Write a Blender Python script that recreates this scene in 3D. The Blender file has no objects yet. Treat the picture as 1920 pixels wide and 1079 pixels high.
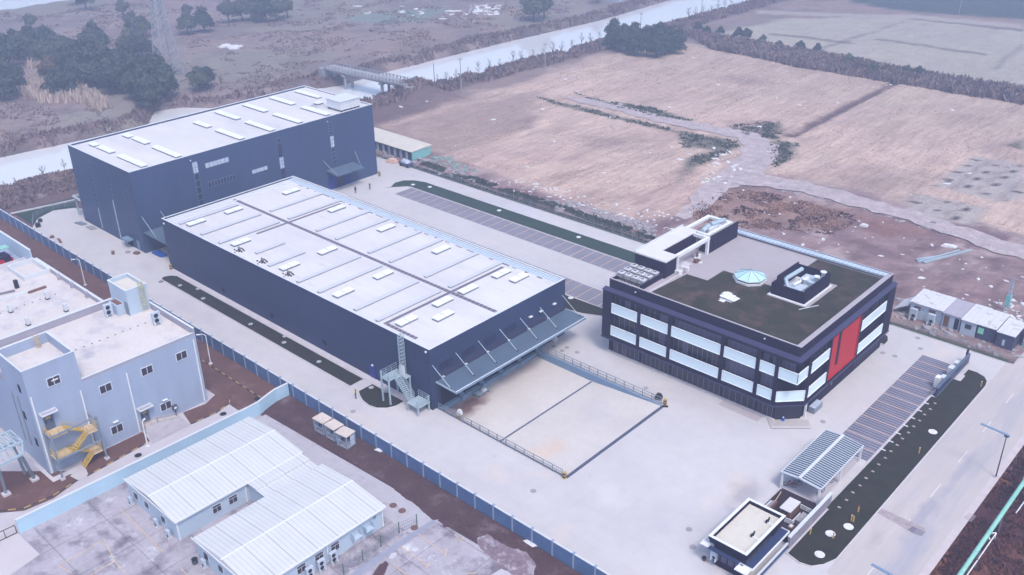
import bpy, math, random
import numpy as np
from mathutils import Vector, Matrix
random.seed(7)
rng = np.random.default_rng(11)
scene = bpy.context.scene
COL = scene.collection
# ------------------------------------------------------------------ camera, world, sun, exposure
H = 82.0                     # the drone's height above the yard, metres
HAZE = 0.0013
FOC, PITCH, ROLL, HEAD = 1.79174546, 0.46904309, -0.01637399, 2.32106414
fw = Vector((math.cos(PITCH)*math.cos(HEAD), math.cos(PITCH)*math.sin(HEAD), -math.sin(PITCH)))
rt = fw.cross(Vector((0, 0, 1))).normalized()
up = rt.cross(fw)
rt2 = rt*math.cos(ROLL) + up*math.sin(ROLL)
up2 = -rt*math.sin(ROLL) + up*math.cos(ROLL)
cam_data = bpy.data.cameras.new('camera')
cam = bpy.data.objects.new('camera', cam_data)
COL.objects.link(cam)
m = Matrix((rt2, up2, -fw)).transposed().to_4x4()
m.translation = Vector((0, 0, H))
cam.matrix_world = m
cam_data.sensor_width = 36.0
cam_data.lens = FOC*1000/1920*36
cam_data.clip_start = 1.0
cam_data.clip_end = 9000
scene.camera = cam
scene.render.resolution_x = 1024
scene.render.resolution_y = 575

SUN_EL, SUN_AZ = math.radians(58), math.radians(-25)      # azimuth counted from +X towards +Y
world = bpy.data.worlds.new('World')
scene.world = world
world.use_nodes = True
nt = world.node_tree
nt.nodes.clear()
sky = nt.nodes.new('ShaderNodeTexSky')
sky.sky_type = 'NISHITA'
sky.sun_disc = False
sky.sun_elevation = SUN_EL
sky.sun_rotation = math.pi/2 - SUN_AZ
sky.air_density = 1.2
sky.dust_density = 3.0
sky.ozone_density = 2.0
bg = nt.nodes.new('ShaderNodeBackground')
bg.inputs['Strength'].default_value = 0.15
wo = nt.nodes.new('ShaderNodeOutputWorld')
nt.links.new(sky.outputs[0], bg.inputs[0])
nt.links.new(bg.outputs[0], wo.inputs[0])
sd = bpy.data.lights.new('sun', 'SUN')
sd.energy = 1.15
sd.angle = math.radians(13)
sd.color = (1.0, 0.95, 0.93)
sun = bpy.data.objects.new('sun', sd)
COL.objects.link(sun)
sdir = Vector((math.cos(SUN_EL)*math.cos(SUN_AZ), math.cos(SUN_EL)*math.sin(SUN_AZ), math.sin(SUN_EL)))
sun.rotation_euler = sdir.to_track_quat('Z', 'Y').to_euler()
sun.location = (-100, 100, 150)
scene.view_settings.view_transform = 'Standard'
scene.view_settings.look = 'None'
scene.view_settings.exposure = 0.98
scene.view_settings.gamma = 1.0

# ------------------------------------------------------------------ pixel of the survey photo -> point of the place
def ray(u, v):
    d = rt2*((u-960)/(FOC*1000)) + up2*(-(v-539.5)/(FOC*1000)) + fw
    return d
def P(u, v, z=0.0):
    d = ray(u, v)
    t = (z-H)/d.z
    return (d.x*t, d.y*t)
def PX(u, v, x):
    d = ray(u, v); t = x/d.x
    return (d.y*t, H+d.z*t)
def PY(u, v, y):
    d = ray(u, v); t = y/d.y
    return (d.x*t, H+d.z*t)

# ------------------------------------------------------------------ mesh builder
class MB:
    def __init__(s): s.v = []; s.f = []; s.m = []; s.sm = []
    def add(s, vs, fs, m=0, smooth=False):
        o = len(s.v); s.v += [tuple(p) for p in vs]
        for f in fs: s.f.append(tuple(i+o for i in f)); s.m.append(m); s.sm.append(smooth)
        return s
    def box(s, x0, x1, y0, y1, z0, z1, m=0):
        x0, x1 = min(x0, x1), max(x0, x1); y0, y1 = min(y0, y1), max(y0, y1); z0, z1 = min(z0, z1), max(z0, z1)
        return s.add([(x0,y0,z0),(x1,y0,z0),(x1,y1,z0),(x0,y1,z0),(x0,y0,z1),(x1,y0,z1),(x1,y1,z1),(x0,y1,z1)],
              [(0,3,2,1),(4,5,6,7),(0,1,5,4),(1,2,6,5),(2,3,7,6),(3,0,4,7)], m)
    def prism(s, poly, z0, z1, m=0):
        a = sum(poly[i][0]*poly[(i+1)%len(poly)][1]-poly[(i+1)%len(poly)][0]*poly[i][1] for i in range(len(poly)))
        if a < 0: poly = poly[::-1]
        n = len(poly)
        s.add([(x,y,z0) for x,y in poly]+[(x,y,z1) for x,y in poly],
              [tuple(range(n-1,-1,-1)), tuple(range(n,2*n))]+[(i,(i+1)%n,n+(i+1)%n,n+i) for i in range(n)], m)
        return s
    def sheet(s, poly, z, m=0):
        a = sum(poly[i][0]*poly[(i+1)%len(poly)][1]-poly[(i+1)%len(poly)][0]*poly[i][1] for i in range(len(poly)))
        if a < 0: poly = poly[::-1]
        return s.add([(x,y,z) for x,y in poly], [tuple(range(len(poly)))], m)
    def ring(s, x0, x1, y0, y1, t, z0, z1, m=0):
        s.box(x0,x1,y0,y0+t,z0,z1,m); s.box(x0,x1,y1-t,y1,z0,z1,m)
        s.box(x0,x0+t,y0+t,y1-t,z0,z1,m); s.box(x1-t,x1,y0+t,y1-t,z0,z1,m); return s
    def beam(s, p, q, w, h, m=0, upv=(0,0,1)):
        p = Vector(p); q = Vector(q); d = (q-p).normalized()
        u = Vector(upv)
        if abs(d.dot(u)) > .99: u = Vector((1,0,0))
        r = d.cross(u).normalized(); u = r.cross(d)
        vs = []
        for c in (p, q):
            for a, b in ((-1,-1),(1,-1),(1,1),(-1,1)): vs.append(c+r*(a*w/2)+u*(b*h/2))
        return s.add(vs, [(0,1,2,3),(7,6,5,4),(0,4,5,1),(1,5,6,2),(2,6,7,3),(3,7,4,0)], m)
    def tube(s, p, q, r, n=8, r2=None, m=0, caps=True):
        p = Vector(p); q = Vector(q); d = (q-p).normalized(); r2 = r if r2 is None else r2
        u = Vector((0,0,1)) if abs(d.z) < .95 else Vector((1,0,0))
        a = d.cross(u).normalized(); b = d.cross(a)
        vs = []
        for c, rr in ((p, r), (q, r2)):
            for i in range(n):
                t = 2*math.pi*i/n; vs.append(c+a*(rr*math.cos(t))+b*(rr*math.sin(t)))
        s.add(vs, [(i, (i+1)%n, n+(i+1)%n, n+i) for i in range(n)], m, True)
        if caps: s.add(vs, [tuple(range(n-1,-1,-1)), tuple(range(n,2*n))], m)
        return s
    def disc(s, x, y, z0, z1, r, n=18, m=0, sx=1.0):
        return s.prism([(x+r*sx*math.cos(2*math.pi*i/n), y+r*math.sin(2*math.pi*i/n)) for i in range(n)], z0, z1, m)
    def build(s, name, mats, parent=None, kind=None):
        o = ORG.get(parent.name, Vector((0,0,0))) if parent else Vector((0,0,0))
        me = bpy.data.meshes.new(name)
        me.from_pydata([(x-o.x, y-o.y, z-o.z) for x,y,z in s.v], [], s.f)
        if not isinstance(mats, (list, tuple)): mats = [mats]
        for mt in mats: me.materials.append(mt)
        me.polygons.foreach_set('material_index', s.m)
        me.polygons.foreach_set('use_smooth', s.sm)
        me.update()
        ob = bpy.data.objects.new(name, me); COL.objects.link(ob)
        if parent:
            ob.parent = parent
            ORG[ob.name] = o
        if kind: ob['kind'] = kind
        return ob
ORG = {}
def thing(name, label, cat, loc=(0,0,0), group=None):
    o = bpy.data.objects.new(name, None); COL.objects.link(o)
    o.location = loc; o.empty_display_size = .5
    ORG[o.name] = Vector(loc)
    o['label'] = label; o['category'] = cat
    if group: o['group'] = group
    return o
def tag(o, label, cat, group=None):
    o['label'] = label; o['category'] = cat
    if group: o['group'] = group
    return o
def tag_at(o, loc, label, cat, group=None):
    """move a top-level mesh built in place so that its origin is its base"""
    v = Vector(loc); o.data.transform(Matrix.Translation(-v)); o.location = v
    return tag(o, label, cat, group)
def dup(root, loc, rz=0.0, label=None, group=None, scale=None):
    r = root.copy(); COL.objects.link(r); r.location = loc; r.rotation_euler = (0,0,rz)
    if scale: r.scale = scale if isinstance(scale, tuple) else (scale,)*3
    if label: r['label'] = label
    if group: r['group'] = group
    for ch in root.children:
        c = ch.copy(); COL.objects.link(c); c.parent = r
        for g in ch.children:
            d = g.copy(); COL.objects.link(d); d.parent = c
    return r
ORD = ['first','second','third','fourth','fifth','sixth','seventh','eighth','ninth','tenth','eleventh','twelfth','thirteenth',
 'fourteenth','fifteenth','sixteenth','seventeenth','eighteenth','nineteenth','twentieth','twenty-first','twenty-second','twenty-third',
 'twenty-fourth','twenty-fifth','twenty-sixth','twenty-seventh','twenty-eighth','twenty-ninth','thirtieth','thirty-first','thirty-second',
 'thirty-third','thirty-fourth','thirty-fifth','thirty-sixth','thirty-seventh','thirty-eighth','thirty-ninth','fortieth']

# ------------------------------------------------------------------ materials
def mat(name, col, rough=.6, var=None, var2=None, lines=None, metallic=0.0, spec=.10, bump=None, stretch=(1,1,1), col2=None, alpha=None, attr=False, grid=None, spots=None):
    """col: base albedo; var=(scale, amount[, detail]) mottling; lines=[(axis, period, width, factor)] seams; col2=(colour, scale, lo, hi) blotches"""
    mt = bpy.data.materials.new(name); mt.use_nodes = True
    n = mt.node_tree.nodes; l = mt.node_tree.links
    b = n['Principled BSDF']
    b.inputs['Roughness'].default_value = rough; b.inputs['Metallic'].default_value = metallic
    b.inputs['Specular IOR Level'].default_value = spec
    geo = n.new('ShaderNodeNewGeometry')
    mp = n.new('ShaderNodeMapping'); mp.inputs['Scale'].default_value = stretch
    l.new(geo.outputs['Position'], mp.inputs['Vector'])
    cur = n.new('ShaderNodeRGB').outputs[0]; cur.default_value = (*col, 1)
    if attr:
        at = n.new('ShaderNodeAttribute'); at.attribute_name = 'Col'; cur = at.outputs['Color']
    def noise(sc, det=5, rg=.6, vec=None):
        t = n.new('ShaderNodeTexNoise'); t.inputs['Scale'].default_value = sc; t.inputs['Detail'].default_value = det
        t.inputs['Roughness'].default_value = rg
        l.new(vec or mp.outputs[0], t.inputs['Vector']); return t.outputs['Fac']
    def mrange(x, a, b_, c, d):
        r = n.new('ShaderNodeMapRange'); r.inputs[1].default_value = a; r.inputs[2].default_value = b_
        r.inputs[3].default_value = c; r.inputs[4].default_value = d; l.new(x, r.inputs[0]); return r.outputs[0]
    def mul(c, f):
        v = n.new('ShaderNodeVectorMath'); v.operation = 'SCALE'; l.new(c, v.inputs[0]); l.new(f, v.inputs['Scale']); return v.outputs[0]
    if col2:
        for cc, sc, lo, hi in ([col2] if not isinstance(col2, list) else col2):
            mx = n.new('ShaderNodeMix'); mx.data_type = 'RGBA'
            l.new(mrange(noise(sc, 6, .65), lo, hi, 0, 1), mx.inputs[0])
            l.new(cur, mx.inputs[6]); mx.inputs[7].default_value = (*cc, 1); cur = mx.outputs[2]
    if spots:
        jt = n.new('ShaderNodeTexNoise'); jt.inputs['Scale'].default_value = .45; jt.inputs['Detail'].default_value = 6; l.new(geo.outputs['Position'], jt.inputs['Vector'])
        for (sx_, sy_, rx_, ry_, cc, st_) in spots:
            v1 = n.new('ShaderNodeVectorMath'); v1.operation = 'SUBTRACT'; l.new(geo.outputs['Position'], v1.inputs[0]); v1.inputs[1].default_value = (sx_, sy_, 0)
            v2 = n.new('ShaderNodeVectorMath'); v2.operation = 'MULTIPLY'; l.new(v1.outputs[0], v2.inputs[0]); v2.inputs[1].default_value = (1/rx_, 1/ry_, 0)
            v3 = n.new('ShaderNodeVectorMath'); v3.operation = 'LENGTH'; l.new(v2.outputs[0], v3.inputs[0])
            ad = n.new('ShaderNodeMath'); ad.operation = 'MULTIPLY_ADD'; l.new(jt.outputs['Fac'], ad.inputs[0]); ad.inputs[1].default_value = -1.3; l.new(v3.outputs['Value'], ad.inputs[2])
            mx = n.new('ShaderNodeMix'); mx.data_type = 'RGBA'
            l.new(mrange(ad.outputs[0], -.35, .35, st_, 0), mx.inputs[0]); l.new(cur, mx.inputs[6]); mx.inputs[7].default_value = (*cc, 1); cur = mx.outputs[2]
    for vv in (var, var2):
        if vv: cur = mul(cur, mrange(noise(vv[0], vv[2] if len(vv) > 2 else 5), .25, .75, 1-vv[1], 1+vv[1]))
    if lines or grid:
        sp = n.new('ShaderNodeSeparateXYZ'); l.new(geo.outputs['Position'], sp.inputs[0])
        for ax, per, wid, fac in (lines or []):
            mm = n.new('ShaderNodeMath'); mm.operation = 'PINGPONG'; mm.inputs[1].default_value = per/2
            l.new(sp.outputs['XYZ'.index(ax)], mm.inputs[0])
            cur = mul(cur, mrange(mm.outputs[0], wid*.5, wid, fac, 1))
    l.new(cur, b.inputs['Base Color'])
    if bump:
        bp = n.new('ShaderNodeBump'); bp.inputs['Strength'].default_value = bump[1]; bp.inputs['Distance'].default_value = bump[2] if len(bump) > 2 else .1
        l.new(noise(bump[0], 6), bp.inputs['Height']); l.new(bp.outputs[0], b.inputs['Normal'])
    return mt

M = {}
M['concrete'] = mat('concrete_paving', (.49,.465,.475), .8, var=(.035,.13,7), var2=(.5,.05,8), lines=[('X',5.6,.08,.95),('Y',5.6,.08,.95)],
                    col2=[((.43,.42,.47), .04, .52, .72), ((.56,.49,.45), .09, .58, .75), ((.40,.38,.40), .7, .66, .74)],
                    spots=[(-46.2,94.0,2.6,4.5,(.27,.25,.28),.6),(-62,108.5,9,2.5,(.44,.41,.42),.5),(-50,104,6,3,(.45,.43,.46),.5),(-60,82,4,3,(.58,.56,.56),.5),(-101,73.5,9,1.6,(.46,.43,.46),.6),(-148,73,12,2.0,(.44,.41,.45),.6),(-172,77,4,2,(.42,.39,.42),.6),(-76,72.5,10,1.5,(.47,.44,.46),.5),(-120,133,14,2,(.48,.44,.44),.5)])  # the dark spot beside the shelter is its soft shadow, painted in
M['pit_concrete'] = mat('ramp_concrete', (.53,.49,.47), .8, var=(.09,.1), var2=(1.1,.05), spots=[(-72.5,85.5,3.4,3.0,(.57,.41,.31),.5),(-73,83.5,2.2,2.0,(.58,.45,.36),.4),(-89.8,86,2.6,5.5,(.12,.055,.055),.9),(-90.5,98,2.2,6,(.34,.28,.30),.7),(-73,97,4,4,(.45,.43,.45),.5)])  # dark spots along the dock paint the shade under the canopy
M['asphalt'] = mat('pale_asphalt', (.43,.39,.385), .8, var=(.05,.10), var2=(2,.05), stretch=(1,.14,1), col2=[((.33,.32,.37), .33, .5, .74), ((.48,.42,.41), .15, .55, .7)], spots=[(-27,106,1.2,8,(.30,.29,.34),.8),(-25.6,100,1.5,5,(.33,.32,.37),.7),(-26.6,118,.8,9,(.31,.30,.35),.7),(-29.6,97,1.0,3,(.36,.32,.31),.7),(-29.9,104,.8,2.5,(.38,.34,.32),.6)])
M['dark_patch'] = mat('asphalt_patch', (.17,.15,.19), .8, var=(1.5,.15))
M['mid_patch'] = mat('faded_patch', (.33,.28,.29), .85, var=(1.5,.25))
M['kerb'] = mat('kerb_concrete', (.50,.47,.50), .8, var=(.8,.1))
M['lawn'] = mat('winter_lawn', (.027,.027,.018), 1.0, var=(.6,.3), var2=(6,.3), col2=((.036,.026,.021), .25, .5, .72), bump=(9,.6,.08))
M['lawn_green'] = mat('green_lawn', (.030,.052,.040), .95, var=(.5,.2), var2=(6,.3), bump=(9,.6,.08))
M['roof_lawn'] = mat('roof_lawn', (.037,.034,.023), 1.0, var=(.5,.25), var2=(5,.35), col2=[((.080,.050,.042), .25, .48, .66), ((.024,.027,.016), .6, .55, .7)], bump=(9,.6,.08))
M['dirt'] = mat('red_brown_dirt', (.12,.062,.055), .95, var=(.35,.2), var2=(4,.2), bump=(3,.5,.15), col2=((.18,.11,.11), .3, .55, .75))
M['dark_dirt'] = mat('damp_dark_dirt', (.080,.046,.050), .95, var=(.35,.25), var2=(3,.25), bump=(2.5,.6,.2), col2=((.16,.12,.14), .35, .55, .78))
M['stained'] = mat('stained_paving', (.36,.33,.37), .75, var=(.25,.18), var2=(1.7,.12), lines=[('X',7.0,.10,.7),('Y',7.0,.10,.7)],
                   col2=[((.17,.145,.18), .22, .5, .64), ((.50,.49,.53), .3, .58, .68)])
M['paver'] = mat('grass_paver', (.26,.25,.30), .85, var=(.3,.12), lines=[('X',.5,.11,.55),('Y',.5,.11,.8)])
M['paver_dark'] = mat('grass_paver_worn', (.235,.23,.30), .85, var=(.3,.15), lines=[('Y',.62,.16,.34),('X',.5,.10,.85)])
M['orange_line'] = mat('faded_orange_line', (.62,.42,.33), .8, var=(2,.15))
M['yellow'] = mat('yellow_paint', (.50,.34,.09), .5, var=(2,.15))
M['black'] = mat('black_paint', (.02,.02,.025), .6)
M['white_line'] = mat('white_line', (.62,.58,.58), .8, var=(3,.2))
M['yellow_line'] = mat('worn_yellow_line', (.55,.42,.28), .8, var=(2,.25))
M['dark_wall'] = mat('slate_blue_cladding', (.030,.042,.098), .42, stretch=(1,1,.1), var=(.6,.10), var2=(.07,.14), lines=[('Y',1.2,.04,.92),('X',1.2,.04,.92)])
M['tall_wall'] = mat('tall_warehouse_cladding', (.044,.068,.140), .42, stretch=(1,1,.1), var=(.6,.08), var2=(.06,.12), lines=[('Y',1.2,.04,.93),('X',1.2,.04,.93)])
M['dark_wall2'] = mat('slate_blue_cladding_end', (.034,.050,.115), .42, var=(.15,.06), lines=[('X',1.0,.05,.88)])
M['roof_white'] = mat('white_roof_membrane', (.59,.57,.57), .6, var=(.12,.05), var2=(.9,.03), lines=[('Y',2.0,.06,.94)], stretch=(.4,1.4,1), col2=[((.48,.43,.41), .3, .58, .78), ((.50,.49,.51), .07, .48, .7)])
M['coping'] = mat('pale_coping', (.56,.585,.62), .45, var=(.4,.06))
M['gutter'] = mat('gutter_lining', (.42,.50,.60), .5, var=(.4,.1), lines=[('X',.75,.1,.7)])
M['rust'] = mat('rust_stain', (.12,.085,.09), .9, var=(1,.2))
M['skylight'] = mat('skylight_sheet', (.72,.74,.77), .4, var=(1,.04))
M['sky_frame'] = mat('skylight_kerb', (.17,.20,.25), .5)
M['walk'] = mat('roof_walkway', (.12,.105,.14), .8, lines=[('X',.9,.22,1.9)])
M['office_dark'] = mat('aubergine_cladding', (.015,.009,.030), .55, stretch=(1,1,.15), var=(.6,.15), spec=.05)
M['office_ledge'] = mat('aubergine_ledge', (.045,.044,.10), .35)
M['white_panel'] = mat('milk_glass_panel', (.64,.77,.83), .22, spec=.5)
M['panel_edge'] = mat('white_panel_frame', (.72,.77,.82), .4)
M['glass_dark'] = mat('dark_window_glass', (.018,.016,.034), .08, var=(.35,.3), spec=.4)
M['curtain'] = mat('drawn_blind', (.105,.095,.155), .3, var=(1.5,.2))
M['curtain_red'] = mat('brownish_blind', (.09,.06,.085), .4, var=(1.5,.2))
M['mullion'] = mat('window_mullion', (.15,.145,.23), .4)
M['stone_coping'] = mat('mauve_stone_coping', (.36,.33,.36), .7, var=(1,.08))
M['red'] = mat('red_glass_panel', (.44,.001,.006), .35, var=(.2,.06), spec=.1)
M['deck'] = mat('roof_deck_paving', (.36,.325,.345), .8, var=(.4,.06), lines=[('Y',1.0,.06,.93),('X',1.0,.05,.96)])
M['white_paint'] = mat('white_painted_metal', (.66,.67,.70), .45, var=(1,.05))
M['grey_metal'] = mat('grey_metal', (.20,.23,.28), .45, var=(1,.1))
M['steel_blue'] = mat('steel_blue_paint', (.17,.25,.36), .4, var=(.5,.08))
M['canopy'] = mat('blue_grey_canopy', (.085,.122,.175), .38, var=(.3,.08), lines=[('Y',1.6,.04,.9)])
M['galv'] = mat('galvanised_steel', (.38,.47,.53), .4, metallic=.2, var=(2,.08))
M['blue_door'] = mat('blue_door', (.025,.04,.22), .4)
M['tarp'] = mat('blue_tarp', (.02,.09,.36), .5, var=(2,.3))
M['fence_blue'] = mat('blue_fence_panel', (.09,.15,.29), .55, var=(.4,.15), var2=(2,.1), col2=((.18,.21,.31), .6, .58, .78))
M['fence_post'] = mat('fence_post', (.25,.31,.43), .55, var=(1,.1))
M['pale_wall'] = mat('pale_blue_render', (.38,.54,.66), .7, var=(.2,.06), var2=(2,.04))
M['factory'] = mat('light_blue_grey_panels', (.30,.355,.47), .5, stretch=(1,1,.12), var=(.7,.07), var2=(.1,.06), lines=[('Z',3.2,.035,.86)])
M['factory_roof'] = mat('pale_screed_roof', (.56,.515,.50), .8, var=(.25,.07), var2=(2,.05), col2=[((.38,.36,.41), .3, .52, .74)])
M['factory_par'] = mat('mauve_parapet', (.33,.31,.37), .7, var=(.8,.08))
M['temp_wall'] = mat('pale_blue_prefab_wall', (.40,.485,.58), .5, var=(.4,.05))
M['temp_roof'] = mat('white_ribbed_roof', (.54,.55,.56), .45, var=(.35,.05), lines=[('Y',.6,.09,.84),('Y',3.0,.06,.6)], col2=((.48,.42,.43), .7, .66, .82))
M['window'] = mat('window_glass', (.045,.035,.05), .12)
M['frame'] = mat('window_frame', (.55,.58,.64), .5)
M['strip_glass'] = mat('strip_window_glass', (.022,.026,.065), .3, var=(.9,.25))
M['strip_pale'] = mat('strip_window_painted_reflection', (.42,.48,.58), .15, var=(1.5,.2))  # pale base colour paints a sky reflection onto these panes
M['bridge'] = mat('bridge_concrete', (.30,.30,.32), .85, var=(.3,.12))
M['rail_rust'] = mat('rust_railing', (.12,.075,.07), .7)
M['teal'] = mat('teal_pipe_paint', (.24,.50,.43), .45, var=(.5,.1), var2=(3,.08), col2=((.10,.20,.20), 2.2, .66, .74))
M['debris_white'] = mat('white_rubbish', (.62,.62,.64), .8, var=(3,.2))
M['debris_grey'] = mat('grey_rubble', (.30,.28,.30), .9, var=(2,.3))
M['brown'] = mat('brown_scrap', (.17,.09,.07), .9, var=(3,.3))
M['bark'] = mat('bark', (.10,.075,.065), .9, var=(3,.2))
M['skin'] = mat('skin', (.45,.28,.2), .6)
M['cloth_dark'] = mat('dark_clothes', (.03,.03,.045), .9)
M['cloth_vest'] = mat('yellow_vest', (.55,.5,.06), .8)
M['lamp_head'] = mat('solar_lamp_head', (.16,.24,.36), .3)
M['pole_dark'] = mat('dark_lamp_pole', (.07,.075,.10), .5)
M['wood'] = mat('crate_timber', (.58,.50,.45), .8, var=(2,.12), lines=[('X',.25,.04,.7)])
M['shed_roof'] = mat('shed_slats', (.38,.43,.49), .5)
M['shed_dark'] = mat('shed_gap_sheet', (.02,.024,.05), .5)
M['shed_floor'] = mat('shed_floor', (.46,.42,.47), .8)
M['brick_wall'] = mat('mauve_stone_wall', (.26,.24,.29), .8, var=(.8,.18), var2=(4,.12))
M['roof_cream'] = mat('cream_roof', (.56,.52,.46), .8, var=(.6,.06), var2=(3,.05), col2=((.40,.33,.30), .8, .6, .75))
M['cont_white'] = mat('container_white', (.42,.48,.57), .5, var=(1,.1))
M['cont_roof'] = mat('container_roof', (.58,.58,.60), .6, var=(.8,.1), lines=[('X',.9,.06,.85)], col2=((.34,.30,.31), .8, .55, .68))
M['cont_roof2'] = mat('container_roof_grey', (.36,.34,.39), .6, var=(.8,.1), lines=[('X',.9,.06,.85)])
M['cont_dark'] = mat('container_dark', (.06,.06,.12), .5, var=(1,.15))
M['teal_wall'] = mat('teal_sheet', (.20,.46,.45), .6, var=(1,.1))
M['mint'] = mat('mint_sheet', (.25,.65,.45), .6)
M['straw'] = mat('dry_reed', (.50,.40,.34), .95, var=(.3,.25))
M['drygrass'] = mat('dry_scrub', (.20,.14,.14), .95, var=(.2,.35), col2=((.24,.17,.14), .12, .5, .7))
M['drygreen'] = mat('green_weeds', (.06,.075,.05), .95, var=(.2,.35))
M['redgrass'] = mat('rusty_scrub', (.27,.15,.11), .95, var=(.2,.35), col2=((.05,.02,.025), .18, .45, .6))
M['darkscrub'] = mat('dark_scrub', (.10,.038,.040), .95, var=(.25,.35), col2=((.20,.085,.045), .12, .5, .66))
# ------------------------------------------------------------------ terrain
def vnoise(x, y, sc, seed):
    r = np.random.default_rng(seed); T = r.random((256, 256))
    X = x/sc+1000; Y = y/sc+1000
    i = np.floor(X).astype(int); j = np.floor(Y).astype(int); a = X-i; b = Y-j
    a = a*a*(3-2*a); b = b*b*(3-2*b)
    i0 = i % 256; i1 = (i+1) % 256; j0 = j % 256; j1 = (j+1) % 256
    return (T[i0,j0]*(1-a)+T[i1,j0]*a)*(1-b)+(T[i0,j1]*(1-a)+T[i1,j1]*a)*b
def fbm(x, y, sc, seed, n=4):
    s = 0; w = 1; t = 0
    for k in range(n):
        s = s+w*vnoise(x, y, sc/2**k, seed+k); t += w; w *= .55
    return s/t
def inpoly(px, py, poly):
    r = np.zeros(px.shape, bool); n = len(poly)
    for i in range(n):
        x0, y0 = poly[i]; x1, y1 = poly[(i+1) % n]
        if y0 == y1: continue
        c = ((y0 > py) != (y1 > py)) & (px < (x1-x0)*(py-y0)/(y1-y0)+x0)
        r ^= c
    return r
def soft(px, py, poly, jit, seed):
    s = 0
    for k in range(4):
        dx = (fbm(px, py, jit*2.5, seed+10*k, 3)-.5)*jit*2.4; dy = (fbm(px, py, jit*2.5, seed+10*k+5, 3)-.5)*jit*2.4
        ox, oy = [(-.3,-.3),(.3,-.3),(.3,.3),(-.3,.3)][k]
        s = s+inpoly(px+dx+ox*jit*.5, py+dy+oy*jit*.5, poly)
    return s/4.0
def G(pts, z=0): return [P(u, v, z) for u, v in pts]
CAN_Y  = [-400, 60, 87, 104, 128, 137, 145, 151, 158, 180, 193, 212, 276, 331, 386, 700, 2500]
CAN_FAR=[-285,-274,-269,-267,-265,-277,-274,-265,-262,-262,-256,-258,-257,-254,-257,-262,-300]
CAN_NEAR=[-240,-243,-244,-240,-237,-236.5,-236,-236,-236,-235.5,-234,-232,-229,-227,-225,-228,-262]
def canal(x, y):
    f = np.interp(y, CAN_Y, CAN_FAR); n = np.interp(y, CAN_Y, CAN_NEAR)
    return f, n
def hgt(x, y):
    x = np.asarray(x, float); y = np.asarray(y, float)
    wild = (fbm(x, y, 22, 3, 4)-.5)*2.6+(fbm(x, y, 5, 9, 3)-.5)*.8
    field = (fbm(x, y, 30, 21, 3)-.5)*.9+(fbm(x*1.0, y*.3, 3.4, 27, 3)-.5)*.42+(fbm(x, y, 7, 29, 3)-.5)*.5
    w = np.clip((-258-x)/10, 0, 1)
    h = field*(1-w)+(wild+.3)*w
    # built-up flat: everything south of the upper boundary wall
    flat = np.clip((x+226)/8, 0, 1)*np.clip((153.5-y)/3+0, 0, 1)*np.clip((-4-x)/6+1, 0, 1)
    flat = np.where(y < 153.5, np.clip((x+226)/8, 0, 1), flat)
    scrub = ((x > -22.5) & (y < 150)).astype(float)
    h = h*(1-flat)+(-.35)*flat
    h = h+scrub*(-.15+(fbm(x, y, 6, 41, 4)-.5)*1.5*np.clip((x+22.5)/3, 0, 1))
    # pit of the loading ramp
    pit = ((x > -93.4) & (x < -65.4) & (y > 79.7) & (y < 105.4))
    h = np.where(pit, -2.2, h)
    # embankments of the bridge approaches are added after the canal cut
    f, n = canal(x, y)
    d = np.minimum(x-f, n-x)
    k = np.clip((d+3.5)/5.5, 0, 1); k = k*k*(3-2*k)
    h = h*(1-k)+(-4.0)*k
    for (ex, ey, dx_) in ((-227.5, 197.5, 1), (-266.0, 196.5, -1)):
        along = (x-ex)*dx_
        mh = 4.2*np.clip(1-np.maximum(along-3, 0)/26, 0, 1)*np.clip((along+3.5)/3.5, 0, 1)*np.clip(1-(np.abs(y-ey-(x-ex)*.02)-3.2)/7, 0, 1)
        h = np.maximum(h, mh-.3+h*.15*(mh > .3)) if False else np.where(mh > .02, np.maximum(h, mh-.4), h)
    # pond beyond
    pd = soft(x, y, [(-520,150),(-486,168),(-479,206),(-500,235),(-540,220)], 3, 60) if x.ndim else 0
    h = h-3.0*pd
    dt = np.abs((x+115.5)); dt = np.where((y > 236) & (y < 306), dt, 9)
    h = h-1.0*np.clip(1-dt/1.6, 0, 1)
    return h
xs = np.concatenate([np.linspace(-3500,-620,24)[:-1], np.linspace(-620,-420,80)[:-1], np.arange(-420, 22, 1.2), np.linspace(24,400,20), np.linspace(500,2500,9)])
ys = np.concatenate([np.linspace(-1500,-30,10)[:-1], np.linspace(-30,12,20)[:-1], np.arange(12, 420, 1.2), np.linspace(422,640,90), np.linspace(660,3500,22)])
GX, GY = np.meshgrid(xs, ys, indexing='ij')
GZ = hgt(GX, GY)
nx, ny = GX.shape
co = np.stack([GX.ravel(), GY.ravel(), GZ.ravel()], 1)
me = bpy.data.meshes.new('ground')
idx = np.arange(nx*ny).reshape(nx, ny)
quads = np.stack([idx[:-1,:-1].ravel(), idx[1:,:-1].ravel(), idx[1:,1:].ravel(), idx[:-1,1:].ravel()], 1)
me.vertices.add(nx*ny); me.vertices.foreach_set('co', co.ravel().astype(np.float32))
me.loops.add(quads.size); me.loops.foreach_set('vertex_index', quads.ravel().astype(np.int32))
me.polygons.add(len(quads)); me.polygons.foreach_set('loop_start', (np.arange(len(quads))*4).astype(np.int32))
me.polygons.foreach_set('loop_total', np.full(len(quads), 4, np.int32))
me.polygons.foreach_set('use_smooth', np.ones(len(quads), bool))
me.update(); me.validate()
px, py = GX.ravel(), GY.ravel()
N1 = fbm(px, py, 18, 71, 5); N2 = fbm(px, py, 5, 81, 4); N3 = fbm(px, py, 60, 91, 3)
C = np.zeros((len(px), 3)); ST = np.zeros(len(px))
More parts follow.
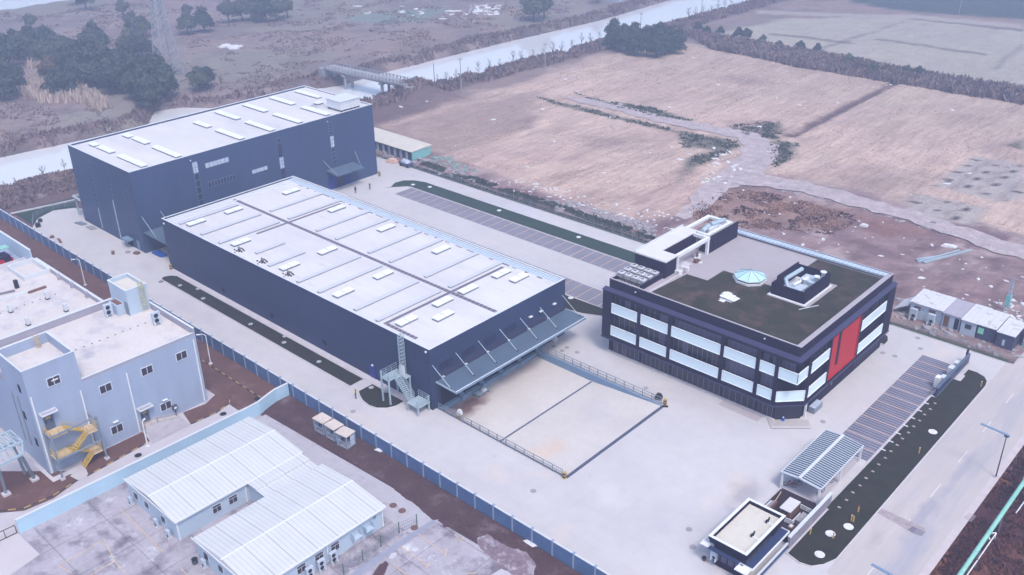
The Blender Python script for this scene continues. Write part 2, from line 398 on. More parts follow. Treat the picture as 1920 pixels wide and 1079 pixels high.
def lerp(mask, col, st=None):
    global C, ST
    mk = np.clip(mask, 0, 1)[:, None]; C = C*(1-mk)+np.array(col)*mk
    if st is not None: ST = ST*(1-mk[:,0])+st*mk[:,0]
def sm(x, a, b): t = np.clip((x-a)/(b-a), 0, 1); return t*t*(3-2*t)
C[:] = (.25,.19,.185)  # far land tones lightened to stand in for part of the haze
lerp(sm(N1,.5,.62)*.8, (.25,.18,.155)); lerp(sm(N2,.55,.7)*.4, (.14,.095,.10)); lerp(sm(N3,.52,.66)*.6, (.16,.135,.115))
wild = sm(-px, 262, 268)
lerp(wild*sm(N3,.45,.6)*.6, (.24,.225,.19)); lerp(wild*sm(fbm(px,py,14,101,4),.54,.62)*.6, (.17,.135,.14))
field_main = G([(700,232),(880,178),(960,165),(1130,105),(1290,80),(1350,95),(1500,120),(1675,152),(1919,192),(2300,260),(2300,560),(1919,440),(1640,365),(1500,340),(1440,400),(1290,420),(1190,418),(960,360),(830,292)])
lerp(soft(px,py,field_main,5,201), (.485,.36,.30), 1)
mk = soft(px,py,field_main,5,201)
lerp(mk*sm(N1,.46,.62)*.65, (.43,.30,.265)); lerp(mk*sm(fbm(px,py,34,131,4),.5,.6)*.5, (.52,.385,.32)); lerp(mk*sm(fbm(px*1.0,py*.3,6,141,3),.58,.7)*.4, (.27,.18,.165))
lerp(mk*sm(py,235,300)*.45, (.36,.29,.235))
lerp(soft(px,py,G([(700,240),(890,190),(1020,170),(1000,235),(900,275),(830,300)]),6,211)*.55, (.19,.13,.125), .4)
# bank scrub beside the canal
f_, n_ = canal(px, py)
bank = (px > n_-1)*sm(-(px-n_), -16, -10)*sm(py, 100, 110)
lerp(bank*.9, (.105,.068,.068), 0)
lerp((px>n_-1)*sm(-(px-n_), -30, -24)*sm(-py,-215,-200)*(py>152)*.8, (.12,.08,.082), 0)
lerp(sm(fbm(px,py,10,151,3),.3,.6)*((px<f_+1)&(px>f_-10))*.7, (.075,.06,.065), 0)
# farmland beyond the hedge
farf = soft(px,py,G([(1350,60),(1480,35),(1700,33),(1919,52),(2300,80),(2300,240),(1919,178),(1700,146),(1500,112),(1400,92)]),4,221)
lerp(farf, (.36,.32,.27), .3); lerp(farf*sm(N1,.5,.6)*.4, (.31,.285,.25))
for a in [[(1445,62),(1600,80),(1602,84),(1445,66)],[(1530,92),(1700,40),(1704,41),(1536,94)],[(1640,72),(1850,102),(1850,106),(1640,76)],[(1700,33),(1919,54),(1919,60),(1700,37)],[(1860,130),(1919,80),(1919,86),(1868,132)]]:
    lerp(soft(px,py,G(a),1.6,225)*.7, (.12,.10,.10))
lerp(soft(px,py,G([(1420,20),(1700,28),(1919,45),(1919,52),(1700,35),(1420,27)]),3,226)*.8, (.36,.32,.29), 0)
lerp(soft(px,py,G([(1560,-60),(1600,6),(1700,22),(1919,38),(2400,60),(2400,-60)]),6,227), (.055,.075,.07), 0)
hedge = soft(px,py,G([(1280,62),(1360,78),(1500,100),(1700,138),(1919,172),(2300,245),(2300,268),(1919,192),(1700,158),(1500,124),(1340,92)]),3,231)
lerp(hedge, (.085,.062,.066), 0)
# ditch and track verges
for a in [[(1672,153),(1682,156),(1490,258),(1470,252)]]: lerp(soft(px,py,G(a),1.2,241)*.9, (.09,.055,.06), 0)
for a in [[(1005,183),(1070,196),(1200,228),(1290,250),(1380,265),(1385,275),(1300,320),(1272,345),(1290,300),(1340,285),(1280,278),(1270,250),(1140,220),(1050,200)],
          [(1075,173),(1130,190),(1220,200),(1300,228),(1240,222),(1130,195)],[(1360,238),(1410,240),(1440,228),(1470,232),(1460,262),(1400,255)],
          [(1440,262),(1500,268),(1480,300),(1450,320),(1440,300)],[(1880,270),(1919,262),(1919,285)]]:
    lerp(soft(px,py,G(a),2,251)*.9, (.10,.10,.075), 0)
for a in [[(1355,148),(1400,145),(1460,160),(1400,163)],[(1380,225),(1460,230),(1460,250),(1390,248)],[(1590,320),(1680,312),(1740,330),(1720,362),(1640,372),(1590,355)],[(1080,265),(1180,260),(1240,275),(1120,280)]]:
    lerp(soft(px,py,G(a),8,261)*.55, (.19,.13,.13), .5)
# churned earth round the boundary and the containers
dirt = soft(px,py,G([(700,285),(830,292),(1190,425),(1290,400),(1330,360),(1440,330),(1520,350),(1640,372),(1919,445),(2400,560),(2400,900),(1919,670),(1680,580),(1190,470)]),4,271)
lerp(dirt, (.25,.165,.165), .6); lerp(dirt*sm(N2,.48,.6)*.7, (.15,.09,.095)); lerp(dirt*sm(fbm(px,py,9,281,4),.52,.64)*.8, (.38,.29,.28)); lerp(dirt*sm(fbm(px,py*.5,3,283,3),.56,.66)*.6, (.13,.08,.085))
lerp(soft(px,py,G([(1290,395),(1350,358),(1440,362),(1600,400),(1560,430),(1420,425),(1320,430)]),5,291)*.65, (.27,.165,.125), 0)
lerp(soft(px,py,G([(1560,380),(1700,410),(1760,440),(1640,440)]),5,293)*.6, (.20,.10,.08), 0)
# worked plots
for a in [[(1832,292),(1919,312),(1919,372),(1880,378),(1752,348)],[(1715,362),(1850,388),(1830,420),(1690,400)]]:
    mk = soft(px,py,G(a),1.5,301); lerp(mk, (.36,.315,.295), .3)
    lerp(mk*(np.mod(px+.3*np.sin(py),5.2)<1.1)*.45, (.20,.15,.15))
    lerp(mk*((np.mod(px,5.2)-2.6)**2+(np.mod(py+px*.3,6.2)-3.1)**2<.9), (.05,.04,.045))
# far west patches
lerp(soft(px,py,G([(545,45),(610,30),(640,45),(600,58),(560,60)]),2,311)*.5, (.22,.20,.17))
lerp(soft(px,py,G([(640,30),(760,22),(840,18),(800,40),(720,45),(660,42)]),4,313)*.55, (.14,.24,.20))
lerp(soft(px,py,G([(80,70),(240,38),(560,10),(520,16),(250,48)]),3,315)*.35, (.30,.25,.22))
# built-up ground, seen only in slits
lerp(((px>-226)&(py<152.5)).astype(float), (.13,.085,.085), 0)
scr = ((px > -22.9)&(py<175)).astype(float)*sm(-px,-60,-20)
scr = ((px > -22.9)&(py<150)).astype(float)
lerp(scr, (.075,.028,.032), 0); lerp(scr*sm(N2,.5,.64)*.7, (.13,.055,.04)); lerp(scr*sm(fbm(px,py,7,321,3),.52,.64)*.8, (.20,.085,.045))
lerp(scr*sm(fbm(px,py,3.5,331,3),.70,.76)*.7, (.22,.18,.20))
ca = me.color_attributes.new('Col', 'FLOAT_COLOR', 'POINT')
ca.data.foreach_set('color', np.concatenate([C, np.ones((len(C),1))], 1).ravel().astype(np.float32))
sa = me.attributes.new('streak', 'FLOAT', 'POINT'); sa.data.foreach_set('value', ST.astype(np.float32))
gm = mat('open_ground', (.1,.1,.1), .97, var=(.9,.16,8), var2=(.22,.12,6), attr=True, bump=(.8,.9,.5))
n = gm.node_tree.nodes; l = gm.node_tree.links; b = n['Principled BSDF']
src = b.inputs['Base Color'].links[0].from_socket
mp = n.new('ShaderNodeMapping'); mp.inputs['Scale'].default_value = (.95,.10,1); mp.inputs['Rotation'].default_value = (0,0,.14)
geo = n.new('ShaderNodeNewGeometry'); l.new(geo.outputs['Position'], mp.inputs[0])
tn = n.new('ShaderNodeTexNoise'); tn.inputs['Scale'].default_value = .55; tn.inputs['Detail'].default_value = 5; tn.inputs['Distortion'].default_value = 1.6; l.new(mp.outputs[0], tn.inputs[0])
r = n.new('ShaderNodeMapRange'); r.inputs[1].default_value = .35; r.inputs[2].default_value = .65; r.inputs[3].default_value = .84; r.inputs[4].default_value = 1.12
l.new(tn.outputs[0], r.inputs[0])
at = n.new('ShaderNodeAttribute'); at.attribute_name = 'streak'
mx = n.new('ShaderNodeMix'); mx.data_type = 'FLOAT'; l.new(at.outputs['Fac'], mx.inputs[0]); mx.inputs[2].default_value = 1; l.new(r.outputs[0], mx.inputs[3])
vm = n.new('ShaderNodeVectorMath'); vm.operation = 'SCALE'; l.new(src, vm.inputs[0]); l.new(mx.outputs[0], vm.inputs['Scale']); l.new(vm.outputs[0], b.inputs['Base Color'])
me.materials.append(gm)
gob = bpy.data.objects.new('ground', me); COL.objects.link(gob); gob['kind'] = 'structure'

# water
wm = bpy.data.materials.new('canal_water'); wm.use_nodes = True
b = wm.node_tree.nodes['Principled BSDF']; b.inputs['Base Color'].default_value = (.66,.66,.67,1); b.inputs['Roughness'].default_value = .07
b.inputs['Specular IOR Level'].default_value = 1.0; b.inputs['IOR'].default_value = 1.6
tn = wm.node_tree.nodes.new('ShaderNodeTexNoise'); tn.inputs['Scale'].default_value = .5
bp = wm.node_tree.nodes.new('ShaderNodeBump'); bp.inputs['Strength'].default_value = .08; bp.inputs['Distance'].default_value = .2
g_ = wm.node_tree.nodes.new('ShaderNodeNewGeometry'); wm.node_tree.links.new(g_.outputs['Position'], tn.inputs[0])
wm.node_tree.links.new(tn.outputs[0], bp.inputs['Height']); wm.node_tree.links.new(bp.outputs[0], b.inputs['Normal'])
w = MB()
yy = CAN_Y
fa = [x-4 for x in CAN_FAR]; ne = [x+4 for x in CAN_NEAR]
for i in range(len(yy)-1): w.add([(fa[i],yy[i],-1.6),(ne[i],yy[i],-1.6),(ne[i+1],yy[i+1],-1.6),(fa[i+1],yy[i+1],-1.6)], [(0,1,2,3)])
w.build('canal_water', wm, kind='structure')
MB().sheet([(-545,140),(-470,140),(-470,240),(-545,240)], -1.2).build('pond_water', wm, kind='structure')

# dirt track across the field: a strip laid on the terrain
def drape(name, pts, widths, mt, dz, step=2.0, jit=.8, kind='structure'):
    pl = [Vector(p) for p in pts]
    # resample
    out = []; ws = []
    for i in range(len(pl)-1):
        nseg = max(1, int((pl[i+1]-pl[i]).length/step))
        for k in range(nseg):
            t = k/nseg; out.append(pl[i].lerp(pl[i+1], t)); ws.append(widths[i]*(1-t)+widths[i+1]*t)
    out.append(pl[-1]); ws.append(widths[-1])
    vs = []; nc = 7
    for i, p in enumerate(out):
        d = (out[min(i+2, len(out)-1)]-out[max(i-2, 0)]).normalized(); nrm = Vector((-d.y, d.x))
        jl = random.uniform(-jit, jit); jr = random.uniform(-jit, jit)
        for k in range(nc):
            s = -ws[i]/2+jl+(ws[i]+jr-jl)*k/(nc-1); q = p+nrm*s
            vs.append((q.x, q.y, float(hgt(np.array([q.x]), np.array([q.y]))[0])+dz))
    fs = [(i*nc+k, i*nc+k+1, (i+1)*nc+k+1, (i+1)*nc+k) for i in range(len(out)-1) for k in range(nc-1)]
    return MB().add(vs, fs, 0, True).build(name, mt, kind=kind)
M['track'] = mat('gravel_track', (.38,.315,.315), .95, var=(.4,.2), var2=(2.5,.25), bump=(2,.5,.2), col2=((.46,.40,.41), .5, .5, .68))
drape('dirt_track', G([(1065,182),(1090,187),(1150,200),(1240,225),(1330,243),(1400,255),(1425,275),(1420,300),(1395,325),(1345,350),(1310,385),(1270,410)]), [3,5,6,6,6,8,9,9,9,7,5,3], M['track'], .14)
drape('gravel_path', G([(1375,335),(1450,342),(1500,352),(1600,378),(1700,402),(1780,428),(1919,475),(2100,540)]), [8,8,7,7,6,6,7,7], M['track'], .2)
# ------------------------------------------------------------------ site surfaces
S = 'structure'
def arc(cx, cy, r, a0, a1, n=8):
    return [(cx+r*math.cos(math.radians(a0+(a1-a0)*i/n)), cy+r*math.sin(math.radians(a0+(a1-a0)*i/n))) for i in range(n+1)]
y = MB()
y.sheet([(-92,68.6),(-92,151.0),(-190,151.0),(-190,100),(-206,86)]+[(-210,84.5),(-214.5,82),(-216.6,78),(-214.4,73.5),(-210.6,70.8),(-206,68.9),(-202,68.6)], 0)
y.sheet([(-92,68.6),(-66.3,68.6),(-66.3,81.2),(-92,81.2)], 0)
y.sheet([(-92,103.9),(-66.3,103.9),(-66.3,151.0),(-92,151.0)], 0)
y.sheet([(-66.3,68.6),(-30.6,68.6),(-30.6,87.0),(-31.6,88.0),(-31.6,151.0),(-66.3,151.0)], 0)
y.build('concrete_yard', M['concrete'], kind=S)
# loading ramp, sunk towards the dock
r = MB()
r.add([(-92.0,81.2,-1.2),(-80,81.2,-1.2),(-80,103.9,-1.2),(-92.0,103.9,-1.2),(-66.3,81.2,-.004),(-66.3,103.9,-.004)], [(0,1,2,3),(1,4,5,2)])
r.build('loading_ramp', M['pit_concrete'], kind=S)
w = MB()
w.add([(-92,81.2,-1.2),(-80,81.2,-1.2),(-66.3,81.2,-.01),(-66.3,81.2,.06),(-92,81.2,.06)], [(0,1,2,3,4)]); w.add([(-92,80.95,-1.2),(-66.3,80.95,-.01),(-66.3,80.95,.06),(-92,80.95,.06)], [(3,2,1,0)])
w.add([(-92,81.2,.06),(-66.3,81.2,.06),(-66.3,80.95,.06),(-92,80.95,.06)], [(0,3,2,1)])
o = w.build('ramp_retaining_wall', M['dark_wall2']); tag(o, 'slate grey retaining wall along the fence side of the sunken loading ramp', 'retaining wall')
w = MB()
w.add([(-92,103.9,-1.3),(-80,103.9,-1.3),(-66.3,103.9,-.05),(-66.3,103.9,.06),(-92,103.9,.06)], [(4,3,2,1,0)]); w.add([(-92,103.9,.06),(-66.3,103.9,.06),(-66.3,104.2,.06),(-92,104.2,.06)], [(0,1,2,3)])
w.add([(-92,104.2,-1.3),(-66.3,104.2,-.05),(-66.3,104.2,.06),(-92,104.2,.06)], [(0,1,2,3)])
o = w.build('ramp_retaining_wall', M['steel_blue']); tag(o, 'blue painted retaining wall along the office side of the sunken loading ramp', 'retaining wall')
def channel(x0,x1,y0,y1,z,label):
    t = thing('drain_channel', label, 'drain', (x0,y0,z))
    MB().box(x0,x1,y0,y1,z-.02,z+.012).build('grate', M['drain'], t)
    MB().box(x0-.12,x0,y0,y1,z-.02,z+.008).box(x1,x1+.12,y0,y1,z-.02,z+.008).build('channel_edge', M['kerb'], t)
M['drain'] = mat('drain_grate', (.10,.11,.16), .5, lines=[('Y',.5,.12,.5)])
channel(-66.3,-65.75,81.0,104.1,0,'long steel drain grate across the top of the loading ramp between two striped posts')
channel(-79.7,-79.3,81.3,103.8,-1.16,'long drain grate crossing the middle of the sunken loading ramp')
# asphalt road on the right
road = MB(); road.sheet([(-30.6,-60),(-22.7,-60),(-22.7,150),(-16,175),(60,240),(60,262),(-24,262) if 0 else (40,262),(-30.6,170),(-30.6,87)], 0)
road.sheet([(-38.2,60),(-30.6,60),(-30.6,87),(-36.5,87)], 0)
M['road_end'] = M['asphalt']
road = MB(); road.sheet([(-30.6,-60),(-22.7,-60),(-22.7,175),(-30.6,175)], 0.0); road.sheet([(-31.6,88.0),(-30.6,87),(-30.6,151),(-31.6,151)],0.0)
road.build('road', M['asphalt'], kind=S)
sh = MB(); sh.sheet([(-23.2,-60),(-22.3,-60),(-22.3,175),(-23.2,175)], .006); sh.build('road_shoulder', mat('road_edge_concrete', (.50,.44,.45), .85, var=(.8,.12)), kind=S)
mk = MB()
for yy0 in [83.0, 89.9, 109.5, 119.3, 128.9, 138.8, 148.6, 158.0]: mk.box(-27.76,-27.64,yy0,yy0+(3.5 if yy0 != 89.9 else 2.2),.004,.010)
mk.box(-27.95,-27.85,102.6,103.6,.004,.010)
mk.build('road_marking', M['white_line'], kind=S)
pt = MB()
a = G([(1640,959),(1652,953),(1735,991),(1733,1003),(1716,1003)])
pt.sheet(a, .012)
pt.build('road_patch_faded', M['mid_patch'], kind=S)
pt = MB(); pt.sheet(G([(1702,994),(1711,987),(1720,991),(1712,1000)]), .018); pt.build('road_patch_dark', M['dark_patch'], kind=S)
pt = MB(); pt.sheet(G([(1712,992),(1733,1000),(1728,1006),(1708,998)]), .0125); pt.sheet(G([(1720,991),(1736,998),(1724,1005),(1712,1000)]), .016); pt.build('road_patch', mat('patch_grey', (.22,.205,.24), .8, var=(2,.1)), kind=S)
# entrance apron beside the gatehouse and pavement strip between lawn kerb and road
# lawns with kerbs
def lawn(name, poly, mt, label=None, z=.10, kerb=.16, kz=.13):
    # kerb ring as one object, grass inside
    pl = [Vector(p) for p in poly]; n = len(pl)
    a = sum(pl[i].x*pl[(i+1)%n].y-pl[(i+1)%n].x*pl[i].y for i in range(n))
    if a < 0: pl = pl[::-1]
    inn = []
    for i in range(n):
        p0, p1, p2 = pl[i-1], pl[i], pl[(i+1)%n]
        d1 = (p1-p0).normalized(); d2 = (p2-p1).normalized()
        nn = (Vector((-d1.y,d1.x))+Vector((-d2.y,d2.x))); nn.normalize()
        c = max(.4, nn.dot(Vector((-d1.y,d1.x)))); inn.append(p1+nn*(kerb/c))
    b = MB()
    vs = [(p.x,p.y,-.03) for p in pl]+[(p.x,p.y,kz) for p in pl]+[(p.x,p.y,kz) for p in inn]+[(p.x,p.y,.02) for p in inn]
    fs = []
    for i in range(n):
        j = (i+1)%n; fs += [(i,j,n+j,n+i),(n+i,n+j,2*n+j,2*n+i),(2*n+i,2*n+j,3*n+j,3*n+i)]
    b.add(vs, fs); b.build(name+'_kerb', M['kerb'], kind=S)
    # grass as a fine raised sheet
    g = MB(); g.sheet([(p.x,p.y) for p in inn], z); g.build(name, mt, kind=S)
lawn('lawn', [(-36.3,87.7),(-32.6,88.0)] if 0 else [(-36.6,87.4),(-34.6,86.9),(-33.2,87.3),(-32.2,88.6),(-31.5,90.5),(-31.5,141.5),(-31.8,143.2),(-32.6,144.3),(-34.0,144.9),(-35.5,144.9),(-35.5,141.2),(-36.9,141.2),(-36.9,113),(-37.0,98.2),(-36.6,98.2)], M['lawn'])
lawn('lawn', [(-165.2,76.9),(-164.9,76.2),(-164.0,75.9),(-106.1,75.9),(-106.1,78.9),(-163.4,78.9),(-164.6,78.2)], M['lawn'])
lawn('lawn', [(-104.2,75.9),(-103.0,75.2),(-101.5,74.6),(-99.8,74.4),(-98.3,74.7),(-97.0,75.8),(-96.4,77.2),(-96.4,78.9),(-104.2,78.9)], M['lawn'])
lawn('lawn', [(-169.3,136.9),(-168.6,138.6),(-170.0,141.0),(-169.6,143.6),(-167.5,145.4),(-164.5,146.3),(-84,146.4),(-84,141.6),(-164.5,141.6),(-165.5,141.4)], M['lawn_green'])
lawn('lawn', [(-95,118.2),(-88,120.5),(-86,122.2),(-85.4,124),(-91,125.3),(-98,123.0),(-110,118.6),(-110,116.0),(-100,116.0)] if 0 else [(-110,122.7),(-99.5,122.7),(-92.5,123.0),(-88.5,122.9),(-90.0,120.6),(-93.5,118.9),(-98,117.9),(-104,117.4),(-110,117.4)], M['lawn'])
# small ring of grass at the far corner of the office
lawn('lawn', [(-50.6,143.6),(-48.5,143.4),(-48.6,145.2),(-49.2,146.6),(-49.9,147.1),(-50.6,146.6)], M['lawn'])
# strip of paving beside the hall
MB().box(-167.9,-96.4,79.0,80.1,-.02,.08).build('hall_plinth', M['kerb'], kind=S)
MB().box(-106.1,-104.2,75.9,78.95,.0,.015).build('door_path', M['concrete'], kind=S)
# grass-paver parking with bay lines
def bays(name, x0, x1, y0, y1, axis, lines, mt, lw=.13):
    MB().sheet([(x0,y0),(x1,y0),(x1,y1),(x0,y1)], .006).build(name, mt, kind=S)
    b = MB()
    for t in lines:
        if axis == 'x': b.box(t-lw/2,t+lw/2,y0,y1,.004,.012)
        else: b.box(x0,x1,t-lw/2,t+lw/2,.004,.012)
    b.build('bay_line', M['orange_line'], kind=S)
bays('grass_parking', -164.4, -84, 136.3, 141.5, 'x', [-162+2.55*i for i in range(31)], M['paver'])
bays('grass_parking', -172.0, -90.5, 123.1, 128.3, 'x', [-170+2.55*i for i in range(32)], M['paver'])
bays('grass_parking', -42.6, -37.1, 111.4, 144.6, 'y', [114.0+2.58*i for i in range(12)], M['paver_dark'])
MB().box(-37.1,-36.95,111.0,144.6,-.02,.11).build('parking_kerb', M['kerb'], kind=S)
MB().box(-164.4,-84,136.12,136.28,-.02,.05).box(-172,-90.5,128.32,128.48,-.02,.05).build('parking_kerb', M['kerb'], kind=S)
# wheel stops and stepping stones
ws = MB().box(-.36,.36,-.08,.08,0,.10).box(-.32,.32,-.05,.05,.10,.13)
wo_ = ws.build('wheel_stop', M['white_paint'])
for i in range(11):
    o = wo_ if i == 0 else wo_.copy()
    if i: COL.objects.link(o)
    o.location = (-36.55, 115.2+2.58*i, .10); tag(o, f'pale wheel stop at the lawn edge of the bays, {ORD[i]} from the shelter', 'wheel stop', 'wheel stops along the grass-paved bays')
st = MB().box(-.2,.2,-.14,.14,0,.05).box(-.17,.17,-.11,.11,.05,.065); st_ = st.build('stepping_stone', mat('slab_brownish', (.36,.31,.30), .8, var=(2,.2)))
for i in range(17):
    o = st_ if i == 0 else st_.copy()
    if i: COL.objects.link(o)
    o.location = (-35.6+.06*(i%2), 99.6+2.0*i, .10); tag(o, f'small pale slab in the roadside lawn, {ORD[i]} from the stone wall', 'paving slab', 'slabs set in the roadside lawn')
# inspection covers
def covers(name, label, pts, r, mt, z, group, cat='cover', z0=0.0):
    b = MB().disc(0,0,0,.035,r,20); b.disc(0,0,.035,.045,r*.82,20)
    pr = b.build(name, mt)
    for i, (u, v, where) in enumerate(pts):
        o = pr if i == 0 else pr.copy()
        if i: COL.objects.link(o)
        x, y_ = P(u, v, z); o.location = (x, y_, z); o.rotation_euler = (0,0,.7*i)
        tag(o, f'{label} {where}', cat, group)
covers('lawn_cover', 'white round cover', [(1557,1001,'in the roadside lawn, lower of the middle pair'),(1591,988,'in the roadside lawn with a yellow marker beside it'),(1537,1040,'at the rounded end of the roadside lawn'),(1749,810,'alone in the middle of the roadside lawn')], .62, M['debris_white'], .10, 'round covers in the roadside lawn')
covers('lawn_cover', 'white round cover', [(337.5,535.5,'at the far end of the lawn beside the hall'),(371,542,'in the lawn beside the hall, upper of the first group'),(381,560,'in the lawn beside the hall, lower of the first group'),(470,608,'in the lawn beside the hall below the first wall vent'),(534,631,'in the lawn beside the hall, upper of the middle pair'),(532.5,642.5,'in the lawn beside the hall, lower of the middle pair'),(598,678.5,'in the lawn beside the hall near the small slab'),(696,727,'in the small round lawn by the steel stairs, left one'),(724,734,'in the small round lawn by the steel stairs, right one')], .42, mat('cover_pale', (.36,.36,.40), .8), .10, 'round covers in the lawn beside the hall')
covers('lawn_cover', 'white round cover', [(774.5,346.5,'at the far end of the long green lawn'),(806,351,'in the long green lawn, second from its far end'),(936,395,'halfway along the long green lawn'),(1085,445,'in the long green lawn near the office'),(1070,559,'in the small lawn behind the dock canopy')], .5, M['debris_white'], .10, 'round covers in the long green lawn')
covers('manhole_cover', 'dark manhole cover', [(302,528.5,'on the yard lane by the tall warehouse'),(422,578,'on the lane behind the long fence')], .5, M['dark_patch'], 0.0, 'manhole covers on the lane')
covers('manhole_cover', 'faint grey manhole cover', [(662,772,'on the lane below the steel stairs'),(1000,921,'on the yard below the ramp fence'),(1038,650,'beside the ramp railing, first of four'),(1082,661,'beside the ramp railing, far right of four'),(1063,652,'beside the ramp railing, top one of four'),(1054,658,'beside the ramp railing, middle one of four'),(1211,728,'between the ramp railing and the office'),(1292,993,'in the open yard left of the gatehouse'),(1299,1026,'in the open yard close to the gatehouse door'),(1543,791,'in front of the office entrance corner'),(1721,634,'behind the office, dark rim'),(1678,668,'behind the office, pale one'),(1655,662,'at the back corner of the office'),(1726,654,'nearest the paved bays behind the office')], .42, mat('cover_grey', (.30,.27,.31), .8), 0.0, 'manhole covers in the yard')
covers('manhole_cover', 'brown iron manhole cover', [(737,948,'on the path by the prefab, left one'),(754,958,'on the path by the prefab, right one'),(777,990,'at the corner of the wire fence by the prefab')], .5, mat('cover_brown', (.16,.09,.08), .8), 0.0, 'manhole covers by the prefab')
covers('manhole_cover', 'open black manhole', [(418.5,776.5,'on the service lane near the curved wall'),(259,854,'on the service lane below the factory wall'),(483,747.5,'at the end of the service lane by the wall')], .5, M['black'], .01, 'black covers on the service lane')

# ------------------------------------------------------------------ foreground left: strips of earth, lane, stained parking
MB().sheet([(-235,60.5),(-112,60.5),(-112,68.2),(-235,68.2)], -.05).build('dirt_strip', M['dirt'], kind=S)
def ragged(pts, amp, step, seed):
    r = random.Random(seed); out = []
    for i in range(len(pts)):
        a = Vector(pts[i]); c = Vector(pts[(i+1) % len(pts)]); L = (c-a).length; n = max(1, int(L/step))
        for k in range(n): p = a.lerp(c, k/n); out.append((p.x+r.uniform(-amp,amp)*(1 if L > step else .3), p.y+r.uniform(-amp,amp)*(1 if L > step else .3)))
    return out
eb = G([(500,772),(560,800),(600,832),(660,868),(720,905),(770,940),(812,976),(838,990),(872,962),(905,985),(960,1008),(1010,1034),(1045,1062),(1090,1090)])
MB().prism([(-20,68.6),(-112,68.2)]+[(-111.3,63.6)]+ragged(eb,.13,.7,3)[:-20]+[(-40,65.5),(-20,66.5)], -.2, -.015).build('earth_strip', M['dark_dirt'], kind=S) if 0 else None
def strip_between(name, low, ytop, z, mt, seed, amp=.16):
    r = random.Random(seed); b = MB(); xs_ = np.arange(low[0][0], low[-1][0], .35); ly = np.interp(xs_, [p[0] for p in low], [p[1] for p in low])
    vs = []
    for i, x in enumerate(xs_):
        o_ = amp*(2*float(fbm(np.array([x]),np.array([3.0]),2.2,seed,3)[0])-1)*2+r.uniform(-.05,.05)
        vs += [(x, ly[i]+o_, z), (x, ytop, z)]
    b.add(vs, [(2*i,2*i+2,2*i+3,2*i+1) for i in range(len(xs_)-1)]); return b.build(name, mt, kind=S)
strip_between('earth_strip', [(-112,62.9),(-110,62.9)]+sorted(eb, key=lambda p: p[0])[1:]+[(-40,66.2),(-20,67.0)], 68.2, .012, M['dark_dirt'], 77)
MB().sheet([(-20,60),(-112,60),(-112,68.2),(-20,68.2)], -.06).build('earth_strip_base', M['dark_dirt'], kind=S)
M['mud'] = mat('thin_mud', (.19,.14,.17), .85, var=(.8,.25), var2=(3,.2), col2=((.33,.29,.33), .7, .5, .62))
M['wet'] = mat('wet_mud', (.085,.045,.055), .45, var=(1.5,.2))
def blob(name, px_pts, mt, z, amp, seed): MB().sheet(ragged(G(px_pts),amp,.45,seed), z).build(name, mt, kind=S)
blob('mud_stain', [(895,1008),(915,1002),(945,1022),(985,1035),(1005,1060),(1000,1090),(965,1095),(940,1075),(925,1050),(900,1030)], M['mud'], -.012, .13, 5)
blob('puddle', [(866,978),(874,984),(885,997),(884,1001),(876,1000),(868,990)], M['wet'], -.008, .05, 6)
blob('puddle', [(830,976),(842,978),(843,988),(832,990)], M['wet'], -.008, .06, 7)
blob('puddle', [(712,1062),(724,1052),(729,1058),(718,1075),(708,1090),(702,1086)], M['wet'], .022, .06, 8)
blob('dry_patch', [(735,1038),(743,1036),(744,1042),(737,1048),(728,1047)], M['kerb'], -.006, .04, 9)
blob('dry_patch', [(920,1078),(940,1066),(965,1079),(960,1095),(915,1100)], mat('dry_paving', (.44,.42,.46), .85, var=(.5,.1)), -.004, .1, 10)
MB().sheet(G([(640,1090),(655,1079),(700,1046),(770,1000),(812,974),(818,979),(780,1006),(720,1046),(664,1090)]), .004).build('drain_strip', mat('blue_grey_strip', (.27,.28,.35), .8, var=(.6,.12)), kind=S)
MB().box(0,0,0,0,0,0) if 0 else None
MB().sheet([(-230,-30),(-111.2,-30),(-111.2,60.5),(-230,60.5)], -.03).build('service_lane', mat('lane_concrete', (.44,.41,.44), .8, var=(.3,.08), var2=(2,.05)), kind=S)
MB().sheet([(-111.2,-30),(-31,-30),(-31,64.9),(-55,64.0),(-111.2,62.0)], -.03).build('stained_parking', M['stained'], kind=S)
pth = MB(); pth.sheet([(-109.6,59.0),(-72.8,59.4),(-72.8,64.3),(-109.8,62.6)], .0); pth.build('side_path', mat('path_concrete', (.40,.375,.41), .85, var=(.5,.15), col2=((.26,.23,.27), .5, .55, .68)), kind=S)
# planted earth beds along the factory
def bed(poly, seg_label, ykerb=True):
    MB().sheet(poly, .02).build('earth_bed', M['dirt'], kind=S)
bed([(-119.7,38.7),(-119.7,47.9),P(281,827),P(166,890)], '')
bed([(-119.4,35.6),(-114.9,35.6)]+[(-114.9,38.4),(-119.4,38.4)], '') if 0 else None
bed([(-119.3,39.6),(-115.1,39.6),(-115.1,47.2),(-119.3,47.2)], '') if 0 else None
bed([(-118.4,15),(-114.9,15)] if 0 else G([(-60,960),(0,962),(45,958),(100,935),(148,900),(125,884),(0,884),(-60,900)]), '')
bed(G([(343,774),(385,758),(402,742),(417,738),(432,744),(430,757),(405,775),(358,796)]), '')
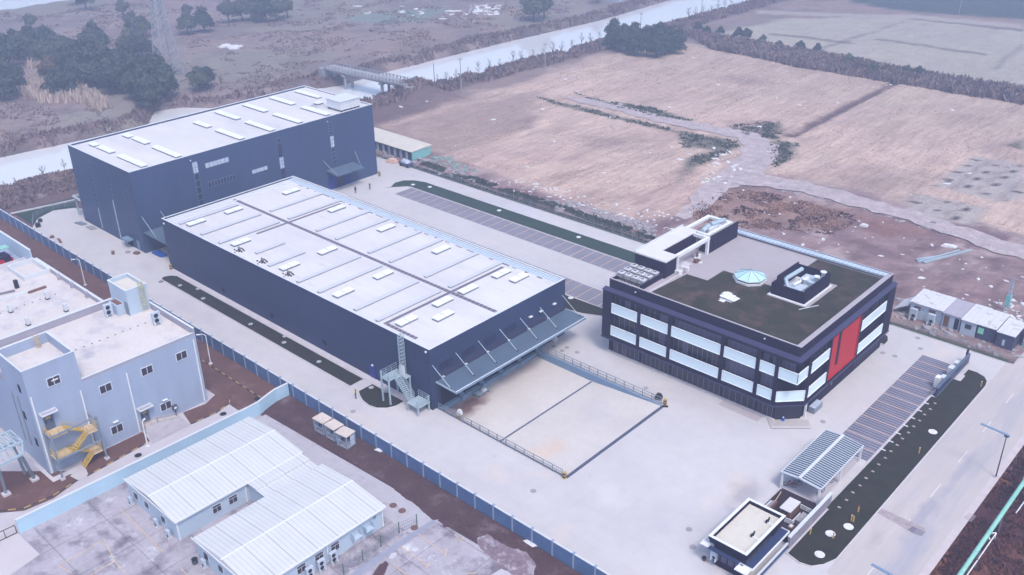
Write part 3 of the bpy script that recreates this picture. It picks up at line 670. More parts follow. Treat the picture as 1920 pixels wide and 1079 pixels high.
# red earth beyond fence is edged by black and yellow kerb stones
M['kerb_dark'] = mat('kerb_black', (.06,.045,.05), .8, var=(2,.2)); M['kerb_tan'] = mat('kerb_faded_yellow', (.40,.29,.13), .8, var=(2,.2))
def striped_kerb(p, q, label, n=None, w=.16, h=.16, z=0.0):
    p = Vector(p); q = Vector(q); L = (q-p).length; n = n or max(2, int(L/1.1)); b = MB()
    for i in range(n):
        a = p.lerp(q, i/n); c = p.lerp(q, (i+.97)/n)
        b.beam((a.x,a.y,z+h/2), (c.x,c.y,z+h/2), w, h, i % 2)
    o = b.build('kerb_stone_row', [M['black'], M['yellow']]); tag(o, label, 'kerb', 'black and yellow kerbs in the factory yard'); return o
def poly_kerb(pts, label, **k):
    # one object following a polyline
    b = MB(); i = 0
    for a, c in zip(pts[:-1], pts[1:]):
        a = Vector(a); c = Vector(c); L = (c-a).length; n = max(1, round(L/1.0))
        for s in range(n):
            p = a.lerp(c, s/n); q = a.lerp(c, (s+.97)/n); b.beam((p.x,p.y,.06), (q.x,q.y,.06), .14, .13, i % 2); i += 1
    o = b.build('kerb_stone_row', [M['kerb_dark'], M['kerb_tan']]); tag(o, label, 'kerb', 'black and yellow kerbs in the factory yard')
poly_kerb(G([(-30,962),(0,959),(45,954),(100,930),(146,901)]), 'black and yellow kerb round the bed under the steel gantry')
poly_kerb(G([(164,893),(281,828)]), 'black and yellow kerb below the yellow escape stair')
poly_kerb(G([(358,796),(405,775),(430,757),(432,744)]), 'black and yellow kerb round the bed at the factory corner')
poly_kerb(G([(372,672),(490,747)]), 'black and yellow kerb along the earth strip by the lamp post')
poly_kerb(G([(95,500),(205,576)]), 'black and yellow kerb beyond the factory roof edge')
MB().sheet(G([(90,903),(118,888),(160,893),(172,885),(146,865)] if 0 else [(131,893),(145,885),(163,893),(146,901)]), .03).build('stair_path', M['concrete'], kind=S)
MB().sheet(G([(272,800),(330,775),(357,797),(286,832)]), .028).build('entrance_apron', mat('apron', (.37,.34,.38), .8, var=(.6,.15)), kind=S)
# parking lines in the stained yard
yl = MB()
def ln(u0,v0,u1,v1,w=.11,z=.0):
    a = P(u0,v0); c = P(u1,v1); yl.beam((a[0],a[1],z),(c[0],c[1],z), w, .03)
for t in [(783,1001,835,1040),(835,1044,838,1028),(750,1024,803,1063),(797,1066,806,1056),(735,1059,765,1079),(852,1002,866,1015),(862,1017,869,1008),(225,955,305,1035),(108,1060,135,1075),(112,1060,195,1012),(195,1012,215,1053),(215,1053,150,1090),(215,1053,235,1075),(875,1076,895,1074),(340,1067,352,1079)]: ln(*t)
yl.build('yard_line', M['yellow_line'], kind=S)
MB().sheet(G([(-30,1018),(20,985),(36,1003),(75,1040),(20,1079),(-40,1110)]), .015).build('pale_slab', mat('slab', (.48,.44,.46), .8, var=(.3,.05)), kind=S)
MB().sheet(G([(640,1079),(700,1040),(735,1052),(700,1079),(690,1110)] if 0 else [(690,1090),(712,1058),(728,1055),(725,1068),(715,1090)]), .02).build('puddle', mat('puddle_mud', (.10,.06,.06), .3, var=(2,.2)), kind=S)
MB().sheet(G([(843,945),(880,952),(905,985),(985,1020),(1015,1079),(900,1110),(860,1050),(870,1010)]), -.02) if 0 else None

# ------------------------------------------------------------------ perimeter fence
t = thing('boundary_fence', 'long blue panel fence with pale posts between the yard and the earth strip', 'fence', (-140,68.4,0))
pn = MB(); x = -226.0; posts = []
while x < -40: posts.append(x); x += 3.3
for a in posts[:-1]: pn.box(a+.07, a+3.23, 68.34, 68.46, .0-.3, 2.12)
pn.build('panels', M['fence_blue'], t)
MB().box(posts[0], posts[-1], 68.30, 68.50, 2.122, 2.24).build('coping', M['coping'], t)
pp = None
for a in posts:
    b = MB().box(a-.11,a+.11,68.24,68.56,-.3,2.12).box(a-.16,a+.16,68.20,68.60,2.243,2.33)
    if pp is None: pp = b.build('post', M['fence_post'], t); x0 = a
    else:
        o = pp.copy(); COL.objects.link(o); o.parent = t; o.location = (a-x0,0,0)
# low pale blue wall curving to meet the fence
t = thing('boundary_wall', 'low light blue rendered wall curving up to the long fence', 'wall', (-110.9,45,0))
wp = [(-110.9,26.3),(-110.7,40),(-110.5,60.2),(-110.6,62.2),(-111.2,64.2),(-111.6,65.8),(-111.6,68.2)]
b = MB(); c = MB()
for a, d in zip(wp[:-1], wp[1:]):
    b.beam((a[0],a[1],1.0),(d[0],d[1],1.0), .24, 2.2); c.beam((a[0],a[1],2.15),(d[0],d[1],2.15), .34, .10)
b.build('wall', M['pale_wall'], t); c.build('coping', M['coping'], t)

# railings
def railing(name, label, pts, hgt_=1.1, step=1.6, mt='grey_metal', r=.03, rails=(1.0,.55,.12), infill=None, group=None, z=0.0, cat='railing', bars=0):
    a0 = pts[0]; t = thing(name, label, cat, (a0[0],a0[1],z), group)
    rl = MB(); ps = []; br = MB()
    for a, c in zip(pts[:-1], pts[1:]):
        A = Vector((a[0],a[1],a[2] if len(a) > 2 else z)); Cc = Vector((c[0],c[1],c[2] if len(c) > 2 else z)); L = (Cc-A).length; n = max(1, round(L/step))
        for k in rails: rl.beam(A+Vector((0,0,k*hgt_)), Cc+Vector((0,0,k*hgt_)), r*1.6, r*1.6)
        for i in range(n+1):
            q = A.lerp(Cc, i/n); ps.append(q)
        if bars:
            nb = int(L/bars)
            for i in range(nb+1):
                q = A.lerp(Cc, i/nb); br.beam(q+Vector((0,0,.1*hgt_)), q+Vector((0,0,hgt_)), .02, .02, 0, (1,0,0))
    rl.build('rails', M[mt], t)
    if bars: br.build('bars', M[mt], t)
    done = []; k = 0
    for q in ps:
        if any((q-d).length < .3 for d in done): continue
        done.append(q)
        if k < 95: MB().beam(q, q+Vector((0,0,hgt_)), r*2, r*2, 0, (1,0,0)).build('post', M[mt], t)
        k += 1
    return t
railing('railing', 'grey railing with dark posts along the fence side of the loading ramp', [(-91,80.9),(-66.6,80.9)], 1.15, 1.75, 'grey_metal', .045, bars=.35)
railing('railing', 'grey railing along the blue wall on the office side of the loading ramp', [(-91,104.35),(-66.6,104.35)], 1.15, 1.75, 'grey_metal', .045, bars=.35)
# striped posts
def striped_post(x, y_, label, h=1.1, r=.2, z=0):
    b = MB()
    for i in range(5): b.box(x-r,x+r,y_-r,y_+r,z+h*i/5,z+h*(i+1)/5, i%2)
    o = b.build('striped_bollard', [M['yellow'], M['black']]); tag_at(o, (x,y_,z), label, 'bollard', 'black and yellow corner posts')
striped_post(-66.1,80.75,'black and yellow post at the corner of the ramp nearest the long fence')
striped_post(-66.0,104.5,'black and yellow post at the corner of the ramp nearest the office')
striped_post(-86.6,81.0,'short grey and yellow post by the dock on the ramp edge', .9, .14)
for (u,v,l) in ((282,470,'orange and black post at the near corner of the tall warehouse'),(322,505,'orange and black post at the rear corner of the low hall'),(712,330,'orange and black post at the far corner of the tall warehouse')):
    q = P(u,v); striped_post(q[0]+.25,q[1]-.25,l,1.3,.2)
# ------------------------------------------------------------------ tall warehouse
def cap_ring(mb, x0,x1,y0,y1,t,z0,z1): mb.ring(x0,x1,y0,y1,t,z0,z1)
X0,X1,Y0,Y1,HT = -205.2,-178.2,80.2,142.7,17.67
t = thing('warehouse', 'tall slate blue warehouse with a flat white roof at the yard far end', 'warehouse', ((X0+X1)/2,(Y0+Y1)/2,0))
b = MB(); b.box(X0,X1,Y0,Y1,-.4,HT-.55); b.build('wall', M['tall_wall'], t)
b = MB(); b.ring(X0,X1,Y0,Y1,.28,HT-.55,HT); b.build('parapet', M['tall_wall'], t)
b = MB(); b.ring(X0-.05,X1+.05,Y0-.05,Y1+.05,.42,HT+.002,HT+.07); b.build('coping', M['coping'], t)
b = MB(); b.box(X0+.28,X1-.28,Y0+.28,Y1-.28,HT-.55,HT-.42); b.box(X0+.9,X1-.28,Y0+.28,Y1-.28,HT-.42,HT-.18); rf = b.build('roof', M['roof_white'], t)
b = MB(); b.box(X0+.29,X0+.62,Y0+.5,Y1-.5,HT-.42,HT-.395); b.build('gutter', M['gutter'], t)
def roof_light(parent, x, y, z, lx, ly, npan, along='x', h=.42):
    """raised skylight with separate panes; one part"""
    b = MB(); b.box(x,x+lx,y,y+ly,z,z+h*.7, 1)
    for i in range(npan):
        if along == 'x':
            a = x-.06+(lx+.12)*i/npan; c = x-.06+(lx+.12)*(i+1)/npan-.10
            b.add([(a,y-.1,z+h*.7),(c,y-.1,z+h*.7),(c,y+ly+.1,z+h*.7),(a,y+ly+.1,z+h*.7),(a,y-.1,z+h),(c,y-.1,z+h),(c,y+ly+.1,z+h+.08),(a,y+ly+.1,z+h+.08)], [(3,2,1,0),(4,5,6,7),(0,1,5,4),(1,2,6,5),(2,3,7,6),(3,0,4,7)])
        else:
            a = y-.06+(ly+.12)*i/npan; c = y-.06+(ly+.12)*(i+1)/npan-.12
            b.box(x-.1,x+lx+.1,a,c,z+h*.7,z+h)
    return b.build('skylight', [M['skylight'], M['sky_frame']], parent)
zr = HT-.18
for (xa,xb,yc,n) in [(-201.9,-199.3,83.3,2),(-198.3,-192.5,83.4,3),(-189.4,-179.1,83.4,6),(-202.1,-199.3,91.1,2),(-198.3,-192.4,91.3,3),(-189.2,-179.1,91.1,6),
    (-198.3,-192.5,106.4,3),(-189.1,-179.2,106.4,6),(-201.9,-192.7,114.2,6),(-189.2,-179.2,114.2,6),(-202,-192.9,121.9,6),(-189.4,-179.3,121.9,6),(-202.2,-192.9,129.8,6),(-189.2,-179.2,129.7,6),(-202.1,-192.8,137.5,6)]:
    roof_light(t, xa, yc, zr, xb-xa, 1.25, n)
b = MB()
for i in range(12): MB().box(X0+.35,X0+.75,Y0+3+5*i,Y0+3.4+5*i,HT-.39,HT-.34).build('rust_mark', M['rust'], t)
# glazing strips on the long face (+X side)
def strip(parent, y0, y1, z0, z1, x, rows, cols, mt, name='window', fr='steel_blue', d=.05):
    f = MB(); g = MB()
    f.box(x, x+d*.5, y0, y1, z0, z1)
    dy = (y1-y0)/cols; dz = (z1-z0)/rows
    for i in range(cols):
        for j in range(rows): g.box(x+d*.5, x+d, y0+dy*i+.06, y0+dy*(i+1)-.06, z0+dz*j+.06, z0+dz*(j+1)-.06)
    o = f.build(name, M[fr], parent); g.build('pane', M[mt], o); return o
xe = X1
strip(t, 93.8,95.0,13.65,16.05,xe,2,2,'strip_pale'); strip(t, 93.85,95.0,4.6,13.5,xe,6,1,'strip_glass')
strip(t, 96.7,102.4,14.0,15.1,xe,1,6,'strip_pale'); strip(t, 96.7,103.4,9.7,10.9,xe,1,9,'strip_glass')
strip(t, 114.9,116.0,14.9,16.0,xe,1,1,'strip_glass'); strip(t, 114.95,116.0,11.6,14.7,xe,4,1,'strip_glass','window','tall_wall'); strip(t, 114.95,116.05,8.9,11.5,xe,3,2,'strip_pale'); strip(t,114.95,116.05,4,8.7,xe,3,1,'strip_glass','window','tall_wall')
strip(t, 129.3,130.3,13.4,16.1,xe,4,1,'strip_glass'); strip(t, 129.4,130.45,10.2,12.9,xe,3,2,'strip_pale'); strip(t, 129.5,130.5,6.0,10.0,xe,4,1,'strip_glass')
strip(t, 107.6,111.6,9.7,10.6,xe,1,4,'strip_pale')
for yy0 in (93.5,129.0): MB().disc(xe+.2,yy0,16.55,16.75,.13,10).build('wall_lamp', M['white_paint'], t)
# end face (-Y side): two tall strips, small windows, vent box
ye = Y0
def strip_y(parent, x0, x1, z0, z1, rows, mt, name='window', fr='steel_blue', d=.05):
    f = MB(); g = MB(); f.box(x0,x1,ye-d*.5,ye,z0,z1); dz = (z1-z0)/rows
    for j in range(rows): g.box(x0+.06,x1-.06,ye-d,ye-d*.5,z0+dz*j+.06,z0+dz*(j+1)-.06)
    o = f.build(name, M[fr], parent); g.build('pane', M[mt], o); return o
strip_y(t,-197.1,-196.2,5.4,15.7,9,'strip_glass'); strip_y(t,-196.9,-196.5,.5,5.2,4,'strip_pale')
strip_y(t,-188.9,-188.1,9.4,15.8,6,'strip_glass'); strip_y(t,-188.7,-188.0,8.4,10.2,2,'strip_pale') if 0 else None
strip_y(t,-188.75,-188.25,.6,9.2,7,'strip_pale')
for (x,z) in ((-181.4,12.2),(-183.8,10.4),(-182.9,6.2)): strip_y(t,x,x+.7,z,z+1.3,1,'strip_glass')
MB().box(-185.2,-182.6,78.7,80.2,1.7,2.0).box(-185.2,-182.6,78.75,78.85,1.9,2.2).build('door_hood', M['steel_blue'], t)
MB().box(-184.6,-183.3,80.1,80.2,0,1.65).build('door', M['office_dark'], t)
MB().box(-181.2,-180.2,80.12,80.2,0,2.1).build('door', M['steel_blue'], t)
# entrance hood on the long face
cn = MB(); cn.add([(X1,127.3,4.9),(X1+4.3,127.3,4.45),(X1+4.3,135.4,4.45),(X1,135.4,4.9),(X1,127.3,5.1),(X1+4.3,127.3,4.65),(X1+4.3,135.4,4.65),(X1,135.4,5.1)], [(3,2,1,0),(4,5,6,7),(0,1,5,4),(1,2,6,5),(2,3,7,6),(3,0,4,7)])
o = cn.build('entrance_hood', M['canopy'], t)
MB().ring(X1+.0,X1+4.4,127.2,135.5,.12,4.68,4.76).build('hood_rim', M['galv'], o) if 0 else None
MB().tube((X1+.02,126.8,7.6),(X1+3.6,127.7,4.7),.04,6).build('tie_rod', M['galv'], t); MB().tube((X1+.02,136.2,7.6),(X1+3.6,135.0,4.7),.04,6).build('tie_rod', M['galv'], t)
MB().box(X1,X1+.06,127.6,129.9,0,3.4).build('door', M['blue_door'], t); MB().box(X1,X1+.06,132.6,134.1,0,3.2).build('door', M['blue_door'], t)
MB().box(X1,X1+.05,130.0,132.5,0,3.6).build('door', M['strip_glass'], t)
# covered passage to the low hall
cn = MB(); cn.box(X1,-168.1,80.6,85.2,4.4,4.6); cn.build('passage_roof', M['canopy'], t)
MB().tube((X1+.05,80.9,8.0),(X1+4.4,81.0,4.6),.05,6).build('tie_rod', M['galv'], t); MB().tube((X1+.05,85,8),(X1+5,84.9,4.6),.05,6).build('tie_rod', M['galv'], t)
MB().box(X1,-168.2,84.9,85.0,0,4.35).build('passage_wall', M['brown'], t)
# side canopy with its rail at the left end
q = thing('loading_hood', 'small grey metal hood on the far left corner of the tall warehouse', 'hood', (-208,81,0))
MB().box(-209.4,X0-.01,80.4,86.0,4.2,4.4).build('hood_plate', M['canopy'], q)
MB().ring(-209.45,X0-.02,80.3,86.1,.15,4.41,4.9).build('rim', M['coping'], q)
MB().box(-209.2,-208.9,80.6,80.9,0,4.2).box(-209.2,-208.9,85.5,85.8,0,4.2).build('post', M['galv'], q)
# rooftop plant
q = thing('rooftop_unit', 'large white box plant room on the far corner of the tall warehouse roof', 'rooftop unit', (-182,138,zr))
MB().box(-184.2,-178.9,133.9,139.6,zr+.5,zr+2.5).build('casing', M['white_paint'], q)
b = MB()
for i in range(5): b.box(-178.9,-178.86,134.2+1.1*i,135.0+1.1*i,zr+.75,zr+1.4); b.box(-178.9,-178.86,134.2+1.1*i,135.0+1.1*i,zr+1.6,zr+2.2)
b.build('vent_grille', M['coping'], q)
b = MB()
for i in range(6): b.box(-179.4,-178.95,134.1+1.0*i,134.5+1.0*i,zr,zr+.5); b.box(-184.1,-183.6,134.1+1.0*i,134.5+1.0*i,zr,zr+.5)
b.build('foot', M['black'], q)
MB().box(-184.4,-178.7,133.7,139.8,zr+2.5,zr+2.6).build('lid', M['coping'], q)
q = thing('roof_hatch', 'flat dark topped hatch beside the white plant room on the tall warehouse', 'hatch', (-187.5,133.5,zr))
MB().box(-188.6,-186.2,132.4,134.9,zr,zr+.55).build('upstand', M['coping'], q); MB().box(-188.2,-186.6,132.9,134.5,zr+.552,zr+.9).build('louvre', M['dark_patch'], q); MB().box(-188.4,-186.4,132.7,134.7,zr+.902,zr+1.0).build('lid', M['white_paint'], q)
q = thing('duct', 'white duct running along the roof beside the plant room of the tall warehouse', 'duct', (-184,131.5,zr))
MB().box(-187.0,-179.2,130.9,131.5,zr,zr+.5).build('duct_body', M['white_paint'], q)
for i in range(4): MB().box(-186.8+2.2*i,-186.6+2.2*i,130.85,131.55,zr,zr+.56).build('joint', M['coping'], q)

# ------------------------------------------------------------------ low hall
X0,X1,Y0,Y1,HT = -168.05,-91.52,80.12,111.34,10.61
t = thing('hall', 'long low slate blue hall whose white roof is divided by dark walkways', 'industrial hall', ((X0+X1)/2,(Y0+Y1)/2,0))
MB().box(X0,X1,Y0,Y1,-.4,HT-.42).build('wall', M['dark_wall'], t)
MB().box(X1-.1,X1-.02,Y0,Y1,-2.0,-.42).build('dock_base', M['dark_wall'], t)
MB().ring(X0,X1,Y0,Y1,.22,HT-.42,HT).build('parapet', M['dark_wall'], t)
MB().ring(X0-.04,X1+.04,Y0-.04,Y1+.04,.34,HT+.002,HT+.06).build('coping', M['coping'], t)
zr = HT-.30
MB().box(X0+.22,X1-.22,Y0+.22,Y1-.22,HT-.418,zr).build('roof', M['roof_white'], t)
MB().box(X0+.3,X1-.3,109.55,Y1-.6,zr,zr+.03).build('gutter', M['gutter'], t)
MB().box(X0+.3,X1-.3,Y1-.6,Y1-.3,zr,zr+.22).build('gutter_upstand', M['coping'], t)
MB().box(X0+1.0,X0+1.35,Y0+.8,Y1-1.8,zr,zr+.16).box(X0+2.2,X0+2.55,Y0+.8,Y1-1.8,zr,zr+.16).box(X0+3.6,X0+3.8,Y0+.8,95,zr,zr+.16).build('roof_rib', M['coping'], t)
def wk(x0,x1,y0,y1): return MB().box(x0,x1,y0,y1,zr,zr+.05).build('walkway', M['walk'], t)
wk(-166.6,-92.6,95.2,95.9); wk(-148.2,-147.6,88.4,95.19); wk(-148.2,-147.6,95.91,108.4); wk(-103.2,-102.6,81.3,95.19); wk(-103.2,-102.6,95.91,108.2); wk(-102.59,-95.8,81.25,81.85)
M['rib'] = mat('roof_vent_ridge', (.49,.50,.55), .5); M['rib_shade_side'] = mat('vent_ridge_shade_side', (.30,.32,.38), .5)  # darker side colour paints the shadow side of the ridges
def ridge(x, ya, yb):
    b = MB(); b.box(x-.30,x+.30,ya,yb,zr,zr+.22); b.box(x-.42,x+.42,ya,yb,zr+.222,zr+.32, 1); return b.build('vent_ridge', [M['rib_shade_side'], M['rib']], t)
for x,a,c in [(-155.2,96.5,109.2),(-149.2,96.5,109.2),(-140.2,96.5,109.2),(-134.3,96.5,109.2),(-125,96.5,109.2),(-119.2,96.5,109.2),(-110.1,96.5,109.2),(-104.2,96.5,109.2),
              (-140.3,83.1,89.2),(-134.1,81.5,89.2),(-125,81,94.6),(-119.2,81,94.6),(-109.8,81,94.6),(-104.4,81,94.7),(-155.4,81.2,94.4),(-149.3,81.2,94.4),(-163.2,81.2,94.3)]: ridge(x,a,c)
for x,y_ in [(-146.6,104),(-131.9,90.4),(-131.7,82),(-131.7,104.1),(-116.6,104.1),(-116.7,90.5),(-116.5,81.8),(-101.7,104),(-101.8,95.95+.15),(-101.8,90.3),(-98.3,87.1),(-101.4,82.2),(-161.8,81.8),(-161.6,90),(-147.1,82.2),(-161.5,103.8),(-98.3,104.8)]:
    roof_light(t, x, y_, zr, 1.3, 3.6, 2, 'y', .48)
b = MB()
for i in range(26):
    a = X0+2+2.8*i; MB().box(a,a+.3+rng.random()*1.9,109.1,109.28+rng.random()*.22,zr+.001,zr+.012).build('rust_mark', M['rust'], t)
for i in range(12):
    a = X0+3+6*i; MB().box(a,a+.3+rng.random()*1.2,80.6,80.75+rng.random()*.2,zr+.001,zr+.012).build('rust_mark', M['rust'], t)
# side wall small vents, blue door, lamps
for (u,v) in ((417,544),(508.5,592.5),(607.5,643)):
    x,z = PY(u,v,80.0); MB().box(x-.45,x+.45,80.04,80.12,z-.4,z+.4).build('wall_vent', M['office_dark'], t)
MB().box(-106.0,-104.6,80.03,80.12,.08,2.35).build('door', M['blue_door'], t)
for (u,v) in ((697,686),(797,661),(306,420)):
    x,z = PY(u,v,79.9); MB().box(x-.15,x+.15,79.9,80.12,z-.12,z+.12).build('wall_lamp', M['white_paint'], t)
# end wall: window band above the canopy
for i in range(6):
    ya = 81.9+4.78*i
    if i < 4: strip(t, ya, ya+2.9, 6.2, 7.5, X1, 1, 3, 'strip_glass', 'window', 'dark_wall2')
for (ya) in (102.0,104.6,108.0): MB().box(X1,X1+.4,ya,ya+.7,7.0,7.15).build('wall_bracket', M['white_paint'], t)
MB().box(X1,X1+.05,81.5,110.8,5.1,5.75).build('recess_shade_strip', mat('mauve_band', (.045,.045,.09), .6), t)  # dark strip painted in place of the shaded wall recess
# dock canopy
q = thing('dock_canopy', 'long blue-grey canopy on tie rods over the loading docks of the low hall', 'canopy', (-89,96,0))
cn = MB(); XA, XB = X1+.35, -87.0
cn.add([(XA,80.9,4.82),(XB,80.9,4.72),(XB,111.2,4.72),(XA,111.2,4.82),(XA,80.9,4.98),(XB,80.9,4.88),(XB,111.2,4.88),(XA,111.2,4.98)], [(3,2,1,0),(4,5,6,7),(0,1,5,4),(1,2,6,5),(2,3,7,6),(3,0,4,7)])
cn.build('deck_sheet', M['canopy'], q)
MB().box(XB,XB+.12,80.8,111.3,4.50,4.90).build('front_edge', M['steel_blue'], q); MB().box(XB-.02,XB+.14,80.78,111.32,4.902,4.96).build('front_trim', M['coping'], q)
MB().beam((XA,80.80,4.9),(XB,80.80,4.8),.1,.3).build('side_edge', M['galv'], q); MB().beam((XA,111.3,4.9),(XB,111.3,4.8),.1,.3).build('side_edge', M['galv'], q)
for i in range(7):
    yb = 80.9+4.85*i+(.9 if i == 6 else 0)
    MB().tube((X1+.02,yb-.35,7.8),(-88.1,yb+.05,4.94),.05,6).build('tie_rod', M['galv'], q)
    MB().box(-88.2,-88.0,yb-.05,yb+.15,4.86,5.05).build('anchor', M['black'], q)
    MB().box(X1+.01,XA,yb+1.5,yb+1.8,4.8,5.05).build('bracket', M['coping'], q) if i < 6 else None
# dock doors with blue plates
for i in range(5):
    ya = 82.3+4.5*i
    q2 = thing('dock_door', f'dark dock door under the canopy with a blue leveller plate, {ORD[i]} from the steel stairs', 'dock door', (X1,ya+1.4,0), 'dock doors')
    MB().box(X1,X1+.06,ya,ya+2.9,0,3.3).build('shutter', M['office_dark'], q2)
    MB().box(X1,X1+.25,ya-.3,ya-.02,0,3.5).box(X1,X1+.25,ya+2.92,ya+3.2,0,3.5).box(X1,X1+.25,ya-.02,ya+2.92,3.32,3.6).build('bumper_frame', M['black'], q2)
    b = MB(); b.add([(X1,ya+3.25,.4),(X1+1.0,ya+3.25,.1),(X1+1.0,ya+4.15,.1),(X1,ya+4.15,.4),(X1,ya+3.25,-.3),(X1+1.0,ya+3.25,-.3),(X1+1.0,ya+4.15,-.3),(X1,ya+4.15,-.3)], [(0,1,2,3),(0,4,5,1),(1,5,6,2),(2,6,7,3)])
    b.box(X1,X1+.7,ya,ya+2.9,-.18,.02); b.build('leveller_plate', M['steel_blue'], q2)
MB().box(X1,X1+.12,81.4,103.7,-1.25,-.2).build('dock_ledge', M['steel_blue'], t)
q = thing('handcart', 'small pale flatbed cart parked at the docks under the canopy', 'cart', (-90.3,89.5,-1.2))
MB().box(-91.0,-89.9,88.3,91.0,-.82,-.72).build('platform', M['galv'], q); MB().box(-90.95,-90.9,88.3,88.35,-.72,.1).box(-89.95,-89.9,88.3,88.35,-.72,.1).box(-90.9,-89.95,88.3,88.35,.05,.1).build('handle', M['galv'], q)
for a in ((-90.8,88.6),(-90.1,88.6),(-90.8,90.7),(-90.1,90.7)): MB().tube((a[0]-.05,a[1],-1.0),(a[0]+.05,a[1],-1.0),.18,10).build('wheel', M['black'], q)
MB().box(-90.6,-90.1,89.6,90.4,-.72,-.3).build('load', M['debris_white'], q)
# steel stair tower beside the hall
G_ = 'galv'
q = thing('steel_stair', 'grey steel stair with a caged ladder up the side of the low hall', 'staircase', (-96,78.5,0))
MB().box(-99.2,-97.3,76.7,80.0,4.28,4.42).box(-97.3,-95.9,79.0,80.0,4.28,4.42).build('upper_landing', M[G_], q)
MB().box(-94.4,-91.8,77.5,80.0,1.38,1.52).build('lower_landing', M[G_], q)
for (x,yy0,z) in ((-99.1,76.8,5.5),(-99.1,79.8,4.3),(-97.4,76.8,4.3),(-96.0,79.8,4.3),(-94.3,77.6,1.4),(-92.0,77.6,2.6),(-92.0,79.8,2.6)):
    MB().box(x-.11,x+.11,yy0-.11,yy0+.11,0,z).build('leg', M[G_], q)
fl = MB(); n = 13
for i in range(n):
    k = (i+.5)/n; fl.box(-97.3+2.95*k-.12,-97.3+2.95*k+.12,78.0,79.0,4.35-2.9*k,4.39-2.9*k)
fl.build('tread', M[G_], q)
for yy0 in (77.95,79.0): MB().beam((-97.35,yy0,4.3),(-94.3,yy0,1.4),.06,.28).build('stringer', M[G_], q)
MB().box(-97.2,-94.4,78.1,78.9,1.2,1.22) if 0 else None
def rails(mb, pts, h=1.1, n=3, r=.05):
    for A, Cc in zip(pts[:-1], pts[1:]):
        A = Vector(A); Cc = Vector(Cc)
        for k in range(1,n+1): mb.beam(A+Vector((0,0,h*k/n)), Cc+Vector((0,0,h*k/n)), r, r)
        L = (Cc-A).length; m_ = max(1, round(L/1.0))
        for i in range(m_+1): p = A.lerp(Cc, i/m_); mb.beam(p, p+Vector((0,0,h)), r, r, 0, (1,0,0))
for pts in ([(-97.35,78.0,4.42),(-97.35,76.75,4.42),(-99.15,76.75,4.42),(-99.15,79.95,4.42)], [(-97.3,77.95,4.4),(-94.3,77.95,1.5)], [(-97.3,79.02,4.4),(-94.3,79.02,1.5)], [(-94.4,79.95,1.52),(-91.85,79.95,1.52),(-91.85,77.55,1.52)]):
    b = MB(); rails(b, pts, 1.1, 3, .045); b.build('handrail', M[G_], q)
# caged ladder
b = MB()
for x in (-97.3,-96.7): b.beam((x,79.75,4.4),(x,79.75,11.6),.07,.07,0,(1,0,0))
for i in range(24): b.beam((-97.3,79.75,4.7+.28*i),(-96.7,79.75,4.7+.28*i),.04,.04)
b.build('ladder', M[G_], q)
b = MB()
for i in range(9):
    z = 6.3+.62*i; c = [(-97.35,79.75,z)]+[(-97.0+.42*math.cos(a), 79.4+.5*math.sin(a)*1.0, z) for a in [math.pi-.2, math.pi*1.25, math.pi*1.5, math.pi*1.75, math.pi*2+.2]]+[(-96.65,79.75,z)]
    for p, r_ in zip(c[:-1], c[1:]): b.beam(p, r_, .05, .08)
for a in (math.pi, math.pi*1.25, math.pi*1.5, math.pi*1.75, 0): x = -97.0+.42*math.cos(a); y_ = 79.4+.5*math.sin(a); b.beam((x,y_,6.3),(x,y_,11.3),.05,.05,0,(1,0,0))
b.build('ladder_cage', M[G_], q)
MB().box(-97.45,-96.6,79.0,79.5,4.42,6.1).build('ladder_gate', M['coping'], q)
# rooftop bits and pieces
def clutter(u, v, z, label):
    x, y_ = P(u, v, z); q = thing('aerial_bundle', label, 'roof equipment', (x,y_,z), 'black antenna bundles on the hall roof')
    MB().box(x-.5,x+.5,y_-.25,y_+.25,z,z+.08).build('base_plate', M['dark_patch'], q)
    b = MB()
    for i in range(3): b.tube((x-.3+.3*i,y_,z+.08),(x-.35+.35*i,y_+.1,z+.8),.07,6)
    b.build('horn', M['black'], q)
    b = MB()
    for i in range(9): a = i*.7; r_ = .8+.4*math.sin(i*3); b.box(x+r_*math.cos(a)-.12,x+r_*math.cos(a)+.12,y_+r_*math.sin(a)-.1,y_+r_*math.sin(a)+.1,z,z+.18)
    b.build('ballast', M['black'], q)
clutter(449,471,HT-.3,'black horned bundle at the roof edge, farthest of three on the low hall')
clutter(492,492,HT-.3,'black horned bundle at the roof edge, middle of three on the low hall')
clutter(541,516,HT-.3,'black horned bundle at the roof edge, nearest of three on the low hall')
# ------------------------------------------------------------------ office building
X0,X1,Y0,Y1,HT = -82.46,-48.92,111.58,142.66,13.54
FY, FX = 110.75, -48.35           # faces of the projecting frame
GYF, GXF = 111.75, -49.15         # glass planes behind it
t = thing('office_building', 'three storey aubergine office block with white glass bands, a red panel and a roof garden', 'office building', (-65,127,0))
core = [(X0+.1,GYF+.1),(-52.0,GYF+.1),(X1-.15,115.0),(X1-.15,Y1-.1),(X0+.1,Y1-.1)]
MB().prism(core, -.3, 7.8).prism([(X0+.1,GYF+.1),(X1-.4,GYF+.1),(X1-.4,Y1-.1),(X0+.1,Y1-.1)], 7.801, 11.5).build('wall', M['office_dark'], t)
MB().box(X0,X1,Y0,Y1,11.52,12.78).build('upper_wall', M['office_dark'], t)
MB().ring(X0,X1,Y0,Y1,.25,12.78,HT).build('parapet', M['office_dark'], t)
MB().box(X1-.8,X1-.25,Y0+.25,Y1-.25,HT-.35,HT-.05).build('parapet_ledge', M['stone_coping'], t); MB().box(X0+.25,X1-.81,Y1-1.5,Y1-.25,HT-.35,HT-.05).build('parapet_gutter', M['gutter'], t)
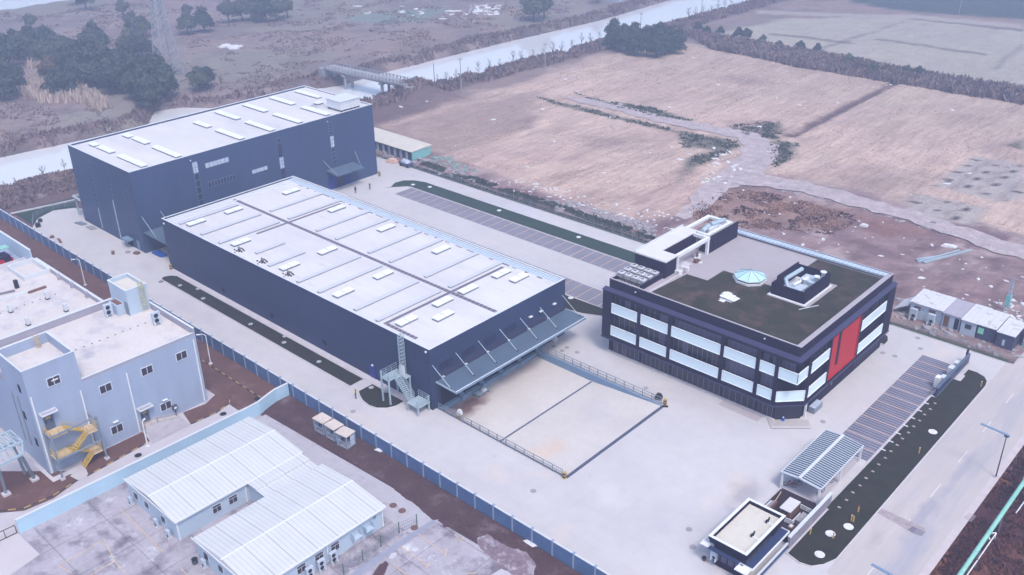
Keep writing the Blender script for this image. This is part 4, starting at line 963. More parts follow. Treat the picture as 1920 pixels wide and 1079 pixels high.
MB().ring(X0-.04,X1+.04,Y0-.04,Y1+.04,.27,HT+.002,HT+.07).build('coping', M['stone_coping'], t)
MB().box(X0+.25,X1-.25,Y0+.25,Y1-.25,12.78,12.88).build('roof', M['deck'], t)
b = MB()
for i in range(30): b.box(X1-.75,X1-.5,Y0+1+1.02*i,Y0+1.12+1.02*i,HT-.05,HT+.1)
b.build('coping_stud', M['dark_patch'], t) if 0 else None
# frame (L face)
zc = [(3.0,3.72),(7.62,7.86),(11.2,11.62)]
fr = MB()
fr.box(-83.1,-51.5,FY,GYF+.1,3.02,3.70); fr.box(-83.1,FX,FY,GYF+.1,11.2,11.62)
fr.box(-83.1,-81.35,FY,GYF+.1,3.70,11.2)
for a, c in [(-76.2,-75.58),(-70.4,-69.78),(-61.0,-60.42),(-55.1,-54.48),(-52.05,-51.46)]: fr.box(a,c,FY,GYF+.1,3.70,11.2)
fr.add([(-51.5,FY,3.02),(FX,113.9,3.02),(FX-.7,114.2,3.02),(-51.8,GYF,3.02),(-51.5,FY,3.70),(FX,113.9,3.70),(FX-.7,114.2,3.70),(-51.8,GYF,3.70)], [(3,2,1,0),(4,5,6,7),(0,1,5,4),(1,2,6,5),(2,3,7,6),(3,0,4,7)])
# R face frame
fr.box(GXF,FX,113.9,143.3,3.02,3.70); fr.box(GXF-.1,FX,GYF+.1,143.3,11.2,11.62)
for a, c in [(113.9,114.75),(120.55,121.1),(130.5,131.15),(140.6,143.3)]: fr.box(GXF,FX,a,c,3.70,11.2)
o = fr.build('facade_frame', M['office_dark'], t)
MB().add([(-83.2,FY-.12,11.622),(FX+.12,FY-.12,11.622),(FX+.12,143.4,11.622),(X1,143.4,11.622),(X1,Y0,11.622),(-83.2,Y0,11.622),(-83.2,FY-.12,11.80),(FX+.12,FY-.12,11.80),(FX+.12,143.4,11.80),(X1,143.4,12.0),(X1,Y0,12.0),(-83.2,Y0,12.0)],
  [(0,1,7,6),(1,2,8,7),(6,7,10,11),(7,8,9,10),(5,4,3,2,1,0)[:6]]).build('ledge', M['office_ledge'], t)
MB().box(-83.2,-51.5,FY-.12,FY,2.92,3.12).box(FX,FX+.12,113.9,143.3,2.92,3.12).beam((-51.5,FY-.06,3.02),(FX+.06,113.9,3.02),.12,.2).build('ledge', M['office_ledge'], t)
def white_panel(corners, mtn='white_panel'):
    """corners: list of (x,y) along the bottom; z0,z1"""
    pts, z0, z1 = corners
    b = MB(); e = MB()
    for A, B in zip(pts[:-1], pts[1:]):
        A = Vector(A); B = Vector(B); d = (B-A).normalized(); nn = Vector((d.y,-d.x))
        P0 = A+d*.08; P1 = B-d*.08
        b.add([(P0.x,P0.y,z0+.08),(P1.x,P1.y,z0+.08),(P1.x,P1.y,z1-.08),(P0.x,P0.y,z1-.08)], [(0,1,2,3)])
        I = nn*.05
        for (a_, c_, za, zb) in ((A,B,z0,z0+.09),(A,B,z1-.09,z1)):
            m_ = (a_+c_)/2; e.beam((a_.x,a_.y,(za+zb)/2),(c_.x,c_.y,(za+zb)/2),.16,.09)
    for q_ in (pts[0], pts[-1]): e.box(q_[0]-.05,q_[0]+.05,q_[1]-.06,q_[1]+.06,z0,z1)
    o = b.build('white_panel', M['white_panel'], t); e.build('panel_edge', M['panel_edge'], o); return o
PY0 = FY+.10
for z0,z1 in ((7.93,9.72),(3.82,5.58)):
    for a, c in [(-81.3,-76.25),(-75.53,-70.45),(-69.73,-61.05),(-60.37,-55.15),(-54.43,-52.1)]: white_panel(([(a,PY0),(c,PY0)],z0,z1))
    for a, c in [(114.85,120.5),(131.25,140.4)]: white_panel(([(FX-.1,a),(FX-.1,c)],z0,z1))
white_panel(([(-51.4,PY0),(FX-.12,PY0),(FX-.12,113.8)],7.93,9.72))
white_panel(([(-51.35,FY+.12),(FX-.1,113.85)],3.82,5.58))
MB().prism([(-51.46,FY+.3),(FX-.35,FY+.3),(FX-.35,113.9),(-49.6,113.9),(-51.46,112.0)],7.60,7.80).build('corner_soffit', M['office_dark'], t)
# windows behind: glass with blinds and mullions
def win_run(axis, pos, a, c, z0, z1, n, blind=.55, seed=1):
    r_ = random.Random(seed); g = MB(); f = MB(); d = (c-a)/n
    rd = []
    for i in range(n):
        k = 1 if r_.random() < blind else (2 if r_.random() < .07 else 0)
        s, e_ = a+d*i+.05, a+d*(i+1)-.05
        if axis == 'y': g.box(s,e_,pos-.03,pos,z0+.05,z1-.05,k)
        else: g.box(pos,pos+.03,s,e_,z0+.05,z1-.05,k)
    if axis == 'y': f.box(a,c,pos-.06,pos,z1-.05,z1)
    else: f.box(pos,pos+.06,a,c,z1-.05,z1)
    for i in range(n+1):
        s = a+d*i
        if axis == 'y': f.box(s-.035,s+.035,pos-.06,pos-.031,z0,z1)
        else: f.box(pos+.031,pos+.06,s-.035,s+.035,z0,z1)
    o = f.build('window', M['mullion'], t); g.build('pane', [M['glass_dark'], M['curtain'], M['curtain_red']], o); return o
gp = GYF-.0
sd_ = 3
for a, c, n, bl in [(-81.3,-76.25,5,.08),(-75.53,-70.45,5,.6),(-69.73,-61.05,10,.95),(-60.37,-55.15,6,.75),(-54.43,-52.1,3,.9),(-51.4,-49.4,3,.95)]:
    sd_ += 1; win_run('y', gp, a, c, 9.3, 11.15, n, bl, sd_)
for a, c, n, bl in [(-81.3,-76.25,5,.0),(-75.53,-70.45,5,.3),(-69.73,-61.05,10,.3),(-60.37,-55.15,6,.9),(-54.43,-52.1,3,.9)]:
    sd_ += 1; win_run('y', gp, a, c, 5.2, 7.6, n, bl, sd_)
for a, c, n, bl in [(-81.3,-76.25,6,.15),(-75.53,-70.45,6,.0),(-69.73,-61.05,9,.0),(-60.37,-55.15,5,.0),(-54.43,-52.1,3,.0)]:
    sd_ += 1; win_run('y', gp+.1, a, c, .25, 2.9, n, bl, sd_)
for a, c, n in [(114.85,120.5,5),(131.25,140.4,9)]:
    for z0,z1,bl in ((9.3,11.15,.1),(5.2,7.6,.5)): sd_ += 1; win_run('x', GXF, a, c, z0, z1, n, bl, sd_)
MB().box(X0-.1,-51.6,GYF-.25,GYF+.1,-.02,.22).build('plinth', M['kerb'], t)
# red glazed panel with its dark slit
rp = MB().box(FX-.3,FX-.1,121.1,130.5,3.7,11.2).build('red_panel', M['red'], t)
MB().box(FX-.1,FX-.06,123.2,124.0,5.5,11.1).build('slit_window', M['office_dark'], rp)
MB().box(FX-.1,FX+.0,121.1,130.5,3.7,3.78).box(FX-.1,FX+.0,130.35,130.5,3.78,11.2).build('red_reveal', M['red'], rp)
# ground floor on the right: wall, louvres, porch, entrance
MB().box(GXF,X1-.05,117.5,142.5,-.2,3.0).build('ground_wall', M['office_dark'], t)
b = MB()
for i in range(12): b.box(X1-.05,X1-.02,132.5+.75*i,132.8+.75*i,.9,2.6)
b.build('louvre', M['strip_glass'], t)
MB().box(X1-.05,X1+.0,124.0,124.6,1.2,2.3).build('small_window', M['glass_dark'], t)
MB().box(-49.9,-48.2,117.7,119.7,.02,2.6) if 0 else None
po = thing('glass_porch', 'low glazed porch box against the office entrance corner', 'porch', (-48.4,118.5,0))
MB().ring(-48.9,-47.9,117.0,119.6,.07,.05,1.0).build('frame', M['grey_metal'], po); MB().box(-48.85,-47.95,117.05,119.55,1.01,1.05).build('roof_glass', M['strip_pale'], po)
for x,y_ in ((-51.7,112.3),(-48.75,115.6)): MB().box(x-.14,x+.14,y_-.14,y_+.14,0,3.0).build('column', M['white_paint'], t)
MB().prism([(-52.0,112.05),(-51.6,112.0),(-49.0,114.7),(-49.1,115.1)],0,2.9).build('entrance_glass', M['glass_dark'], t)
MB().add([(-52.3,111.4,.02),(-51.2,110.2,.02),(-46.9,113.9,.02),(-47.9,115.2,.02)], [(0,1,2,3)]).build('entrance_step', M['asphalt'], t)
b = MB(); b.beam((-52.6,111.5,.03),(-50.9,109.6,.03),.08,.04).beam((-50.9,109.6,.03),(-46.6,113.4,.03),.08,.04); b.build('channel', M['dark_patch'], t)
MB().box(-60.0,-53.3,109.9,111.5,-.01,.06).build('step', mat('pinkish_step', (.40,.35,.37), .8, var=(.5,.08)), t)
wc = thing('water_cooler', 'small blue item standing at the glazed office entrance', 'cooler', (-50.6,112.6,0))
MB().disc(-50.6,112.55,.0,.55,.22,12).build('bottle', M['tarp'], wc); MB().disc(-50.6,112.55,.552,.65,.12,10).build('cap', M['white_paint'], wc)
for (u,v) in ((1192,548),(1434,635)):
    x,z = PY(u,v,Y0); MB().box(x-.1,x+.1,Y0-.16,Y0,z-.08,z+.08).build('wall_lamp', M['white_paint'], t)
# roof garden
zr = 12.9
lw = [(-75.3,112.6),(-49.9,112.6),(-49.9,141.0),(-61.2,141.0),(-61.2,134.2),(-54.3,134.2),(-54.3,123.9),(-61.2,123.9),(-61.2,127.1),(-70.8,127.1),(-70.8,122.2),(-74.6,122.0)]
MB().sheet(lw, zr+.04).build('roof_lawn', M['roof_lawn'], t)
MB().box(-75.6,-75.3,112.2,122.0,zr-.01,zr+.12).box(-75.3,-49.7,112.35,112.55,zr-.01,zr+.10).box(-49.85,-49.65,112.55,141.2,zr-.01,zr+.1).build('garden_edge', M['kerb'], t)
MB().box(-77.3,-75.7,112.0,118.0,zr,zr+.03).build('pink_path', mat('pink_path', (.40,.34,.37), .8), t)
# octagonal rooflight
q = thing('rooflight', 'octagonal pyramid rooflight of pale blue glass on the office roof', 'rooflight', (-65.9,127.0,zr))
oc = lambda r_, a0=22.5: [(-65.9+r_*math.cos(math.radians(a0+45*i)), 127.0+r_*math.sin(math.radians(a0+45*i))) for i in range(8)]
MB().prism(oc(2.75), zr, zr+.35).build('upstand', M['coping'], q); MB().prism(oc(2.45), zr+.352, zr+.6).build('dark_band', M['office_dark'], q)
M['sky_glass'] = mat('pale_sky_glass', (.42,.62,.68), .12); M['sky_glass2'] = mat('deeper_sky_glass', (.24,.46,.56), .12)
b = MB(); r1 = oc(2.62)
b.add([(x,y_,zr+.602) for x,y_ in r1]+[(x,y_,zr+.70) for x,y_ in r1]+[(-65.9,127.0,zr+1.75)], [(i,(i+1)%8,8+(i+1)%8,8+i) for i in range(8)]+[(7,6,5,4,3,2,1,0)])
g = MB()
for i in range(8): g.add([(r1[i][0],r1[i][1],zr+.701),(r1[(i+1)%8][0],r1[(i+1)%8][1],zr+.701),(-65.9,127.0,zr+1.75)], [(0,1,2)], 0)
b.build('rim', M['coping'], q); g.build('glazing', M['sky_glass'], q)
b = MB()
for i in range(8): b.beam((r1[i][0],r1[i][1],zr+.72),(-65.9,127.0,zr+1.77),.06,.06)
b.build('bar', M['sky_frame'], q)
# stack of white boards
q = thing('board_stack', 'white boards stacked on the brown roof lawn of the office', 'boards', (-64.9,118.9,zr))
rr = random.Random(4)
for i in range(9):
    cx, cy, an = -64.9+rr.uniform(-.7,.7), 118.9+rr.uniform(-.7,.7), rr.choice([.0,.05,-.1,1.55]); w_, d_ = 2.2, .9
    c_, s_ = math.cos(an), math.sin(an)
    MB().prism([(cx+c_*a-s_*c2, cy+s_*a+c_*c2) for a,c2 in ((-w_/2,-d_/2),(w_/2,-d_/2),(w_/2,d_/2),(-w_/2,d_/2))], zr+.05+.05*i, zr+.098+.05*i).build('board', M['white_paint'], q)
# plant enclosure with pipes
q = thing('plant_screen', 'aubergine screen box open at the top with white ducts inside, on the office roof', 'plant enclosure', (-58,129,zr))
MB().box(-60.9,-60.7,126.2,133.0,zr+.1,15.5).box(-60.7,-55.2,132.8,133.0,zr+.1,15.2).box(-55.4,-55.2,124.6,132.8,zr+.1,15.4).box(-60.7,-55.4,124.6,124.8,zr+.1,14.95).box(-60.9,-60.7,124.6,126.19,zr+.1,14.95).build('screen', M['office_dark'], q)
MB().box(-61.2,-54.9,124.2,133.4,zr,zr+.10).build('base', M['white_paint'], q)
b = MB(); b.tube((-59.8,127.0,15.0),(-59.4,131.5,15.2),.35,12); b.tube((-59.8,127.0,15.0),(-58.6,125.8,14.0),.32,12); b.build('duct', M['galv'], q)
MB().tube((-58.2,126.5,14.6),(-57.8,130.5,14.6),.25,10).build('duct', M['white_paint'], q)
MB().box(-58.9,-56.6,125.6,128.4,zr+.1,14.3).build('fan_box', M['cont_white'], q); MB().box(-58.7,-56.2,129.2,131.8,zr+.1,14.5).build('fan_box', M['cont_white'], q)
for (x,y_,z) in ((-56.2,130.2,15.3),(-56.0,132.0,15.5),(-57.4,128.8,15.0)):
    MB().disc(x,y_,zr+.5,z,.32,12).build('vent_pipe', M['galv'], q); MB().disc(x,y_,z,z+.12,.5,14).build('cowl', M['debris_white'], q)
rod = MB().beam((-55.0,122.6,zr+.12),(-53.4,125.8,zr+.12),.08,.08).build('plank', M['white_paint']); tag_at(rod,(-54.2,124.2,zr+.1),'thin white pole lying on the roof lawn beside the plant enclosure','pole')
# penthouse and portal frames
MB().box(-82.35,-76.4,118.2,121.4,zr,15.8).box(-82.35,-79.4,121.4,132.0,zr,15.8).build('penthouse_wall', M['office_dark'], t)
b = MB(); b.add([(-82.5,118.05,15.8),(-76.2,118.05,15.8),(-76.2,121.5,15.8),(-79.3,121.5,15.8),(-79.3,132.2,15.8),(-82.5,132.2,15.8)]+[(-82.5,118.05,16.0),(-76.2,118.05,16.0),(-76.2,121.5,16.0),(-79.3,121.5,16.0),(-79.3,132.2,16.0),(-82.5,132.2,16.0)],
  [(6,7,8,9,10,11),(0,1,7,6),(1,2,8,7),(2,3,9,8),(3,4,10,9),(4,5,11,10),(5,0,6,11)]); b.build('penthouse_roof', M['roof_white'], t)
MB().box(-82.45,-82.25,118.1,132.1,16.0,16.3).box(-82.25,-76.25,118.1,118.2,16.0,16.05).build('roof_upstand', M['coping'], t)
MB().box(-76.75,-76.2,121.51,131.2,15.45,16.0).box(-76.7,-76.25,121.52,121.9,zr,15.45).box(-76.7,-76.25,130.7,131.2,zr,15.45).box(-79.29,-76.76,130.7,131.2,15.45,16.0).build('white_portal', M['white_paint'], t)
MB().box(-79.4,-79.2,121.5,130.5,zr,15.5).build('recess_wall', M['office_dark'], t)
MB().box(-78.2,-76.2,131.25,140.4,zr,13.4).box(-76.4,-76.2,131.25,140.4,13.4,15.95).build('screen_wall', M['office_dark'], t)
MB().ring(-82.3,-77.2,132.3,140.3,.7,15.2,15.6).build('white_frame', M['white_paint'], t)
MB().box(-82.2,-77.9,132.4,140.2,13.6,13.9).build('brown_floor', mat('plant_floor', (.20,.14,.13), .9), t)
MB().box(-79.6,-78.2,134.2,137.0,13.9,15.9).build('air_handler', M['white_paint'], t)
b = MB(); b.tube((-78.9,133.0,15.7),(-78.9,135.0,16.1),.45,12); b.tube((-78.8,135.5,16.2),(-78.2,139.0,16.1),.4,12); b.build('duct', M['galv'], t)
rr = random.Random(9)
for i, l in enumerate(['brown crate of scraps under the white portal on the office roof','open white carton beside the scraps on the office roof','grey board pile nearest the roof lawn under the white portal','white sack at the foot of the near portal column']):
    x, y_ = [(-75.6,127.2),(-76.8,128.6),(-75.4,123.6),(-75.5,121.6)][i]
    q = thing('rubbish_pile', l, 'rubbish', (x,y_,zr))
    for k in range(5):
        a = rr.uniform(-.7,.7); c = rr.uniform(-.7,.7); s_ = rr.uniform(.2,.55)
        MB().prism([(x+a+s_*math.cos(m_*1.57+k), y_+c+s_*math.sin(m_*1.57+k)) for m_ in range(4)], zr, zr+rr.uniform(.1,.7)).build('piece', M[['brown','debris_white','debris_grey','debris_white'][(i+k)%4 if k%2 else i]], q)
MB().box(-79.0,-75.9,122.0,125.6,zr,zr+.25).build('shaft_kerb', M['kerb'], t)
# chillers: three rows of four
proto = thing('rooftop_chiller', '', 'chiller', (0,0,0), 'chillers in rows on the office roof')
MB().box(-.52,.52,-.52,.52,.55,1.25).build('casing', M['debris_grey'], proto)
MB().disc(0,0,1.25,1.40,.44,16).build('fan_cowl', M['white_paint'], proto); MB().disc(0,0,1.40,1.415,.33,12).build('fan', M['dark_patch'], proto)
MB().ring(-.55,.55,-.55,.55,.1,1.252,1.31).build('rim', M['coping'], proto)
for a in (-.45,.45):
    for c in (-.45,.45): MB().box(a-.05,a+.05,c-.05,c+.05,0,.55).build('leg', M['black'], proto)
rows = ['row nearest the facade','middle row','row against the penthouse']; ps_ = ['leftmost','second','third','rightmost']
for j, y_ in enumerate((113.6,115.3,117.0)):
    for i, x in enumerate((-81.6,-80.2,-78.8,-77.7 if 0 else -77.5)):
        lab = f'grey chiller on the office roof, {ps_[i]} in the {rows[j]}'
        if i == j == 0: proto.location = (x,y_,zr); proto['label'] = lab
        else: dup(proto, (x,y_,zr), 0, lab)
MB().box(-76.85,-76.7,112.0,118.1,zr,13.9).build('chiller_screen', M['office_dark'], t)

# ------------------------------------------------------------------ factory bottom left
t = thing('factory', 'light blue-grey panelled factory with pale flat roofs at the left edge', 'factory', (-130,48,0))
FX1 = -119.95
MB().box(-138.3,FX1,34.3,58.9,-.3,11.7).build('wall', M['factory'], t)
MB().box(-175,-138.3,20,56.6,-.3,8.7).build('rear_wall', M['factory'], t)
MB().box(-128.3,FX1,34.3,41.4,11.7,15.0).build('corner_block', M['factory'], t)
MB().ring(-128.3,FX1,34.3,41.4,.25,15.0,16.6).build('corner_parapet', M['factory'], t)
MB().box(-128.05,FX1-.25,34.55,41.15,15.0,15.1).build('corner_roof', M['factory_roof'], t)
MB().box(-138.0,-128.31,34.5,58.6,11.7,11.82).box(-128.31,FX1-.2,41.41,58.6,11.7,11.82).build('roof', M['factory_roof'], t)
MB().box(-138.5,-138.2,20,58.9,11.7,12.9).box(-138.2,FX1,58.65,58.9,11.7,12.8).box(FX1-.22,FX1,41.41,58.65,11.7,12.1).box(-138.2,-128.31,34.3,34.5,11.7,12.8).build('parapet', M['factory_par'], t)
MB().box(-138.6,-138.1,20,58.95,12.902,12.98).box(-138.1,FX1+.05,58.6,58.95,12.802,12.87).box(FX1-.25,FX1+.06,41.45,58.6,12.102,12.15).box(-128.35,FX1+.05,34.25,34.5,16.602,16.66).box(-128.35,-128.05,34.5,41.4,16.602,16.66).box(-128.05,FX1+.05,41.15,41.45,16.602,16.66).box(FX1-.2,FX1+.05,34.5,41.15,16.602,16.66).build('coping', M['coping'], t)
MB().box(-174.8,-138.51,20,56.3,8.7,8.82).build('rear_roof', M['factory_roof'], t)
MB().box(-170.5,-138.51,56.25,56.6,8.82,9.7).build('rear_parapet', M['factory_par'], t); MB().box(-170.5,-138.51,56.2,56.65,9.702,9.78).build('rear_coping', M['coping'], t)
for x in (-160.5,-155.5,-150,-145): MB().box(x-.3,x+.3,55.8,56.24,8.82,9.9).build('buttress', M['factory_par'], t)
# small pit-like upstand and high screen wall at the back
MB().ring(-171.2,-164.2,51.6,56.2,.3,8.82,9.75).build('roof_box', M['coping'], t)
MB().box(-192,-171.3,55.9,56.2,7.5,11.2).build('screen_wall', M['temp_wall'], t); MB().box(-192,-171.3,55.85,56.25,11.202,11.3).build('screen_coping', M['coping'], t)
MB().box(-195,-175,20,55.9,-.3,8.0).build('far_wing', M['factory'], t)
# stair tower
MB().box(-138.3,-132.6,55.3,58.65,11.82,15.5).build('tower_wall', M['temp_wall'], t)
MB().ring(-138.35,-132.55,55.25,58.7,.22,15.5,16.15).build('tower_parapet', M['temp_wall'], t)
MB().box(-138.1,-132.8,55.5,58.45,15.5,15.6).build('tower_roof', M['roof_cream'], t)
MB().ring(-138.4,-132.5,55.2,58.75,.3,16.152,16.21).build('tower_coping', M['coping'], t)
MB().box(-136.6,-133.9,54.0,55.3,11.85,13.6).build('tower_lobby', M['temp_wall'], t); MB().box(-136.4,-134.1,54.2,55.1,13.6,13.62).build('lobby_roof', M['brown'], t)
MB().box(-133.8,-132.6,55.2,55.3,11.85,14.0).build('tower_door', M['grey_metal'], t)
b = MB()
for y_ in (57.3,58.0): b.beam((-132.35,y_,11.9),(-132.35,y_,17.0),.07,.07,0,(1,0,0))
for i in range(16): b.beam((-132.35,57.3,12+.32*i),(-132.35,58.0,12+.32*i),.04,.04)
for i in range(9):
    z = 13.2+.5*i; c = [(-132.35,57.25,z),(-131.9,57.25,z),(-131.65,57.65,z),(-131.9,58.05,z),(-132.35,58.05,z)]
    for p, r_ in zip(c[:-1], c[1:]): b.beam(p, r_, .05, .07)
b.build('caged_ladder', mat('pale_yellow_ladder', (.50,.47,.30), .5), t)
b = MB()
for y_ in (39.3,39.9): b.beam((-127.7,y_,15.1),(-127.7,y_,17.2),.07,.07,0,(1,0,0))
for i in range(10):
    z = 15.3+.2*i; b.beam((-127.7,39.3,z),(-127.2,39.3,z),.05,.05).beam((-127.2,39.3,z),(-127.2,39.9,z),.05,.05)
b.build('caged_ladder', M['yellow_line'], t)
# fix dots along the roof and small roof vents
b = MB()
for i in range(12): b.box(-129.0+.02*i,-128.8+.02*i,42.3+1.2*i,42.5+1.2*i,11.82,11.9)
for i in range(14): b.box(-155.4,-155.2,36+1.3*i,36.2+1.3*i,8.82,8.9)
b.build('anchor_dot', M['dark_patch'], t)
for i,(u,v) in enumerate(((20,585),(53,609),(124,583),(89,560))):
    x,y_ = P(u,v,8.9); q = thing('roof_vent', ['small roof vent nearest the left edge on the rear factory roof','small roof vent beside the mauve parapet on the rear factory roof','small roof vent nearest the stair tower on the rear factory roof','small roof vent behind the others on the rear factory roof'][i], 'vent', (x,y_,8.82), 'small vents on the rear factory roof')
    MB().box(x-.4,x+.4,y_-.3,y_+.3,8.82,9.0).build('base', M['black'], q); MB().box(x-.3,x+.3,y_-.25,y_+.25,9.0,10.2).build('shaft', M['coping'], q)
q = thing('roof_slot', 'long dark slot and kerb across the rear factory roof', 'roof slot', (-163,45,8.82))
a = P(0,555,8.85); c = P(28,546,8.85); MB().beam((a[0]-3,a[1]-8,8.9),(c[0],c[1],8.9),.7,.2).build('slot', M['dark_patch'], q)
a = P(0,571,8.85); c = P(55,548,8.85); MB().beam((a[0]-3,a[1]-8,8.95),(c[0],c[1],8.95),.5,.3).build('kerb', M['coping'], q)
x,y_ = P(70,545,8.85); MB().beam((x,y_-1.5,9.0),(x,y_+1.5,9.0),.4,.35).build('rusty_pipe', M['brown'], q)
x,y_ = P(32,540,8.85); MB().box(x-.3,x+.3,y_-.3,y_+.3,8.82,10.3).build('stub', M['black'], q)
# rooftop condenser units
def condenser(x, y_, z, label, group=None, face=-1, sc=1.0, fans=2):
    q = thing('air_conditioner', label, 'air conditioner', (x,y_,z), group)
    MB().box(x-.5*sc,x+.5*sc,y_-.25*sc,y_+.25*sc,z+.35*sc,z+1.75*sc).build('casing', M['cont_white'], q)
    for k in range(fans):
        zc_ = z+(.72+.64*k)*sc; b = MB(); b.tube((x+.1*sc,y_+face*.25*sc,zc_),(x+.1*sc,y_+face*.285*sc,zc_),.26*sc,14); b.build('fan_grille', M['black'], q)
    MB().box(x-.45*sc,x-.3*sc,y_-.4*sc,y_+.4*sc,z,z+.35*sc).box(x+.3*sc,x+.45*sc,y_-.4*sc,y_+.4*sc,z,z+.35*sc).build('foot', M['coping'], q)
    return q
def condenser_x(x, y_, z, label, group=None, sc=1.0, fans=2, stand=.35):
    q = thing('air_conditioner', label, 'air conditioner', (x,y_,z), group)
    MB().box(x-.22*sc,x+.22*sc,y_-.5*sc,y_+.5*sc,z+stand*sc,z+(stand+.7*fans)*sc).build('casing', M['cont_white'], q)
    for k in range(fans): zc_ = z+(stand+.37+.66*k)*sc; MB().tube((x+.22*sc,y_-.08,zc_),(x+.26*sc,y_-.08,zc_),.27*sc,14).build('fan_grille', M['black'], q)
    MB().box(x-.3*sc,x+.3*sc,y_-.42*sc,y_-.3*sc,z,z+stand*sc).box(x-.3*sc,x+.3*sc,y_+.3*sc,y_+.42*sc,z,z+stand*sc).build('foot', M['coping'], q)
    return q
q = condenser_x(-134.9,53.0,11.82,'white two-fan unit against the mauve parapet on the factory roof','rooftop condensers on the factory', 1.25)
q = condenser_x(-126.8,56.6,11.82,'white two-fan unit near the roof corner of the factory','rooftop condensers on the factory', 1.25)
# wall openings
def fwin(y0,y1,z0,z1,nm='window'):
    f = MB().box(FX1,FX1+.06,y0-.12,y1+.12,z0-.12,z1+.12).build(nm, M['frame'], t)
    MB().box(FX1+.06,FX1+.075,y0,(y0+y1)/2-.05,z0,z1).box(FX1+.06,FX1+.075,(y0+y1)/2+.05,y1,z0,z1).build('pane', M['window'], f)
for y0,z1 in ((37.1,14.2),(43.5,9.9),(49.8,9.9),(55.35,9.9),(43.7,2.85),(51.45,2.9)): fwin(y0,y0+1.62,z1-1.2,z1-.05)
MB().box(FX1+.06,FX1+.09,37.6,38.5,13.6,13.8).build('open_vent', M['white_paint'], t)
M['door_grey'] = mat('factory_door', (.10,.12,.17), .5)
for y0,z0 in ((35.35,6.75),(48.25,1.0)):
    d = MB().box(FX1,FX1+.06,y0,y0+1.3,z0,z0+2.3).build('door', M['door_grey'], t); MB().box(FX1+.06,FX1+.08,y0+.15,y0+.3,z0+1.1,z0+1.6).box(FX1+.06,FX1+.08,y0+.85,y0+1.0,z0+1.1,z0+1.6).build('sight_glass', M['black'], d)
    MB().box(FX1+.08,FX1+.12,y0+.3,y0+.9,z0+1.75,z0+2.0).build('sign_plate', M['yellow'], d)
    MB().ring(FX1,FX1+1.0,y0-.4,y0+1.8,.1,z0+2.75,z0+3.0).build('door_hood', M['coping'], t); MB().box(FX1+.1,FX1+.9,y0-.3,y0+1.7,z0+2.75,z0+2.8).build('hood_sheet', M['factory_par'], t)
for (y_,zt) in ((34.55,12.6),(40.9,10.5),(47.6,10.2),(58.4,11.0)): MB().box(FX1,FX1+.16,y_-.09,y_+.09,.1,zt).build('downpipe', M['white_paint'], t)
MB().box(FX1+.02,FX1+.4,44.1,44.9,3.5,3.58).build('wall_light', M['white_paint'], t); MB().box(FX1+.02,FX1+.4,51.8,52.6,3.4,3.48).build('wall_light', M['white_paint'], t)
for i in range(2): MB().box(-124.4-2*i,-124.1-2*i,34.2,34.3,3,11).build('side_pipe', M['grey_metal'], t)
MB().prism(G([(100,905),(62,872),(67,868),(100,896),(140,878),(148,882)]), -.02, .09).build('plinth', M['kerb'], t)
# side wall openings
for (x,z) in ((-122.5,13.0),(-123.6,8.2),(-121.8,4.6)): MB().box(x-.35,x+.35,34.24,34.3,z-.6,z+.6).build('side_vent', M['office_dark'], t)
# yellow escape stair
q = thing('escape_stair', 'yellow railed escape stair hung in a grey steel frame on the factory wall', 'staircase', (-118.5,38,0))
for (u,v) in ((118,899.5),(201,861)):
    x,y_ = P(u,v); MB().box(x-.1,x+.1,y_-.1,y_+.1,.3,7.2).build('column', M['grey_metal'], q); MB().box(x-.3,x+.3,y_-.3,y_+.3,0,.3).build('footing', M['kerb'], q)
for y_ in (34.9,41.0): MB().box(-119.9,-119.7,y_,y_+.2,0,6.8).build('column', M['grey_metal'], q)
MB().beam((-117.5,34.9,7.1),(-117.5,41.2,7.1),.16,.22).beam((-117.5,34.9,3.2),(-117.5,41.2,3.2),.16,.22).beam((-119.8,34.9,6.7),(-117.5,34.9,6.7),.12,.18).beam((-119.8,41.1,6.7),(-117.5,41.1,6.7),.12,.18).build('beam', M['grey_metal'], q)
for (ya,yb_,z) in ((34.9,37.2,6.6),(34.9,37.2,3.0),(39.7,41.1,4.9),(39.7,41.1,1.4)): MB().box(-119.9,-117.6,ya,yb_,z,z+.1).build('landing', M['yellow_line'], q)
b = MB()
for (ya,za,yb_,zb,x) in ((37.2,6.65,39.7,4.95,-119.3),(39.7,4.95,37.2,3.05,-118.2),(37.2,3.05,39.7,1.45,-119.3),(39.7,1.45,38.2,.05,-118.2)):
    b.beam((x-.45,ya,za),(x-.45,yb_,zb),.06,.25).beam((x+.45,ya,za),(x+.45,yb_,zb),.06,.25)
    for i in range(8): k = (i+.5)/8; b.box(x-.45,x+.45,ya+(yb_-ya)*k-.12,ya+(yb_-ya)*k+.12,za+(zb-za)*k-.02,za+(zb-za)*k+.02)
b.build('flight', M['yellow'], q)
b = MB()
rails(b, [(-117.6,37.2,6.7),(-117.6,34.95,6.7),(-119.8,34.95,6.7)],1.1,3,.05); rails(b, [(-117.6,37.2,3.1),(-117.6,34.95,3.1),(-119.8,34.95,3.1)],1.1,3,.05)
rails(b, [(-117.6,39.7,5.0),(-117.6,41.1,5.0),(-119.8,41.1,5.0)],1.1,3,.05); rails(b, [(-117.6,39.7,1.5),(-117.6,41.1,1.5),(-119.8,41.1,1.5)],1.1,3,.05)
rails(b, [(-118.8,37.2,6.7),(-118.8,39.7,5.0)],1.0,2,.05); rails(b, [(-117.7,39.7,5.0),(-117.7,37.2,3.1)],1.0,2,.05); rails(b, [(-118.8,37.2,3.1),(-118.8,39.7,1.5)],1.0,2,.05); rails(b, [(-117.7,39.7,1.5),(-117.7,38.2,.05)],1.0,2,.05)
b.build('railing', M['yellow'], q)
